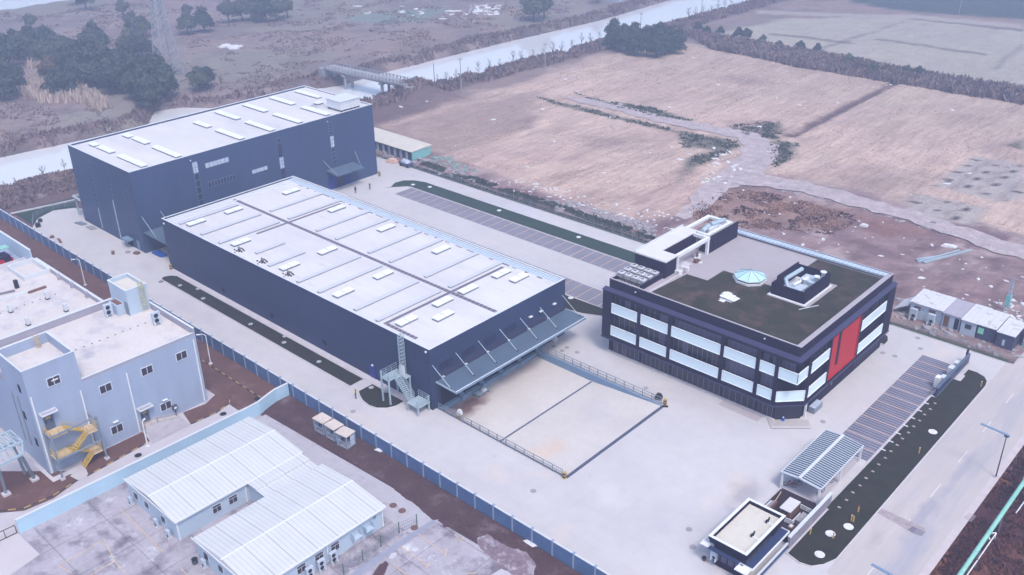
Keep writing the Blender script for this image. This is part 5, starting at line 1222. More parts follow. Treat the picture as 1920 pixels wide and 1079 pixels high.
# ramp with yellow railing at the second door
q = thing('access_ramp', 'pale access ramp with a faded yellow railing by the factory side door', 'ramp', (-119,50.5,0))
MB().add([(-119.9,48.0,1.0),(-118.6,48.0,1.0),(-118.6,50.0,1.0),(-119.9,50.0,1.0),(-118.6,53.4,.03),(-119.9,53.4,.03),(-118.6,48.0,0),(-118.6,50,0),(-119.9,48.0,0)], [(0,1,2,3),(3,2,4,5),(1,6,7,2),(2,7,4),(0,8,6,1)]).build('slope', M['kerb'], q)
b = MB(); rails(b, [(-119.8,48.0,1.0),(-118.65,48.0,1.0),(-118.65,50.0,1.0),(-118.65,53.2,.1)],1.0,3,.05); b.build('railing', M['yellow_line'], q)
q = thing('control_box', 'small black box on a post by the factory side door', 'box', (-118.6,52.8,0))
x,y_ = P(331,780); q.location = (x,y_,0); ORG[q.name] = Vector((x,y_,0)); MB().box(x-.08,x+.08,y_-.08,y_+.08,0,1.2).build('post', M['pole_dark'], q); MB().box(x-.2,x+.2,y_-.35,y_+.35,1.2,1.9).build('case', M['pole_dark'], q); MB().box(x+.2,x+.22,y_-.2,y_+.2,1.35,1.7).build('face', M['white_paint'], q)
# steel gantry at the far left
q = thing('steel_gantry', 'grey lattice steel gantry on splayed legs beside the factory corner', 'gantry', (-122,28,0))
def legs(u,v,ut,vt,zt):
    a = P(u,v); c = P(ut,vt,zt); MB().beam((a[0],a[1],.3),(c[0],c[1],zt),.32,.32).build('leg', M['grey_metal'], q); MB().box(a[0]-.5,a[0]+.5,a[1]-.5,a[1]+.5,0,.3).build('footing', M['kerb'], q)
legs(65,900,38,852,6); legs(12,928,-6,868,6)
a = P(44,851,6); c = P(-25,886,6); d = P(42,828,7.6); e = P(-25,858,7.6); f = P(2,790,7.6)
ch = MB(); L0=(a[0],a[1],6); L1=(c[0],c[1],6); U0=(d[0],d[1],7.6); U1=(e[0],e[1],7.6)
ch.beam(L0,L1,.3,.3).beam(U0,U1,.28,.28).beam(L0,U0,.22,.22); ch.build('chord', M['galv'], q); ch = MB()
bx = Vector((-3.6,0,0)); L0b=Vector(L0)+bx; L1b=Vector(L1)+bx; U0b=Vector(U0)+bx; U1b=Vector(U1)+bx
ch.beam(L0b,L1b,.28,.28).beam(U0b,U1b,.28,.28).beam(L0b,U0b,.22,.22); ch.build('chord', M['galv'], q)
br = MB()
for i in range(7):
    k=i/6; k2=(i+1)/6
    p = Vector(U0).lerp(Vector(U1),k); p2 = Vector(U0b).lerp(Vector(U1b),k); br.beam(p,p2,.16,.16)
    p = Vector(L0).lerp(Vector(L1),k); p3 = Vector(U0).lerp(Vector(U1),min(1,k2)); br.beam(p,p3,.14,.14)
    p = Vector(U0).lerp(Vector(U1),k); p4 = Vector(U0b).lerp(Vector(U1b),min(1,k2)); br.beam(p,p4,.12,.12)
br.build('brace', M['galv'], q)
MB().beam(L0b, (L0b[0]-.6,L0b[1]+.6,.1),.28,.28).build('leg', M['grey_metal'], q)
# red machine on the roof at the left edge
q = thing('roof_machine', 'dark machine with red drums and a teal cover on the factory roof', 'machine', (-178,48,8))
x,y_ = P(8,487,8.9); MB().box(x-2,x+.5,y_-3,y_+1,8.1,9.6).build('body', M['office_dark'], q)
for (u,v) in ((2,490),(18,484)):
    x,y_ = P(u,v,8.9); MB().tube((x-.4,y_,8.7),(x+.4,y_,8.7),.5,14).build('drum', M['red'], q)
x,y_ = P(6,466,10); MB().box(x-1,x+.6,y_-3,y_+.8,10,10.2).build('cover', M['teal'], q)
# ------------------------------------------------------------------ prefab houses
t = thing('prefab_house', 'long white-roofed prefab house with a link wing, nearer the low blue wall', 'prefab house', (-100,48.5,0))
MB().prism([(-106.7,39.2),(-94.4,39.2),(-94.4,58.1),(-106.7,58.1)],-.1,2.98).build('wall', M['temp_wall'], t)
def gable(mb, xa, xb, ya, yb, z0, rise, ov=.18):
    xm = (xa+xb)/2
    mb.add([(xa-ov,ya-ov,z0),(xb+ov,ya-ov,z0),(xb+ov,yb+ov,z0),(xa-ov,yb+ov,z0),(xm,ya-ov,z0+rise),(xm,yb+ov,z0+rise),(xa-ov,ya-ov,z0-.14),(xb+ov,ya-ov,z0-.14),(xb+ov,yb+ov,z0-.14),(xa-ov,yb+ov,z0-.14)],
      [(0,4,5,3),(4,1,2,5),(0,6,7,1,4)[::-1][::-1],(3,5,2,8,9),(1,7,8,2),(0,3,9,6),(6,9,8,7)])
    return mb
gable(MB(),-106.8,-94.3,39.2,58.2,3.14,.62).build('roof', M['temp_roof'], t)
MB().box(-100.65,-100.45,39.0,58.4,3.74,3.80).box(-94.12,-93.98,39.0,58.3,2.95,3.18).box(-107.1,-94.0,38.94,39.02,3.0,3.3) .build('ridge_and_gutter', M['white_paint'], t)
link = MB(); link.box(-94.39,-90.2,49.7,57.6,-.1,2.75); link.build('link_wall', M['temp_wall'], t)
link = MB(); link.box(-93.95,-90.0,49.5,58.0,2.76,2.90); link.box(-94.0,-92.0,49.45,58.0,2.90,3.12); link.build('link_roof', M['temp_roof'], t)
def pw_y(x, y0, z0=1.0, z1=2.2, w_=1.3, px_='+'):
    f = MB().box(x,x+.06,y0,y0+w_,z0,z1).build('window', M['frame'], t); g = MB()
    g.box(x+.06,x+.08,y0+.08,y0+w_/2-.04,z0+.08,z1-.42); g.box(x+.06,x+.08,y0+w_/2+.04,y0+w_-.08,z0+.08,z1-.42); g.box(x+.06,x+.08,y0+.08,y0+w_-.08,z1-.32,z1-.06)
    g.build('pane', M['window'], f)
for y0 in (44.2,46.6,49.9): pw_y(-94.4,y0)
for x0 in (-105.2,-102.4,-98.2):
    f = MB().box(x0,x0+1.1,39.14,39.2,1.0,2.1).build('window', M['frame'], t); MB().box(x0+.1,x0+1.0,39.12,39.14,1.1,2.0).build('pane', M['window'], f)
for y_ in (49.1,39.25): MB().box(-94.4,-94.25,y_,y_+.15,0,3).build('downpipe', M['white_paint'], t)
t2 = t
t = thing('prefab_house', 'long white-roofed prefab house at the bottom edge with hooded openings and units outside', 'prefab house', (-83.5,48.5,0))
MB().prism([(-89.7,39.2),(-77.3,39.2),(-77.3,58.2),(-89.7,58.2)],-.1,2.98).build('wall', M['temp_wall'], t)
gable(MB(),-89.8,-77.1,39.1,58.3,3.14,.62).build('roof', M['temp_roof'], t)
MB().box(-83.55,-83.35,38.9,58.5,3.74,3.80).box(-76.92,-76.78,38.9,58.4,2.95,3.18).box(-90.1,-76.8,38.84,38.92,3.0,3.3).build('ridge_and_gutter', M['white_paint'], t)
for y0 in (44.9,47.5,49.9): pw_y(-77.3,y0)
for x0 in (-88.2,-85.0):
    f = MB().box(x0,x0+1.1,39.14,39.2,1.0,2.1).build('window', M['frame'], t); MB().box(x0+.1,x0+1.0,39.12,39.14,1.1,2.0).build('pane', M['window'], f)
for y_ in (49.3,57.95): MB().box(-77.3,-77.15,y_,y_+.15,0,3).build('downpipe', M['white_paint'], t)
for y0 in (53.0,54.9):
    MB().box(-77.3,-76.5,y0,y0+1.2,1.3,1.36).box(-77.3,-76.5,y0-.04,y0,1.3,2.1).box(-77.3,-76.5,y0+1.2,y0+1.24,1.3,2.1).build('window_hood', M['temp_wall'], t)
MB().box(-77.3,-77.26,56.7,57.1,1.9,2.3).build('wall_vent', M['grey_metal'], t)
MB().box(-77.3,-77.2,53.4,54.3,.1,1.2).build('warning_board', M['white_paint'], t)
b = MB()
for a,c in ((.25,.8),(.6,.85),(.42,.55)): b.box(-77.2,-77.18,53.4+a,53.4+a+.15,.1+c-.07,.1+c+.07)
b.build('board_mark', M['black'], t)
for i, y_ in enumerate((46.2,47.9,49.4+.3)): condenser_x(-76.6,y_,0,['white air conditioner lowest in the frame below the prefab windows','white air conditioner in the middle of three below the prefab windows','white air conditioner beside the downpipe of the prefab'][i],'air conditioners along the prefab wall',1.0)
for i,(u,v) in enumerate(((246,947),(294,988),(317,1009),(383,1064))):
    x,y_ = P(u,v); condenser(x,y_,0,['small white unit at the shaded end wall, farthest of three','small white unit at the shaded end wall, middle of three','small white unit at the shaded end wall, nearest of three','small white unit by the end wall of the lower prefab'][i],'small units at the prefab end walls',-1,.7,1)
q = thing('bin', 'round dark bin at the end wall of the lower prefab', 'bin', (*P(366,1056),0)); x,y_ = P(366,1056); MB().disc(x,y_,0,.6,.35,14).build('body', M['pole_dark'], q); MB().disc(x,y_,.6,.68,.37,14).build('lid', M['black'], q)
# wire fence beside it
q = thing('wire_fence', 'low wire mesh fence with green posts below the prefab house', 'fence', (-74,52,0))
pts = [P(645,1079),(*P(681,1052),),(*P(715,1025),),(*P(749,1000),),(*P(782,985),)]
b = MB()
for i,(x,y_) in enumerate(pts): MB().box(x-.05,x+.05,y_-.05,y_+.05,0,1.8).build('post', M['teal_wall'] if 0 else mat('green_post', (.08,.16,.12), .5) if i == 0 else bpy.data.materials['green_post'], q)
for a,c in zip(pts[:-1],pts[1:]):
    for k in (.1,.6,1.1,1.6): b.beam((*a,k),(*c,k),.025,.025)
    for i in range(10): s_=i/10; xx=a[0]+(c[0]-a[0])*s_; y2=a[1]+(c[1]-a[1])*s_; b.beam((xx,y2,.1),(xx,y2,1.6),.015,.015,0,(1,0,0))
b.build('mesh', M['grey_metal'], q)
# ------------------------------------------------------------------ gatehouse, shelter, wall
t = thing('gatehouse', 'small dark blue gatehouse with a cream roof at the bottom of the yard', 'gatehouse', (-40.5,84.5,0))
MB().prism([(-43.2,79.8),(-38.4,79.8),(-38.4,88.6),(-42.4,88.6),(-43.2,87.8)] if 0 else [(-42.7,80.6),(-42.2,80.1),(-38.6,80.1),(-38.6,88.6),(-42.7,88.6)],-.1,2.9).build('wall', M['office_dark'], t)
MB().box(-43.0,-38.15,79.95,88.95,3.1,3.5).build('roof', M['office_dark'], t); MB().box(-42.7,-38.45,80.2,88.65,3.5,3.56).build('roof_screed', M['roof_cream'], t)
MB().ring(-43.1,-38.05,79.85,89.05,.3,3.5,4.0).build('parapet', M['office_dark'], t); MB().ring(-43.15,-38.0,79.8,89.1,.36,4.002,4.06).build('coping', M['white_paint'], t)
b = MB(); b.box(-38.05,-37.0,79.6,88.2,2.6,2.72); b.box(-42.9,-38.1,79.3,79.85,2.6,2.72); b.build('canopy', mat('navy_canopy', (.03,.045,.11), .4), t)
MB().box(-37.0,-36.9,79.4,88.3,2.55,2.82).box(-38.0,-37.0,88.2,88.3,2.55,2.82).build('canopy_edge', M['white_paint'], t)
MB().ring(-43.9,-42.8,79.3,81.4,.1,2.7,2.8).box(-43.8,-43.0,79.4,81.3,2.7,2.72).build('corner_canopy', M['white_paint'], t)
MB().ring(-38.6,-37.0,78.2,79.6,.1,2.7,2.8).box(-38.5,-37.1,78.3,79.5,2.7,2.72).build('corner_canopy', M['white_paint'], t)
wr = MB()
for i in range(4): wr.box(-42.3+.95*i,-42.3+.95*i+.75,80.05,80.1,1.0,2.1)
w_ = wr.build('window', M['curtain'], t)
wr = MB()
for i in range(5): wr.box(-38.6,-38.55,81+1.3*i,82.1+1.3*i,1.0,2.2)
wr.build('window', M['glass_dark'], t)
condenser(-42.1,79.75,.9,'white air conditioner on the front wall of the gatehouse',None,-1,.8,1)
q2 = t
for i,(u,v) in enumerate(((1439,981),(1411,1007))):
    x,y_ = P(u,v,3.56); q = thing('roof_fan', ['small roof outlet with a raised flap, nearer the back of the gatehouse roof','small roof outlet with a raised flap, nearer the front of the gatehouse roof'][i], 'roof outlet', (x,y_,3.56), 'outlets on the gatehouse roof')
    MB().box(x-.15,x+.95,y_-.12,y_+.12,3.56,3.66).build('pipe', M['white_paint'], q); MB().box(x-.2,x,y_-.2,y_+.2,3.56,3.95).build('box', M['black'], q)
    MB().add([(x-.1,y_+.1,3.7),(x+.1,y_+.1,3.7),(x+.15,y_+.3,4.3),(x-.05,y_+.3,4.3),(x-.1,y_+.06,3.7),(x+.1,y_+.06,3.7),(x+.15,y_+.26,4.3),(x-.05,y_+.26,4.3)], [(0,1,2,3),(7,6,5,4),(0,4,5,1),(1,5,6,2),(2,6,7,3),(3,7,4,0)]).build('flap', M['black'], q)
q = thing('flower_pot', 'small red and black plant pot outside the gatehouse', 'plant pot', (*P(1320,1051),0)); x,y_ = P(1320,1051)
MB().disc(x,y_,0,.35,.22,10).build('pot', M['brown'], q); MB().disc(x,y_,.35,.5,.28,7).build('plant', M['black'], q)
# gate rail, service court between gatehouse and shelter
MB().sheet([(-43.1,89.15),(-43.1,98.4),(-37.1,98.4),(-37.1,89.15)], .008).build('service_court', mat('court_soil', (.035,.022,.028), .95, var=(.8,.3)), kind=S)
MB().box(-43.25,-43.1,89.1,98.4,0,.12).build('kerb_line', M['kerb'], kind=S)
q = thing('switch_cabinet', 'white topped cabinet with a low white rail between gatehouse and shelter', 'cabinet', (-40.6,93,0))
MB().box(-40.6,-39.25,93.1,95.7,0,1.3).build('body', M['brown'], q); MB().box(-40.7,-39.15,93.0,95.8,1.302,1.40).build('top', M['roof_white'], q)
for i in range(2): MB().box(-40.3+.5*i,-40.1+.5*i,93.0,93.1,.8,1.25).build('handle', M['black'], q)
railing('railing', 'low white rail wrapped round the cabinet by the gatehouse', [(-39.0,94.6),(-38.4,94.6),(-38.4,90.2)] if 0 else [(-39.3,96.3),(-37.6,96.2)], .6, 1, 'white_paint', .06)
railing('railing', 'low white hooked rail nearest the gatehouse roof', [(-39.6,92.6),(-38.6,92.7),(-38.6,94.7)], .6, 1, 'white_paint', .06)
q = thing('step_unit', 'grey timber steps beside the white topped cabinet', 'steps', (-42.3,93.5,0))
for i in range(4): MB().box(-42.9+.25*i,-42.65+.25*i,91.6,95.0,0,.15+.12*i).build('step', M[['coping','brick_wall','debris_grey','brown'][i]], q)
q = MB().beam((-42.3,95.1,.3),(-42.6,97.2,.35),.09,.09).build('plank', M['yellow_line']); tag_at(q,(-42.4,96,.3),'single pale yellow plank by the shelter corner','plank')
t = thing('garden_wall', 'mauve stone faced wall between the service court and the roadside lawn', 'wall', (-36.9,94,0))
MB().box(-37.05,-36.75,88.4,99.6,0,1.75).build('wall', M['brick_wall'], t); MB().box(-37.12,-36.68,88.35,99.65,1.752,1.84).build('coping', M['coping'], t)
t = thing('bike_shelter', 'open shelter with a slatted double-pitch roof beside the parking bays', 'shelter', (-40.5,104.5,0))
b = MB(); zs = 2.75
xa, xm, xb, ya, yb = -43.35, -40.75, -37.75, 98.1, 110.7
b.add([(xa,ya,zs),(xm,ya,zs+.25),(xb,ya,zs),(xa,yb,zs),(xm,yb,zs+.25),(xb,yb,zs)], [(0,1,4,3),(1,2,5,4)]); b.build('roof_sheet', M['shed_dark'], t)
b = MB()
for i in range(27):
    y_ = ya+.15+.474*i; b.beam((xa,y_,zs+.04),(xm-.2,y_,zs+.27),.21,.05); b.beam((xm+.2,y_,zs+.27),(xb,y_,zs+.04),.21,.05)
b.build('slat', M['shed_roof'], t)
MB().beam((xm,ya-.1,zs+.36),(xm,yb+.1,zs+.36),.40,.1).beam((xa,ya-.05,zs),(xm,ya-.05,zs+.25),.12,.14).beam((xm,ya-.05,zs+.25),(xb,ya-.05,zs),.12,.14).beam((xa,ya,zs),(xa,yb,zs),.12,.14).beam((xb,ya,zs),(xb,yb,zs),.12,.14).build('edge_beam', M['coping'], t)
for (x,y_) in ((xa+.2,ya+.1),(xb-.2,ya+.1),(xa+.2,yb-.1),(xb-.2,yb-.1),(xb-.2,104.4),(xa+.2,104.4)): MB().box(x-.13,x+.13,y_-.13,y_+.13,0,zs).build('post', M['white_paint'], t)
MB().box(xa+.3,xb-.35,ya+.3,yb-.2,.0,.05).build('floor', M['shed_floor'], t)
b = MB(); b.box(xb-.3,xb-.15,ya+.2,yb-.2,.05,.12); b.build('kerb', M['kerb'], t)
q = thing('sliding_gate', 'low pale blue retracted gate rail running off the bottom edge beside the gatehouse', 'gate', (-37.1,84,0))
MB().box(-37.0,-36.75,79,88.1,.95,1.1).build('top_rail', M['coping'], q); MB().box(-37.0,-36.75,79,88.1,.15,.3).build('bottom_rail', M['steel_blue'], q); MB().box(-36.95,-36.8,79,88.1,.3,.95).build('gate_mesh', M['dark_wall2'], q)
q = thing('valve_box', 'small red and white box on the dark soil behind the gatehouse roof', 'box', (-38.2,91.8,0))
MB().box(-38.6,-37.9,91.4,92.2,0,.5).build('case', M['brown'], q); MB().box(-38.5,-38.1,91.5,92.0,.502,.62).build('lid', M['debris_white'], q)
q = thing('meter_cabinet', 'grey low cabinet against the stone wall in the service court', 'cabinet', (-37.7,94,0))
MB().box(-38.3,-37.2,93.0,94.9,0,.7).build('case', M['brick_wall'], q); MB().box(-38.35,-37.15,92.95,94.95,.702,.78).build('lid', M['debris_grey'], q)
# bicycles in the shelter
def bike(x, y_, rz, label, col):
    q = thing('bicycle', label, 'bicycle', (0,0,0), 'bicycles parked in the shelter')
    for k, xx in enumerate((-.52,.52)):
        b = MB()
        for i in range(14):
            a = 2*math.pi*i/14; c = 2*math.pi*(i+1)/14; b.beam((xx+.33*math.cos(a),0,.34+.33*math.sin(a)),(xx+.33*math.cos(c),0,.34+.33*math.sin(c)),.05,.05,0,(0,1,0))
        b.build('wheel', M['black'], q)
    b = MB(); b.beam((-.52,0,.34),(-.15,0,.8),.04,.04,0,(0,1,0)).beam((-.15,0,.8),(.38,0,.85),.05,.05,0,(0,1,0)).beam((.38,0,.95),(.52,0,.34),.04,.04,0,(0,1,0)).beam((-.52,0,.34),(0,0,.3),.04,.04,0,(0,1,0)).beam((0,0,.3),(.38,0,.85),.05,.05,0,(0,1,0)).beam((0,0,.3),(-.15,0,.8),.05,.05,0,(0,1,0)); b.build('frame', M[col], q)
    MB().box(-.28,-.02,-.08,.08,.86,.93).build('saddle', M['black'], q); MB().beam((.36,-.28,1.0),(.36,.28,1.0),.04,.04).build('handlebar', M['black'], q)
    q.location = (x,y_,.05); q.rotation_euler = (0,0,rz)
bike(-42.4,99.3,.4,'red bicycle at the open end of the shelter, nearest the corner post','red')
bike(-41.9,99.9,1.0,'dark bicycle next to the red one in the shelter','black')
bike(-38.7,100.6,1.4,'purple bicycle on the lawn side of the shelter','tarp')
bike(-38.8,103.2,1.2,'blue bicycle deeper in the shelter on the lawn side','blue_door')
# sign monument seen from behind
t = thing('monument_sign', 'dark blue-grey company sign wall seen from behind beside the parking bays', 'sign', (-36.4,139,0))
MB().box(-36.35,-36.05,133.2,146.8,.1,1.75).build('panel', M['office_ledge'], t); MB().box(-36.4,-36.0,133.1,146.9,1.752,1.82).build('cap', M['canopy'], t); MB().box(-36.05,-35.98,133.4,146.6,.25,.6).build('lower_rail', M['canopy'], t)
MB().box(-36.6,-36.36,146.2,146.8,.1,2.5).build('end_pier', M['office_dark'], t)
for y_ in (137.4,140.5,143.2): MB().box(-37.3,-36.36,y_,y_+1.2,.1,1.5+.2*math.sin(y_)).build('buttress', M['coping'], t)
MB().box(-37.6,-36.9,135.9,137.0,.1,1.9).build('meter_cabinet', M['white_paint'], t)
MB().box(-36.0,-35.0,140.3,142.4,.09,.16).build('foundation', M['kerb'], t)
# three timber-topped tank frames by the fence
def cage(x, y_, rz, label, sc=1.0):
    q = thing('frame_shelter', label, 'frame', (0,0,0), 'open frames with timber tops by the fence')
    for a in (-1,1):
        for c in (-.8,.8): MB().box(a-.06,a+.06,c-.06,c+.06,0,2.2).build('leg', M['fence_post'], q)
    MB().box(-1.15,1.15,-.95,.95,2.2,2.34).build('top', M['wood'], q); MB().ring(-1.06,1.06,-.86,.86,.08,.15,.27).ring(-1.06,1.06,-.86,.86,.08,1.1,1.18).build('rail', M['fence_post'], q)
    MB().box(-.95,.95,-.76,.76,.05,.15).build('floor', M['debris_grey'], q)
    MB().box(-1.02,-.98,-.75,-.05,.3,1.9).build('side_panel', M['cont_white'], q); MB().box(.98,1.02,-.1,.7,.3,1.9).build('side_panel', M['cont_white'], q)
    q.location = (x,y_,-.05); q.rotation_euler = (0,0,rz); return q
x,y_ = P(607,808); cage(x,y_,.05,'open frame with a grey-white timber top by the fence, farthest of three')
x,y_ = P(626,820); cage(x+.2,y_+.1,.0,'open frame with a cream timber top by the fence, middle of three')
x,y_ = P(648,833); cage(x+.2,y_,.12,'open frame with a tan timber top by the fence, nearest of three')
# ------------------------------------------------------------------ row of site containers on the right
def container(x0,x1,y0,y1,h,label,wallm,roofm,feats=(),roofov=.12):
    t = thing('site_hut', label, 'site hut', ((x0+x1)/2,(y0+y1)/2,-.2), 'row of site huts beyond the yard')
    MB().box(x0,x1,y0,y1,-.5,h).build('wall', M[wallm], t)
    b = MB(); b.add([(x0-roofov,y0-roofov*2,h),(x1+roofov,y0-roofov*2,h),(x1+roofov,y1+roofov,h),(x0-roofov,y1+roofov,h),(x0-roofov,y0-roofov*2,h+.12),(x1+roofov,y0-roofov*2,h+.12),(x1+roofov,y1+roofov,h+.25),(x0-roofov,y1+roofov,h+.25)], [(3,2,1,0),(4,5,6,7),(0,1,5,4),(1,2,6,5),(2,3,7,6),(3,0,4,7)])
    b.build('roof', M[roofm], t)
    for (nm,xa,xb,za,zb,m_) in feats: MB().box(xa,xb,y0-.05,y0,za,zb).build(nm, M[m_], t)
    return t
container(-50.0,-44.35,156.9,162.8,2.5,'widest white hut with a rust stained double roof, leftmost of the row','cont_white','cont_roof',[('window',-49.2,-48.1,1.3,2.0,'brown'),('window',-46.7,-45.6,1.4,2.1,'brown'),('vent',-47.8,-47.6,1.5,1.7,'tarp')])
container(-44.15,-41.2,156.5,162.7,2.5,'grey roofed hut with two dark doorways and a small veranda','cont_white','cont_roof2',[('door',-43.9,-43.0,.1,2.1,'brown'),('door',-42.1,-41.4,.1,2.1,'office_dark')])
container(-40.9,-38.45,156.1,162.9,2.5,'white hut with a two pane window in the middle of the row','cont_white','cont_roof',[('window',-40.2,-39.2,1.1,1.9,'window')])
container(-38.2,-35.35,156.2,162.6,2.5,'dark hut with a cream roof and a mint green sheet on its wall','cont_dark','cont_roof',[('sheet',-38.1,-37.2,.9,2.0,'mint')])
container(-34.9,-32.2,155.5,161.2,2.6,'dark blue hut with a clean white roof, rightmost of the row','cont_dark','cont_roof',[('door',-33.9,-33.5,.4,1.5,'cont_white')])
container(-31.5,-29.0,158.5,163.0,2.3,'teal sided hut cut by the right edge of the picture','teal_wall','cont_roof2',[('door',-31.0,-30.4,0,1.8,'office_dark')])
condenser(-48.9,156.0,-.3,'white air conditioner box before the left window of the widest hut',None,-1,1.2,1)
condenser(-45.8,156.0,-.3,'white air conditioner box before the right window of the widest hut',None,-1,1.2,1)
q = thing('lean_to', 'small white sloping sheet lean-to at the left end of the site huts', 'lean-to', (-51.3,158,-.3))
MB().add([(-52.6,156.5,.3),(-50.2,156.5,1.9),(-50.2,161.5,1.9),(-52.6,161.5,.3),(-52.6,156.5,.2),(-50.2,156.5,1.8),(-50.2,161.5,1.8),(-52.6,161.5,.2)], [(0,1,2,3),(7,6,5,4),(0,4,5,1),(1,5,6,2),(2,6,7,3),(3,7,4,0)]).build('sheet', M['cont_roof'], q)
for y_ in (156.6,161.3): MB().box(-52.5,-52.4,y_,y_+.1,-.4,.3).box(-50.35,-50.25,y_,y_+.1,-.4,1.8).build('post', M['brown'], q)
# long shed behind the tall warehouse
t = thing('long_shed', 'long cream roofed shed with pale doors and a teal end behind the tall warehouse', 'shed', (-189,157,0))
MB().box(-201,-178.5,154.5,161.0,-.3,2.5).build('wall', M['cont_dark'], t); MB().box(-178.49,-178.4,154.5,161,-.3,2.5).build('end_wall', M['teal_wall'], t)
MB().add([(-201.2,154.1,2.5),(-178.2,154.1,2.5),(-178.2,161.2,2.5),(-201.2,161.2,2.5),(-201.2,154.1,2.62),(-178.2,154.1,2.62),(-178.2,161.2,2.95),(-201.2,161.2,2.95)], [(3,2,1,0),(4,5,6,7),(0,1,5,4),(1,2,6,5),(2,3,7,6),(3,0,4,7)]).build('roof', M['roof_cream'], t)
for i in range(6): MB().box(-192.4+2.3*i,-191.5+2.3*i,154.45,154.5,.1,2.1).build('door', M['cont_white'], t)
# ------------------------------------------------------------------ lamps, poles, pipes
def lamp(x, y_, h, label, dirx, L=1.2, z0=0, matn='white_paint', group=None):
    q = thing('street_lamp', label, 'street lamp', (x,y_,z0), group)
    MB().box(x-.25,x+.25,y_-.25,y_+.25,z0,z0+.12).build('base_plate', M[matn], q)
    MB().tube((x,y_,z0+.1),(x,y_,h),.11,10,.07).build('pole', M[matn], q)
    MB().tube((x,y_,h),(x+dirx[0]*L*.5,y_+dirx[1]*L*.5,h+.25),.05,8).tube((x+dirx[0]*L*.5,y_+dirx[1]*L*.5,h+.25),(x+dirx[0]*L,y_+dirx[1]*L,h+.22),.05,8).build('arm', M[matn], q)
    MB().beam((x+dirx[0]*(L-.1),y_+dirx[1]*(L-.1),h+.2),(x+dirx[0]*(L+.6),y_+dirx[1]*(L+.6),h+.18),.24,.1).build('head', M[matn], q)
lamp(*P(160,535,-.05),5.3,'white swan-neck lamp on the earth strip beyond the factory roof',(-.7,-.7),.9,-.05,group='swan-neck lamps round the factory')
lamp(*P(395,682,-.05),5.3,'white swan-neck lamp by the factory corner next to the blue fence',(-.7,-.7),.9,-.05,group='swan-neck lamps round the factory')
lamp(*P(277,837),4.0,'white swan-neck lamp before the yellow railed ramp',(-.5,.6),.6,0,group='swan-neck lamps round the factory')
def solar(x, y_, h, label):
    q = thing('street_lamp', label, 'street lamp', (x,y_,0), 'dark street lamps along the road')
    MB().disc(x,y_,0,.15,.3,12).build('base', M['kerb'], q); MB().tube((x,y_,.1),(x,y_,h),.10,10,.06).build('pole', M['pole_dark'], q)
    MB().tube((x,y_,h-.3),(x,y_,h-.15),.32,14).build('collar', M['pole_dark'], q)
    MB().beam((x+.35,y_,h-.05),(x-3.4,y_,h+.22),.34,.10).build('light_bar', M['lamp_head'], q)
    MB().tube((x,y_,h-.15),(x,y_,h),.12,8).build('bracket', M['pole_dark'], q)
solar(-22.75,119.4,7.0,'dark street lamp with a long flat bar head beside the road, whole pole in view')
x,y_ = P(1668,1079,7.0); solar(x+1.3,y_+.1,7.0,'dark street lamp whose bar head alone shows at the bottom edge of the road')
# teal pipe and its supports, thin pipe beside it
q = thing('overhead_pipe', 'thick teal pipe raised over the dark scrub at the bottom right', 'pipe', (-19,108,0))
ax = -18.9
MB().tube((ax,60,3.0),(ax,117,3.0),.27,16).build('pipe', M['teal'], q); MB().box(ax-.2,ax+1.6,116.4,119.2,2.3,3.5).build('valve_housing', M['teal_wall'], q)
MB().tube((ax,117,3.0),(ax,150,3.0),.27,16).build('pipe', M['teal'], q)
for y_ in (84,92.5,101,109,126,140): MB().box(ax-.1,ax+.1,y_-.1,y_+.1,-.8,2.72).build('stand', M['dark_patch'], q)
b = MB()
for y_ in (88,94.5,99,103.8,112): b.tube((ax,y_,3.0),(ax,y_+.12,3.0),.30,16)
b.build('flange', M['teal_wall'], q)
q = thing('small_pipe', 'thin white pipe with a rectangular loop low in the dark scrub', 'pipe', (-17.9,100,0))
A = P(1813,1079,.5); B = P(1868,1000,.5); Cq = P(1905,962,.5); D = P(1925,935,.5)
MB().tube((*A,.5),(*B,.5),.08,8).build('run', M['white_paint'], q); MB().tube((*Cq,.5),(*D,.5),.08,8).build('run', M['white_paint'], q)
E1 = P(1850,1000,.5); E2 = P(1856,1012,.5); MB().beam((*B,.5),(*E1,.5),.14,.14).beam((*E1,.5),(*E2,.5),.14,.14).build('loop', M['debris_white'], q)
MB().tube((A[0],A[1],-.5),(A[0],A[1],.5),.06,6).tube((B[0],B[1],-.5),(B[0],B[1],.5),.06,6).build('leg', M['white_paint'], q)
# gas line kerb bars by the road
q = thing('road_grating', 'small ribbed grating hanging over the road edge', 'grating', (*P(1812,968),0)); x,y_ = P(1812,968)
for i in range(5): MB().box(x-.2+.05*i,x+.9,y_-.6+.32*i,y_-.5+.32*i,-.05,.03).build('bar', M['mid_patch'], q)
# yellow markers in lawn
for i,(u,v,l) in enumerate(((1596,977,'twin yellow marker posts beside the upper pair of lawn covers'),(1562,1010,'yellow marker post beside the lower lawn cover'),(1723,850,'yellow marker post halfway up the roadside lawn'),(1839,725,'yellow marker post at the far end of the roadside lawn'),(1519,1002,'orange marker post near the stone wall end'),(1609,960,'red topped marker post in the roadside lawn'))):
    x,y_ = P(u,v,.1); q = thing('marker_post', l, 'marker post', (x,y_,.1), 'short marker posts in the roadside lawn')
    MB().box(x-.07,x+.07,y_-.07,y_+.07,.1,.95).build('post', M['yellow'], q); MB().box(x-.09,x+.09,y_-.09,y_+.09,.952,1.05).build('cap', M['orange_line'] if i != 5 else M['red'], q)
    if i == 0: MB().box(x+.2,x+.34,y_-.07,y_+.07,.1,1.0).build('post', M['yellow'], q)
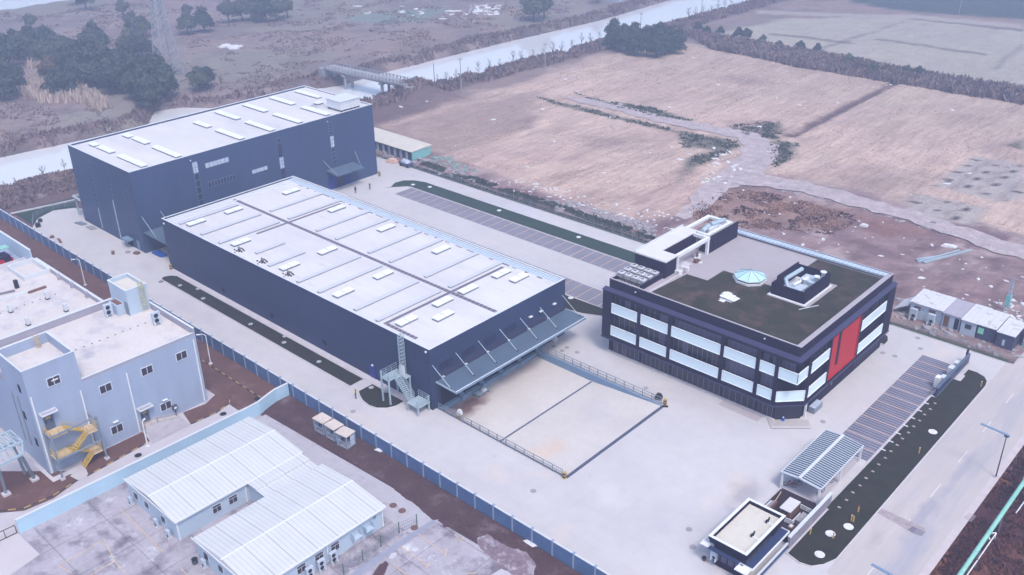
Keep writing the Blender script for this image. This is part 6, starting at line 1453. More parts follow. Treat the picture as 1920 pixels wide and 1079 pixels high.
# utility poles
def upole(u, v, h, label, arm=True):
    x, y_ = P(u, v, 0); z = float(hgt(np.array([x]), np.array([y_]))[0]); q = thing('utility_pole', label, 'utility pole', (x,y_,z), 'utility poles along the canal')
    MB().tube((x,y_,z-.3),(x,y_,z+h),.17,8,.11).build('pole', M['bridge'], q)
    if arm: MB().box(x-.08,x+.08,y_-1,y_+1,z+h-.7,z+h-.55).build('crossarm', M['bridge'], q); MB().box(x-.1,x+.1,y_-.9,y_-.8,z+h-.55,z+h-.35).box(x-.1,x+.1,y_+.8,y_+.9,z+h-.55,z+h-.35).build('insulator', M['debris_grey'], q)
upole(865,174,11,'utility pole on the canal bank nearest the bridge, before the water'); upole(1022,132,9,'utility pole on the bank between the bridge and the grove'); upole(1201,55,9,'utility pole just behind the dark grove'); upole(815,160,7,'short pole at the canal edge next to the bridge', False); upole(1315,28,9,'utility pole among the saplings beyond the grove'); upole(1798,26,11,'tall thin pole in the far green field at the top right', False)
q = thing('lattice_mast', 'short lattice mast on a teal base by the site huts', 'mast', (*P(1886,582),0)); x,y_ = P(1886,582)
for a,c in ((-.35,-.35),(.35,-.35),(.35,.35),(-.35,.35)): MB().beam((x+a,y_+c,-.3),(x+a*.4,y_+c*.4,6.2),.1,.1,0,(1,0,0)).build('leg', M['galv'], q)
b = MB()
for i in range(9):
    z = .4+.65*i; k = 1-.6*(z/6.2); a = .35*k
    b.beam((x-a,y_-a,z),(x+a,y_-a,z+.6),.06,.06).beam((x+a,y_-a,z),(x+a,y_+a,z+.6),.06,.06).beam((x-a,y_-a,z),(x-a,y_+a,z+.6),.06,.06)
b.build('brace', M['galv'], q); MB().box(x-.4,x+.4,y_-.4,y_+.4,1.0,3.0).build('transformer', M['teal_wall'], q); MB().beam((x-.9,y_,6.2),(x+.9,y_,6.3),.1,.1).build('crossarm', M['bridge'], q)
# transmission tower
bx_, by_ = P(317,140,0); z0 = 0.0; HTW = 46.0
q = thing('pylon', 'tall lattice electricity pylon fading in the haze beyond the canal', 'pylon', (bx_,by_,z0))
def pw(z): return 3.6*(1-z/30.0)+.85*(z/30.0) if z < 30 else .85
lv = [0,3.2,6.2,9,11.6,14,16.4,18.8,21,23,25,27,29,31,34,37,40,43,46]
lg = MB(); br = MB()
cs = [(-1,-1),(1,-1),(1,1),(-1,1)]
for i in range(len(lv)-1):
    za, zb = lv[i], lv[i+1]; wa, wb = pw(za), pw(zb)
    for k in range(4):
        a = cs[k]; c = cs[(k+1)%4]
        lg.beam((bx_+a[0]*wa,by_+a[1]*wa,za),(bx_+a[0]*wb,by_+a[1]*wb,zb),.26,.26,0,(1,0,0))
        br.beam((bx_+a[0]*wa,by_+a[1]*wa,za),(bx_+c[0]*wb,by_+c[1]*wb,zb),.15,.15).beam((bx_+c[0]*wa,by_+c[1]*wa,za),(bx_+a[0]*wb,by_+a[1]*wb,zb),.15,.15).beam((bx_+a[0]*wb,by_+a[1]*wb,zb),(bx_+c[0]*wb,by_+c[1]*wb,zb),.10,.10)
M['pylon'] = mat('haze_grey_pylon', (.30,.33,.36), .6)  # grey base colour carries a tint of distant haze
lg.build('leg', M['pylon'], q); br.build('brace', M['pylon'], q)
for z in (31,37,43):
    b = MB(); b.beam((bx_,by_-6,z),(bx_,by_+6,z),.3,.3).beam((bx_-1,by_,z+2),(bx_,by_-6,z),.15,.15).beam((bx_+1,by_,z+2),(bx_,by_+6,z),.15,.15); b.build('crossarm', M['pylon'], q)
# bridge
q = thing('canal_bridge', 'narrow concrete bridge with post railings over the canal', 'bridge', (-250,200,0))
bd = Vector(P(768,157,4.4)); be = Vector(P(616,124,4.4)); dd = (be-bd).normalized(); nn = Vector((-dd.y,dd.x))
MB().beam((bd.x,bd.y,4.2),(be.x,be.y,4.2),5.0,.45).build('deck', M['bridge'], q)
MB().beam((bd.x,bd.y,3.6),(be.x,be.y,3.6),3.4,.75).build('girder', M['bridge'], q)
b = MB()
for s_ in (-1,1):
    e0 = bd+nn*(2.4*s_); e1 = be+nn*(2.4*s_); b.beam((e0.x,e0.y,5.3),(e1.x,e1.y,5.3),.16,.12); b.beam((e0.x,e0.y,4.9),(e1.x,e1.y,4.9),.12,.1)
b.build('rail', M['bridge'], q)
pr = MB().box(-.12,.12,-.12,.12,2.4,3.45)
for s_ in (-1,1):
    for i in range(25):
        p = bd.lerp(be, i/24)+nn*(2.4*s_); MB().box(p.x-.16,p.x+.16,p.y-.13,p.y+.13,4.43,5.5).build('rail_post', M['bridge'], q)
for k in (.29,.75):
    c = bd.lerp(be, k); MB().beam((c.x+nn.x*2.4,c.y+nn.y*2.4,2.95),(c.x-nn.x*2.4,c.y-nn.y*2.4,2.95),1.3,.6).build('crosshead', M['bridge'], q)
    for s_ in (-1.5,1.5): MB().tube((c.x+nn.x*s_,c.y+nn.y*s_,-4.5),(c.x+nn.x*s_,c.y+nn.y*s_,2.7),.5,12).build('pier', M['bridge'], q)
MB().box(be.x-2.5,be.x+.3,be.y-2.6,be.y+2.6,-2,3.85).build('abutment', M['bridge'], q); MB().box(bd.x-.3,bd.x+2,bd.y-2.6,bd.y+2.6,-2,3.85).build('abutment', M['bridge'], q)
# ------------------------------------------------------------------ upper boundary fence line and debris
q = thing('mesh_fence', 'low dark mesh fence along the back edge of the yard', 'fence', (-150,152,0))
b = MB()
fx = list(np.arange(-187,-84,2.6))
for a in fx: MB().box(a-.05,a+.05,151.4,151.5,-.2,1.5).build('post', M['grey_metal'], q)
for z in (.2,.8,1.4): b.beam((fx[0],151.45,z),(fx[-1],151.45,z),.035,.035)
for x in np.arange(fx[0],fx[-1],.65): b.beam((x,151.45,.1),(x,151.45,1.4),.018,.018,0,(1,0,0))
b.build('mesh', M['grey_metal'], q)
MB().sheet([(-190,151.0),(-31.6,151.0),(-31.6,152.1),(-190,152.1)], -.01).build('verge', M['drygreen'], kind=S)
MB().box(-190,-84,150.85,151.0,-.02,.1).box(-50.5,-30.6,150.85,151.0,-.02,.1).build('yard_kerb', M['kerb'], kind=S)
railing('railing', 'thin low railing along the ditch in front of the site huts', [(-50,152.6),(-33,152.6)], .5, 1.3, 'grey_metal', .03, (1.0,.5))
def ter(x, y_): return float(hgt(np.array([x]), np.array([y_]))[0])
# rubble as one uncountable scatter
def scatter(name, n, poly, smin, smax, mt, seed, flat=.5, dens=None, zoff=0):
    r = np.random.default_rng(seed); P_ = np.array(poly); lo = P_.min(0); hi = P_.max(0)
    pts = []
    while len(pts) < n:
        c = lo+(hi-lo)*r.random((n*3,2)); k = inpoly(c[:,0],c[:,1],poly)
        if dens is not None: k &= (fbm(c[:,0],c[:,1],dens[0],seed,3) > dens[1])
        pts += list(c[k])
        if not k.any(): break
    pts = np.array(pts[:n]); z = hgt(pts[:,0],pts[:,1]); b = MB()
    for (x,y_),zz in zip(pts,z):
        s = smin+(smax-smin)*r.random()**3; a = r.random()*3.14; el = 1+r.random()*1.6; c_,s_ = math.cos(a)*s, math.sin(a)*s; h = s*flat*(.4+r.random())
        q4 = [(x+c_*el,y_+s_*el),(x-s_,y_+c_),(x-c_*el,y_-s_*el),(x+s_,y_-c_)]
        b.add([(p[0],p[1],zz-.1+zoff) for p in q4]+[(p[0]*.8+x*.2,p[1]*.8+y_*.2,zz+zoff+h*(.6+.8*r.random())) for p in q4], [(4,5,6,7),(0,1,5,4),(1,2,6,5),(2,3,7,6),(3,0,4,7)])
    o = b.build(name, mt); tag(o, {'rubble':'scattered grey and white rubble over the churned ground'}.get(name, name), 'rubble'); o['kind'] = 'stuff'; return o
o = scatter('rubble', 260, G([(900,345),(1190,425),(1250,440),(1300,400),(1200,395),(960,330)]), .08,.42, M['debris_white'], 1, .4); o['label'] = 'white rubble strewn along the back edge of the yard'
o = scatter('rubble', 620, G([(1000,378),(1190,432),(1230,446),(1230,425),(1080,378)]), .12,.5, M['debris_grey'], 2, .5); o['label'] = 'grey broken stones behind the yard near the office'
o = scatter('rubble', 170, G([(1290,400),(1400,350),(1640,380),(1919,450),(1919,640),(1680,540),(1400,430)]), .06,.42, M['debris_white'], 3, .4); o['label'] = 'white scraps over the churned earth behind the office'
o = scatter('rubble', 260, G([(1340,350),(1390,320),(1440,340),(1600,378),(1800,428),(1919,470),(1919,482),(1780,440),(1580,388),(1420,352)]), .1,.5, M['debris_grey'], 4, .4); o['label'] = 'grey stones along the gravel track'
o = scatter('rubble', 90, G([(700,200),(880,190),(1290,80),(1675,155),(1919,200),(1919,420),(1500,330),(1200,390),(830,290)]), .15,.75, M['debris_white'], 5, .3); o['label'] = 'few white scraps lost in the straw field'
o = scatter('rubble', 60, G([(1340,270),(1400,300),(1390,345),(1310,350)]), .2,.7, M['debris_white'], 6, .4); o['label'] = 'white scraps beside the bend of the track'
o = scatter('rubble', 120, G([(705,270),(800,300),(900,340),(880,350),(760,310),(705,300)]), .2,.8, M['debris_grey'], 7, .7); o['label'] = 'rubble around the long shed behind the tall warehouse'
o = scatter('rubble', 70, G([(880,10),(940,12),(930,30),(880,28)]), .4,1.8, M['debris_white'], 8, .4); o['label'] = 'white rubbish heap on the wild land beyond the canal, right of centre'
o = scatter('rubble', 34, G([(405,82),(455,88),(450,96),(415,92)]), .5,1.6, M['debris_white'], 9, .4); o['label'] = 'white rubbish on the wild land near the pylon'
o = scatter('rubble', 60, G([(640,10),(880,8),(880,40),(700,35)]), .3,1.2, M['debris_white'], 10, .3, (8,.5)); o['label'] = 'sparse white scraps on the wild land at the top'
o = scatter('rubble', 200, G([(1680,555),(1919,640),(1919,690),(1680,600)]), .1,.6, M['debris_grey'], 12, .5); o['label'] = 'grey rubble along the site hut row'
o = scatter('rubble', 60, G([(1860,560),(1919,560),(1919,650),(1880,640)]), .1,.7, M['debris_white'], 13, .5); o['label'] = 'white rubbish behind the rightmost huts'
# specific loose things
def slab_thing(name, label, cat, u, v, sx, sy, sz, rz, mt, z=None):
    x,y_ = P(u,v,0 if z is None else z); zz = ter(x,y_) if z is None else z
    b = MB(); c_,s_ = math.cos(rz), math.sin(rz)
    poly = [(x+c_*a-s_*c, y_+s_*a+c_*c) for a,c in ((-sx,-sy*.8),(sx*.7,-sy),(sx,sy*.6),(-sx*.6,sy))]
    b.prism(poly, zz-.05, zz+sz*.6); b.prism([(x+(p[0]-x)*.75,y_+(p[1]-y_)*.75) for p in poly], zz+sz*.6, zz+sz); o = b.build(name, M[mt]); return tag_at(o,(x,y_,zz),label,cat)
q = thing('steel_beam_pile', 'long pale steel beams lying on the churned earth', 'steel beams', (*P(1772,478),0))
for (a,c) in (((1722,487),(1800,466)),((1733,489),(1822,466)),((1719,482),(1762,476))):
    A = P(*a,.4); B = P(*c,.4); z = ter(A[0],A[1])+.35; MB().beam((A[0],A[1],z),(B[0],B[1],z),.4,.35).build('beam', M['galv'], q)
slab_thing('white_sheet','crumpled white sheeting behind the steel beams','sheeting',1780,462,1.6,.8,.4,.3,'debris_white')
slab_thing('white_bag','bright white bag alone on the brown earth','bag',1620,424,.9,.6,.5,.3,'debris_white')
slab_thing('white_bag','white bag near the left part of the churned earth','bag',1543,450,.45,.4,.4,.9,'debris_white')
slab_thing('white_bag','yellowish crate beside the bend of the track','crate',1325,340,.8,.6,.6,.2,'roof_cream')
slab_thing('tyre_ring','round concrete ring on the earth by the gravel track','ring',1750,417,.7,.6,.5,.2,'debris_grey')
slab_thing('fence_bag','white slab at the foot of the blue fence','slab',995,1019,1.0,.45,.12,.0,'debris_white',-.05)
slab_thing('fence_bag','white crumpled sheet on the earth strip','sheet',711,845,.7,.35,.15,.3,'debris_white',-.05)
slab_thing('blue_tarpaulin','bright blue tarpaulin under the covered passage','tarpaulin',300,478,1.9,.8,.7,.1,'tarp',0)
slab_thing('pallet','pale teal boards dropped at the foot of the tall warehouse','boards',152,420,1.6,.7,.3,.2,'sky_frame',0)
slab_thing('pallet','mauve sacks spilled at the foot of the tall warehouse','sacks',172,428,1.6,.7,.3,.1,'debris_grey',0)
slab_thing('cable_heap','curled brown cable heap in the middle of the far lane','cable heap',212,475,1.0,.35,.3,-.4,'brown',0)
slab_thing('cable_heap','brown sack pile near the corner of the tall warehouse','sack pile',257,476,.7,.5,.5,.4,'brown',0)
slab_thing('white_bag','white bag by the door hood of the tall warehouse','bag',235,458,.5,.4,.9,.4,'debris_white',0)
slab_thing('grey_bag','pale small bag beside the brown sack pile','bag',240,474,.5,.4,.35,.4,'debris_grey',0)
slab_thing('plank_heap','dark plank heap against the fence','planks',112,452,1.6,.3,.25,-.2,'brown',0)
slab_thing('black_bag','black bundle by the near end of the curved kerb','bundle',72,425,.8,.6,.8,-.2,'black',0)
slab_thing('black_bag','black bundle higher up the curved kerb','bundle',76,416,.5,.5,.7,-.2,'black',0)
slab_thing('drum','red-brown drum lying near the fence at the far lane','drum',98,446,.4,.5,.5,-.2,'brown',0)
slab_thing('black_bin','squat black bin by the office corner of the ramp','bin',1235,748,.55,.5,.9,.3,'black',0)
slab_thing('traffic_cone','dark weight lying beside the striped post','weight',1247,763,.5,.2,.2,.6,'black',0)
slab_thing('white_bucket','white bucket with a dark lid by the dock canopy end','bucket',1041,640,.4,.4,.8,.3,'debris_white',0)
slab_thing('equipment','small white and black gear at the corner of the ramp fence','gear',862,777,.4,.35,.8,.3,'debris_white',0)
slab_thing('orange_heap','orange-brown heap beside the long shed','heap',736,305,1.5,1,1,.4,'orange_line',0)
q = thing('van', 'small dark vehicle parked by the shed behind the tall warehouse', 'vehicle', (*P(762,312),0)); x,y_ = P(762,312)
MB().box(x-1.8,x+1.8,y_-.8,y_+.8,.35,1.0).build('body', M['tarp'] if 0 else M['cont_dark'], q); MB().add([(x-1.3,y_-.75,1.0),(x+1.0,y_-.75,1.0),(x+1.0,y_+.75,1.0),(x-1.3,y_+.75,1.0),(x-1.1,y_-.65,1.55),(x+.5,y_-.65,1.55),(x+.5,y_+.65,1.55),(x-1.1,y_+.65,1.55)], [(4,5,6,7),(0,1,5,4),(1,2,6,5),(2,3,7,6),(3,0,4,7)]).build('cabin', M['cont_white'], q)
for a in (-1.2,1.2):
    for c in (-.8,.8): MB().tube((x+a,y_+c-.1,.35),(x+a,y_+c+.1,.35),.34,12).build('wheel', M['black'], q)
M['netting'] = mat('green_netting', (.22,.30,.28), .9, var=(1,.3))
o = scatter('green_netting', 90, G([(805,292),(850,300),(900,325),(860,322),(805,302)]), .2,.6, M['netting'], 21, .5); o['label'] = 'greenish netting and plants behind the teal end of the shed'
# ditch kerb line beyond the grass at far left
MB().sheet(G([(25,398),(140,370),(140,392),(100,395),(72,410),(60,420)]), -.02).build('lawn', M['lawn_green'], kind=S)
MB().beam((*P(20,402),.1),(*P(140,376),.1),.5,.3).build('kerb_line', M['kerb'], kind=S)
railing('railing', 'thin dark railing round the curved end of the far lane', [P(62,424),P(63,410),P(80,399),P(100,392),P(143,384)], 1.1, 2.0, 'grey_metal', .04)
# rust railing bottom-left gate
q = thing('gate_frame', 'dark red tubular gate frame at the bottom left corner', 'gate', (*P(32,990),0))
for z in (.1,1.3): A = P(-30,1030); B = P(32,1000); MB().beam((*A,z),(*B,z),.09,.09).build('rail', M['rail_rust'], q)
for k in (0,.33,.66,1): MB().beam((A[0]+(B[0]-A[0])*k,A[1]+(B[1]-A[1])*k,0),(A[0]+(B[0]-A[0])*k,A[1]+(B[1]-A[1])*k,1.35),.09,.09,0,(1,0,0)).build('post', M['rail_rust'], q)
# ------------------------------------------------------------------ people
def person(x, y_, rz, label, helmet, lean=0, arms=.2):
    sk = {'pelvis':(0,0,.95,.145,.105),'waist':(0,0,1.1,.13,.095),'chest':(0,0,1.33,.165,.11),'neck':(0,.0,1.49,.055,.055),'head':(0,.02,1.63,.09,.10),'crown':(0,.01,1.72,.075,.085),
          'lh':(-.1,0,.88,.095,.095),'lk':(-.12,.03+lean,.48,.062,.062),'la':(-.12,-.02,.08,.042,.042),'lt':(-.12,.12,.03,.04,.03),
          'rh':(.1,0,.88,.095,.095),'rk':(.12,.03,.48,.062,.062),'ra':(.12,-.02-lean,.08,.042,.042),'rtt':(.12,.12-lean,.03,.04,.03),
          'ls':(-.19,0,1.42,.06,.06),'le':(-.25,-.02,1.15,.045,.045),'lw':(-.24,arms,.92,.032,.032),'lf':(-.23,arms+.05,.84,.03,.02),
          'rs':(.19,0,1.42,.06,.06),'re':(.25,-.02,1.15,.045,.045),'rw':(.24,arms,.92,.032,.032),'rf':(.23,arms+.05,.84,.03,.02)}
    ks = list(sk); ed = [('pelvis','waist'),('waist','chest'),('chest','neck'),('neck','head'),('head','crown'),('pelvis','lh'),('lh','lk'),('lk','la'),('la','lt'),('pelvis','rh'),('rh','rk'),('rk','ra'),('ra','rtt'),('chest','ls'),('ls','le'),('le','lw'),('lw','lf'),('chest','rs'),('rs','re'),('re','rw'),('rw','rf')]
    me = bpy.data.meshes.new('person'); me.from_pydata([sk[k][:3] for k in ks], [(ks.index(a),ks.index(c)) for a,c in ed], [])
    o = bpy.data.objects.new('person', me); COL.objects.link(o)
    md = o.modifiers.new('skin','SKIN'); 
    for i,k in enumerate(ks): me.skin_vertices[0].data[i].radius = sk[k][3:5]
    me.skin_vertices[0].data[0].use_root = True
    o.modifiers.new('sub','SUBSURF').levels = 1; o.modifiers['sub'].render_levels = 1
    me.materials.append(M['cloth_dark'])
    o.location = (x,y_,0); o.rotation_euler = (0,0,rz); tag(o, label, 'person'); ORG[o.name] = Vector((0,0,0))
    h = MB().disc(0,.01,1.70,1.76,.135,12); h.disc(0,.01,1.76,1.83,.10,12); h.build('helmet', M[helmet], o)
    MB().prism([(-.2,-.13),(.2,-.13),(.2,.13),(-.2,.13)],1.12,1.43).build('vest', M['cloth_vest'] if helmet == 'yellow' else M['cloth_dark'], o)
    fc = MB().prism([(-.05,.09),(.05,.09),(.05,.125),(-.05,.125)],1.56,1.68); fc.build('face', M['skin'], o)
    return o
x,y_ = P(668,748); person(x,y_,2.4,'person in dark clothes with a yellow helmet on the lane beside the hall','yellow',.0)
x,y_ = P(667,363); person(x,y_,1.0,'person in black walking past the far end of the low hall','black',.12)
x,y_ = P(694,356); person(x,y_,2.0,'person in pale helmet standing at the far corner of the tall warehouse','white_paint',.0)
# ------------------------------------------------------------------ vegetation
def leaf_mat(name, dark, light):
    mt = mat(name, dark, .9, var=(1.6,.35), var2=(.35,.25), col2=(light,.6,.48,.68)); return mt
M['stubble'] = mat('stubble', (.42,.28,.225), .95, var=(.3,.2))
M['leaf_dark'] = leaf_mat('evergreen_leaf', (.050,.066,.052), (.095,.11,.075))
M['leaf_mid'] = leaf_mat('olive_leaf', (.085,.10,.075), (.15,.15,.10))
M['leaf_brown'] = leaf_mat('withered_leaf', (.11,.085,.06), (.20,.15,.10))
def crown_mesh(name, lobes, n, ls, mt, seed):
    r = np.random.default_rng(seed); L = np.array(lobes); vol = (L[:,3]*L[:,4]*L[:,5]); vol = vol/vol.sum()
    k = r.choice(len(L), n, p=vol); d = r.normal(size=(n,3)); d /= np.linalg.norm(d,axis=1)[:,None]
    rad = (r.random(n)**.35)[:,None]; d[:,2] = np.where(d[:,2] < -.35, -d[:,2]*.6, d[:,2])
    p = L[k,:3]+d*rad*L[k,3:6]*(1+.22*(fbm(d[:,0]*3+k*7,d[:,1]*3+d[:,2]*3,1,seed,2)[:,None]-.5)*2)
    nrm = d+r.normal(size=(n,3))*.55; nrm /= np.linalg.norm(nrm,axis=1)[:,None]
    a = np.cross(nrm, r.normal(size=(n,3))); a /= np.linalg.norm(a,axis=1)[:,None]; b = np.cross(nrm,a)
    s = (ls*(.6+.8*r.random(n)))[:,None]
    v = np.stack([p+a*s, p+b*s*.6, p-a*s, p-b*s*.6],1).reshape(-1,3)
    me = bpy.data.meshes.new(name); me.vertices.add(4*n); me.vertices.foreach_set('co', v.ravel().astype(np.float32))
    me.loops.add(4*n); me.loops.foreach_set('vertex_index', np.arange(4*n,dtype=np.int32)); me.polygons.add(n)
    me.polygons.foreach_set('loop_start', (np.arange(n)*4).astype(np.int32)); me.polygons.foreach_set('loop_total', np.full(n,4,np.int32)); me.update(); me.validate()
    me.materials.append(mt); return me
def tree_proto(seed, leaf, spread=1.0):
    r = random.Random(seed); lobes = []
    for i in range(9):
        a = i*2.4+r.random(); d = r.uniform(.2,2.1)*spread; z = r.uniform(2.4,5.2)-d*.4; s = r.uniform(1.1,1.9)
        lobes.append((d*math.cos(a), d*math.sin(a), z, s*1.1, s*1.1, s*.85))
    lobes.append((0,0,5.6,1.4,1.4,1.3)); lobes.append((0,0,3.6,2.4*spread,2.4*spread,2.0))
    return crown_mesh('crown', lobes, 3600, .30, M[leaf], seed), trunk_mesh(seed)
def trunk_mesh(seed):
    r = random.Random(seed); b = MB(); b.tube((0,0,-.6),(.1,.05,2.4),.24,8,.16); b.tube((.1,.05,2.4),(0,.1,5),.16,6,.06)
    for i in range(6): a = i*1.05; b.tube((.05,.03,1.6+.3*i),(1.7*math.cos(a),1.7*math.sin(a),3.4+.3*i),.09,5,.03)
    me = bpy.data.meshes.new('trunk'); me.from_pydata(b.v,[],b.f); me.materials.append(M['bark']); me.update(); return me
protos = [tree_proto(31,'leaf_dark'), tree_proto(32,'leaf_dark',1.25), tree_proto(33,'leaf_mid',1.0), tree_proto(34,'leaf_mid',.8), tree_proto(35,'leaf_brown',1.0)]
def tree(x, y_, s, k, label, group=None, sz=1.0, name='tree'):
    z = ter(x,y_); q = bpy.data.objects.new(name, None); COL.objects.link(q); q.location = (x,y_,z-.1); q.scale = (s,s,s*sz); q.rotation_euler = (0,0,(x*7.3+y_*3.1)%6.28)
    tag(q, label, 'tree', group)
    for nm, me_ in (('crown',protos[k][0]),('trunk',protos[k][1])):
        o = bpy.data.objects.new(nm, me_); COL.objects.link(o); o.parent = q
# the grove by the canal
gr = [(1148,90),(1162,96),(1180,100),(1196,104),(1212,106),(1230,108),(1246,104),(1262,100),(1272,92),(1150,78),(1170,80),(1190,84),(1212,86),(1236,86),(1256,84)]
for i,(u,v) in enumerate(gr):
    x,y_ = P(u,v,0); k = i % 3 if i % 3 < 2 else 0
    tree(x,y_, [1.15,1.3,1.05,1.25][i%4], k, f'dense dark evergreen in the canal grove, {ORD[i if i < 9 else i-9]} from the left in the {"front" if i < 9 else "back"} row', 'evergreens of the canal grove')
# trees on the wild land (u, v of the foot, size, kind)
wl = [(8,188,1.5,0),(22,180,1.3,1),(0,150,1.2,0),(45,112,1.2,2),(70,118,1.1,0),(92,100,1.3,1),(118,112,1.1,2),(30,98,1.1,1),(135,150,1.4,0),(160,160,1.5,1),(185,165,1.6,0),(210,160,1.5,1),(228,150,1.3,0),(195,138,1.3,2),(150,135,1.3,1),
      (272,192,1.6,0),(296,196,1.6,1),(262,178,1.4,0),(312,185,1.3,0),(288,165,1.3,1),(170,92,1.0,2),(196,98,1.0,0),(246,104,1.2,2),(268,108,1.1,1),(270,70,1.1,2),(252,62,1.1,2),(232,36,1.0,3),(352,66,1.1,2),(384,64,1.25,0),(376,172,1.0,2),(392,168,.9,0),(162,20,1.3,2),(145,10,1.2,3),
      (430,44,1.2,3),(455,40,1.2,2),(478,40,1.3,2),(500,44,1.4,0),(520,42,1.2,2),(540,36,1.1,3),(465,14,1.2,2),(1000,40,1.5,2),(1020,36,1.3,3),(352,36,.8,3),(60,60,.9,3),(100,155,1.1,4),(1120,10,1.0,3)]
wl += [(120,178,1.2,1),(245,150,1.5,0),(175,140,1.6,0),(215,180,1.4,1),(60,95,1.2,0),(20,130,1.5,1),(280,205,1.1,1),(236,170,1.5,1),(300,170,1.5,0),(140,122,1.2,0),(90,128,1.2,2),(178,82,1.1,0)]
desc = ['dark round evergreen','broad dark evergreen','olive bushy tree','small olive tree','withered brown tree']
def place(u, v):
    if v > 175: return 'on the canal bank at the left edge' if u < 100 else 'on the canal bank beyond the tall warehouse'
    if u < 130: return 'in the thicket at the far left'
    if u < 240: return 'in the thicket behind the reeds'
    if u < 340: return 'near the foot of the pylon'
    if u < 560: return 'in the hazy row right of the pylon'
    return 'alone on the far bank of the canal'
cnt = {}
for i,(u,v,s,k) in enumerate(wl):
    x,y_ = P(u,v,0); pl = place(u,v); key = (k,pl); cnt[key] = cnt.get(key,0)+1
    tree(x,y_,s*1.22,k,f'{desc[k]} {pl}, {ORD[cnt[key]-1]} of its kind there','trees on the wild land')
hl = [(1308,62,.95,0),(1325,68,.8,1),(1350,70,.9,0),(1384,74,1.0,0),(1398,76,1.0,1),(1430,82,.7,2),(1460,92,.7,2),(1500,96,.85,1),(1532,100,.85,0),(1590,124,.9,2),(1612,132,.85,4),(1635,138,.85,2),(1660,140,.8,4),(1700,142,.8,2),(1722,144,.8,1),(1560,116,.6,4),(1680,148,.6,4),(1420,88,.6,1)]
for i,(u,v,s,k) in enumerate(hl):
    x,y_ = P(u,v,0); tree(x,y_,s*.72,k,f'{desc[k]} in the dark hedge line between the fields, {ORD[i]} along it','trees of the far hedge')
# bare saplings on the canal bank
def bare_mesh(seed):
    r = random.Random(seed); b = MB(); b.tube((0,0,-.4),(0,0,2.6),.075,6,.05); b.tube((0,0,2.6),(.05,0,4.6),.05,5,.02)
    for i in range(22):
        z = 1.3+r.random()*2.8; a = r.random()*6.28; l = (5.0-z)*.34+.25; p = (0,0,z); e = (l*math.cos(a)*.75,l*math.sin(a)*.75,z+l*.9); b.tube(p,e,.03,4,.012,caps=False)
        for k in range(3): a2 = a+r.uniform(-.9,.9); f = Vector(p).lerp(Vector(e), r.uniform(.4,1)); b.tube(f,(f.x+.4*math.cos(a2),f.y+.4*math.sin(a2),f.z+.5),.016,3,.008,caps=False)
    me = bpy.data.meshes.new('branches'); me.from_pydata(b.v,[],b.f); me.materials.append(M['bark']); me.update(); return me
bm_ = [bare_mesh(s) for s in (1,2,3)]
bt = [(822,163),(838,166),(856,158),(877,152),(897,148),(918,142),(938,136),(962,128),(977,124),(1000,119),(1018,114),(1037,108),(1053,103),(1072,97),(1090,90),(1107,86),(1123,82),(1290,40),(1303,37),(1318,33),(1333,28),(1345,24),(1358,20),(1370,15)]
for i,(u,v) in enumerate(bt):
    x,y_ = P(u,v,0); o = bpy.data.objects.new('sapling', bm_[i%3]); COL.objects.link(o); o.location = (x,y_,ter(x,y_)); s = .85+.35*((i*37)%10)/10; o.scale = (s,s,s*1.05); o.rotation_euler = (0,0,i*1.3)
    tag(o, f'bare sapling at the canal edge, {ORD[i]} counting from the bridge', 'sapling', 'bare saplings along the canal')
bl = [(28,335,.9),(80,322,1.15),(122,322,.8),(8,345,.7)]
for i,(u,v,s) in enumerate(bl):
    x,y_ = P(u,v,0); o = bpy.data.objects.new('sapling', bm_[i%3]); COL.objects.link(o); o.location = (x,y_,ter(x,y_)); o.scale = (s,)*3
    tag(o, ['bare shrub on the bank left of the tall warehouse, middle left one','bare shrub on the bank left of the tall warehouse, tallest','bare shrub on the bank closest to the tall warehouse wall','bare shrub on the bank at the very left edge'][i], 'sapling', 'bare saplings left of the warehouse')
# tufts: reeds, scrub, straw as uncountable stuff
def tufts(name, label, n, test, box, hmin, hmax, wd, mt, seed, lean=.35, blades=3):
    r = np.random.default_rng(seed); x = box[0]+(box[1]-box[0])*r.random(n); y_ = box[2]+(box[3]-box[2])*r.random(n)
    k = test(x,y_); x = x[k]; y_ = y_[k]; m_ = len(x)
    x = np.repeat(x,blades)+r.normal(size=m_*blades)*wd*1.2; y_ = np.repeat(y_,blades)+r.normal(size=m_*blades)*wd*1.2; z = hgt(x,y_)-.05; m_ = len(x)
    h = (hmin+(hmax-hmin)*r.random(m_)); a = r.random(m_)*6.28; w = wd*(.5+r.random(m_)); lx = r.normal(size=m_)*lean*h; ly = r.normal(size=m_)*lean*h
    c,s = np.cos(a)*w, np.sin(a)*w
    v = np.stack([np.stack([x-c,y_-s,z],1), np.stack([x+c,y_+s,z],1), np.stack([x+c*.5+lx,y_+s*.5+ly,z+h],1), np.stack([x-c*.6+lx,y_-s*.6+ly,z+h*.9],1)],1).reshape(-1,3)
    me = bpy.data.meshes.new(name); me.vertices.add(4*m_); me.vertices.foreach_set('co', v.ravel().astype(np.float32)); me.loops.add(4*m_); me.loops.foreach_set('vertex_index', np.arange(4*m_,dtype=np.int32))
    me.polygons.add(m_); me.polygons.foreach_set('loop_start', (np.arange(m_)*4).astype(np.int32)); me.polygons.foreach_set('loop_total', np.full(m_,4,np.int32)); me.update(); me.validate(); me.materials.append(M[mt])
    o = bpy.data.objects.new(name, me); COL.objects.link(o); tag(o,label,'vegetation'); o['kind'] = 'stuff'; return o
reedp = G([(40,180),(60,150),(105,135),(165,170),(205,200),(190,215),(150,195),(80,195)]); reed2 = G([(48,130),(90,112),(112,118),(100,132),(60,136)])
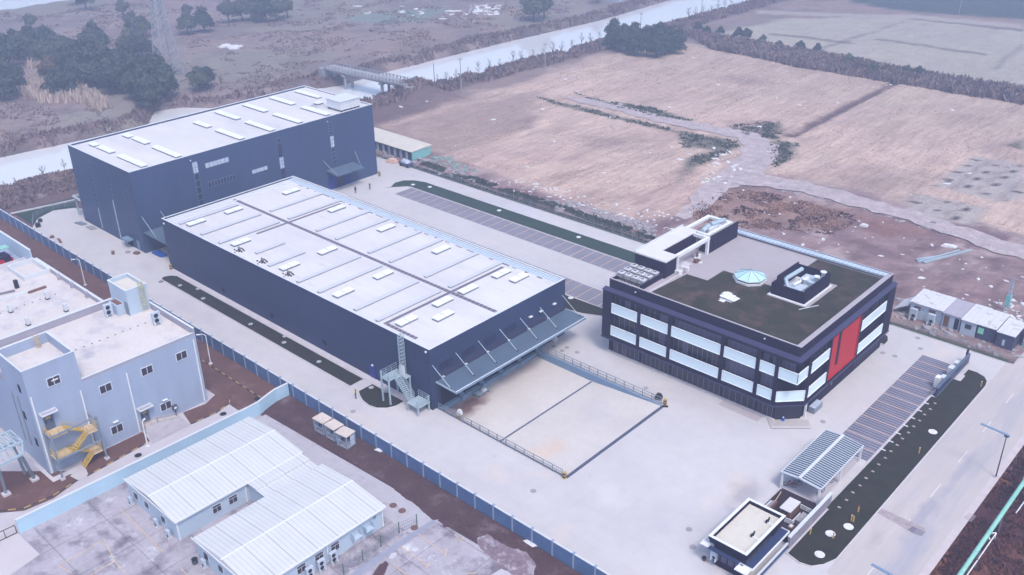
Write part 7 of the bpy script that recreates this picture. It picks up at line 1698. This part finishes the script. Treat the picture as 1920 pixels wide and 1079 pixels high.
tufts('reeds','tall pale reeds massed on the wild land behind the canal',15000,lambda x,y: inpoly(x,y,reedp)|inpoly(x,y,reed2),(-420,-265,80,170),1.4,3.4,.22,'straw',41,.16)
def bank_test(x,y):
    f,n_ = canal(x,y); return (((x > n_+.5)&(x < n_+13))&(y > 150)&(fbm(x,y,5,55,3) > .40))
tufts('scrub','brown scrub along the near bank of the canal',26000,bank_test,(-240,-205,150,420),.4,1.7,.35,'drygrass',42)
def far_test(x,y):
    f,n_ = canal(x,y); return ((x < f-1)&(x > f-9)&(y > 70)&(fbm(x,y,5,57,3) > .42))
tufts('scrub','dark scrub along the far bank of the canal',16000,far_test,(-292,-250,70,420),.4,1.5,.35,'drygrass',43)
tufts('scrub','patchy brown scrub over the wild land beyond the canal',42000,lambda x,y: (fbm(x,y,9,58,4) > .56),(-470,-272,60,380),.15,.6,.26,'drygrass',44)
hp = G([(1280,60),(1360,76),(1500,98),(1700,136),(1919,170),(2100,210),(2100,236),(1919,194),(1700,160),(1500,126),(1340,94)])
tufts('hedge_scrub','dark tangled hedge strip between the straw field and the farmland',30000,lambda x,y: inpoly(x,y,hp)&(fbm(x,y,4,59,3) > .3),(-215,-40,290,345),.6,2.6,.4,'drygrass',45,.3)
def rg(x,y): return inpoly(x,y,G([(1290,395),(1350,358),(1440,362),(1620,410),(1560,440),(1420,430),(1320,435)]))&(fbm(x,y,4,60,3) > .42)
tufts('dry_grass','rust coloured dry grass behind the office',9000,rg,(-115,-70,160,200),.12,.4,.16,'redgrass',46)
tufts('scrub','dark reddish scrub beyond the road at the bottom right',60000,lambda x,y: (fbm(x,y,3,61,3) > .42),(-22.2,12,70,150),.08,.42,.14,'darkscrub',47,.6)
tufts('scrub','brown scrub on the near bank left of the tall warehouse',6000,lambda x,y: (fbm(x,y,4,62,3) > .45),(-243,-226,68,112),.3,1.1,.3,'drygrass',48)
tufts('weeds','green weeds along the earth behind the mesh fence',5000,lambda x,y: (fbm(x,y,4,63,3) > .42),(-178,-100,152.3,156),.15,.5,.2,'drygreen',49)
gt = [G(a) for a in [[(1005,183),(1070,196),(1200,228),(1290,250),(1380,265),(1385,275),(1300,320),(1290,300),(1340,285),(1280,278),(1270,250),(1140,220),(1050,200)],[(1075,173),(1130,190),(1220,200),(1300,228),(1240,222),(1130,195)],[(1360,238),(1440,228),(1470,232),(1460,262),(1400,255)],[(1440,262),(1500,268),(1480,300),(1450,320)]]]
tufts('weeds','green weeds edging the track across the straw field',14000,lambda x,y: (inpoly(x,y,gt[0])|inpoly(x,y,gt[1])|inpoly(x,y,gt[2])|inpoly(x,y,gt[3]))&(fbm(x,y,3,64,3) > .4),(-205,-85,190,250),.15,.5,.25,'drygreen',50)
fm = field_main
tufts('straw','short straw stubble over the great field',26000,lambda x,y: inpoly(x,y,fm)&(fbm(x*1.,y*.3,5,65,3) > .47),(-215,-30,155,330),.06,.18,.2,'stubble',51,.6,2)
# far sheds at the top
for i,(u0,u1,v,h,l) in enumerate(((1128,1190,2,3,'pale blue roofed shed at the top edge beyond the canal'),(960,1010,-4,3,'small pale shed at the top edge left of the canal'))):
    a = P(u0,v); c = P(u1,v); q = thing('far_shed', l, 'shed', ((a[0]+c[0])/2,(a[1]+c[1])/2,0)); MB().box(a[0]-4,c[0]-2,a[1],a[1]+6,-.5,h).build('wall', M['cont_white'], q); MB().box(a[0]-4.4,c[0]-1.6,a[1]-.4,a[1]+6.4,h,h+.3).build('roof', M['cont_roof'], q)
# ------------------------------------------------------------------ air
hz = MB().box(-2200,1400,-700,3200,-8,84.5)
hm = bpy.data.materials.new('haze_air'); hm.use_nodes = True; n = hm.node_tree.nodes; n.clear()
pv = n.new('ShaderNodeVolumePrincipled'); pv.inputs['Color'].default_value = (.64,.72,1.0,1); pv.inputs['Density'].default_value = HAZE; pv.inputs['Anisotropy'].default_value = .2
mo = n.new('ShaderNodeOutputMaterial'); hm.node_tree.links.new(pv.outputs[0], mo.inputs['Volume'])
ho = hz.build('haze', hm); ho['kind'] = 'stuff'; tag(ho, 'thin lavender winter haze over the whole landscape', 'haze'); ho['kind'] = 'stuff'
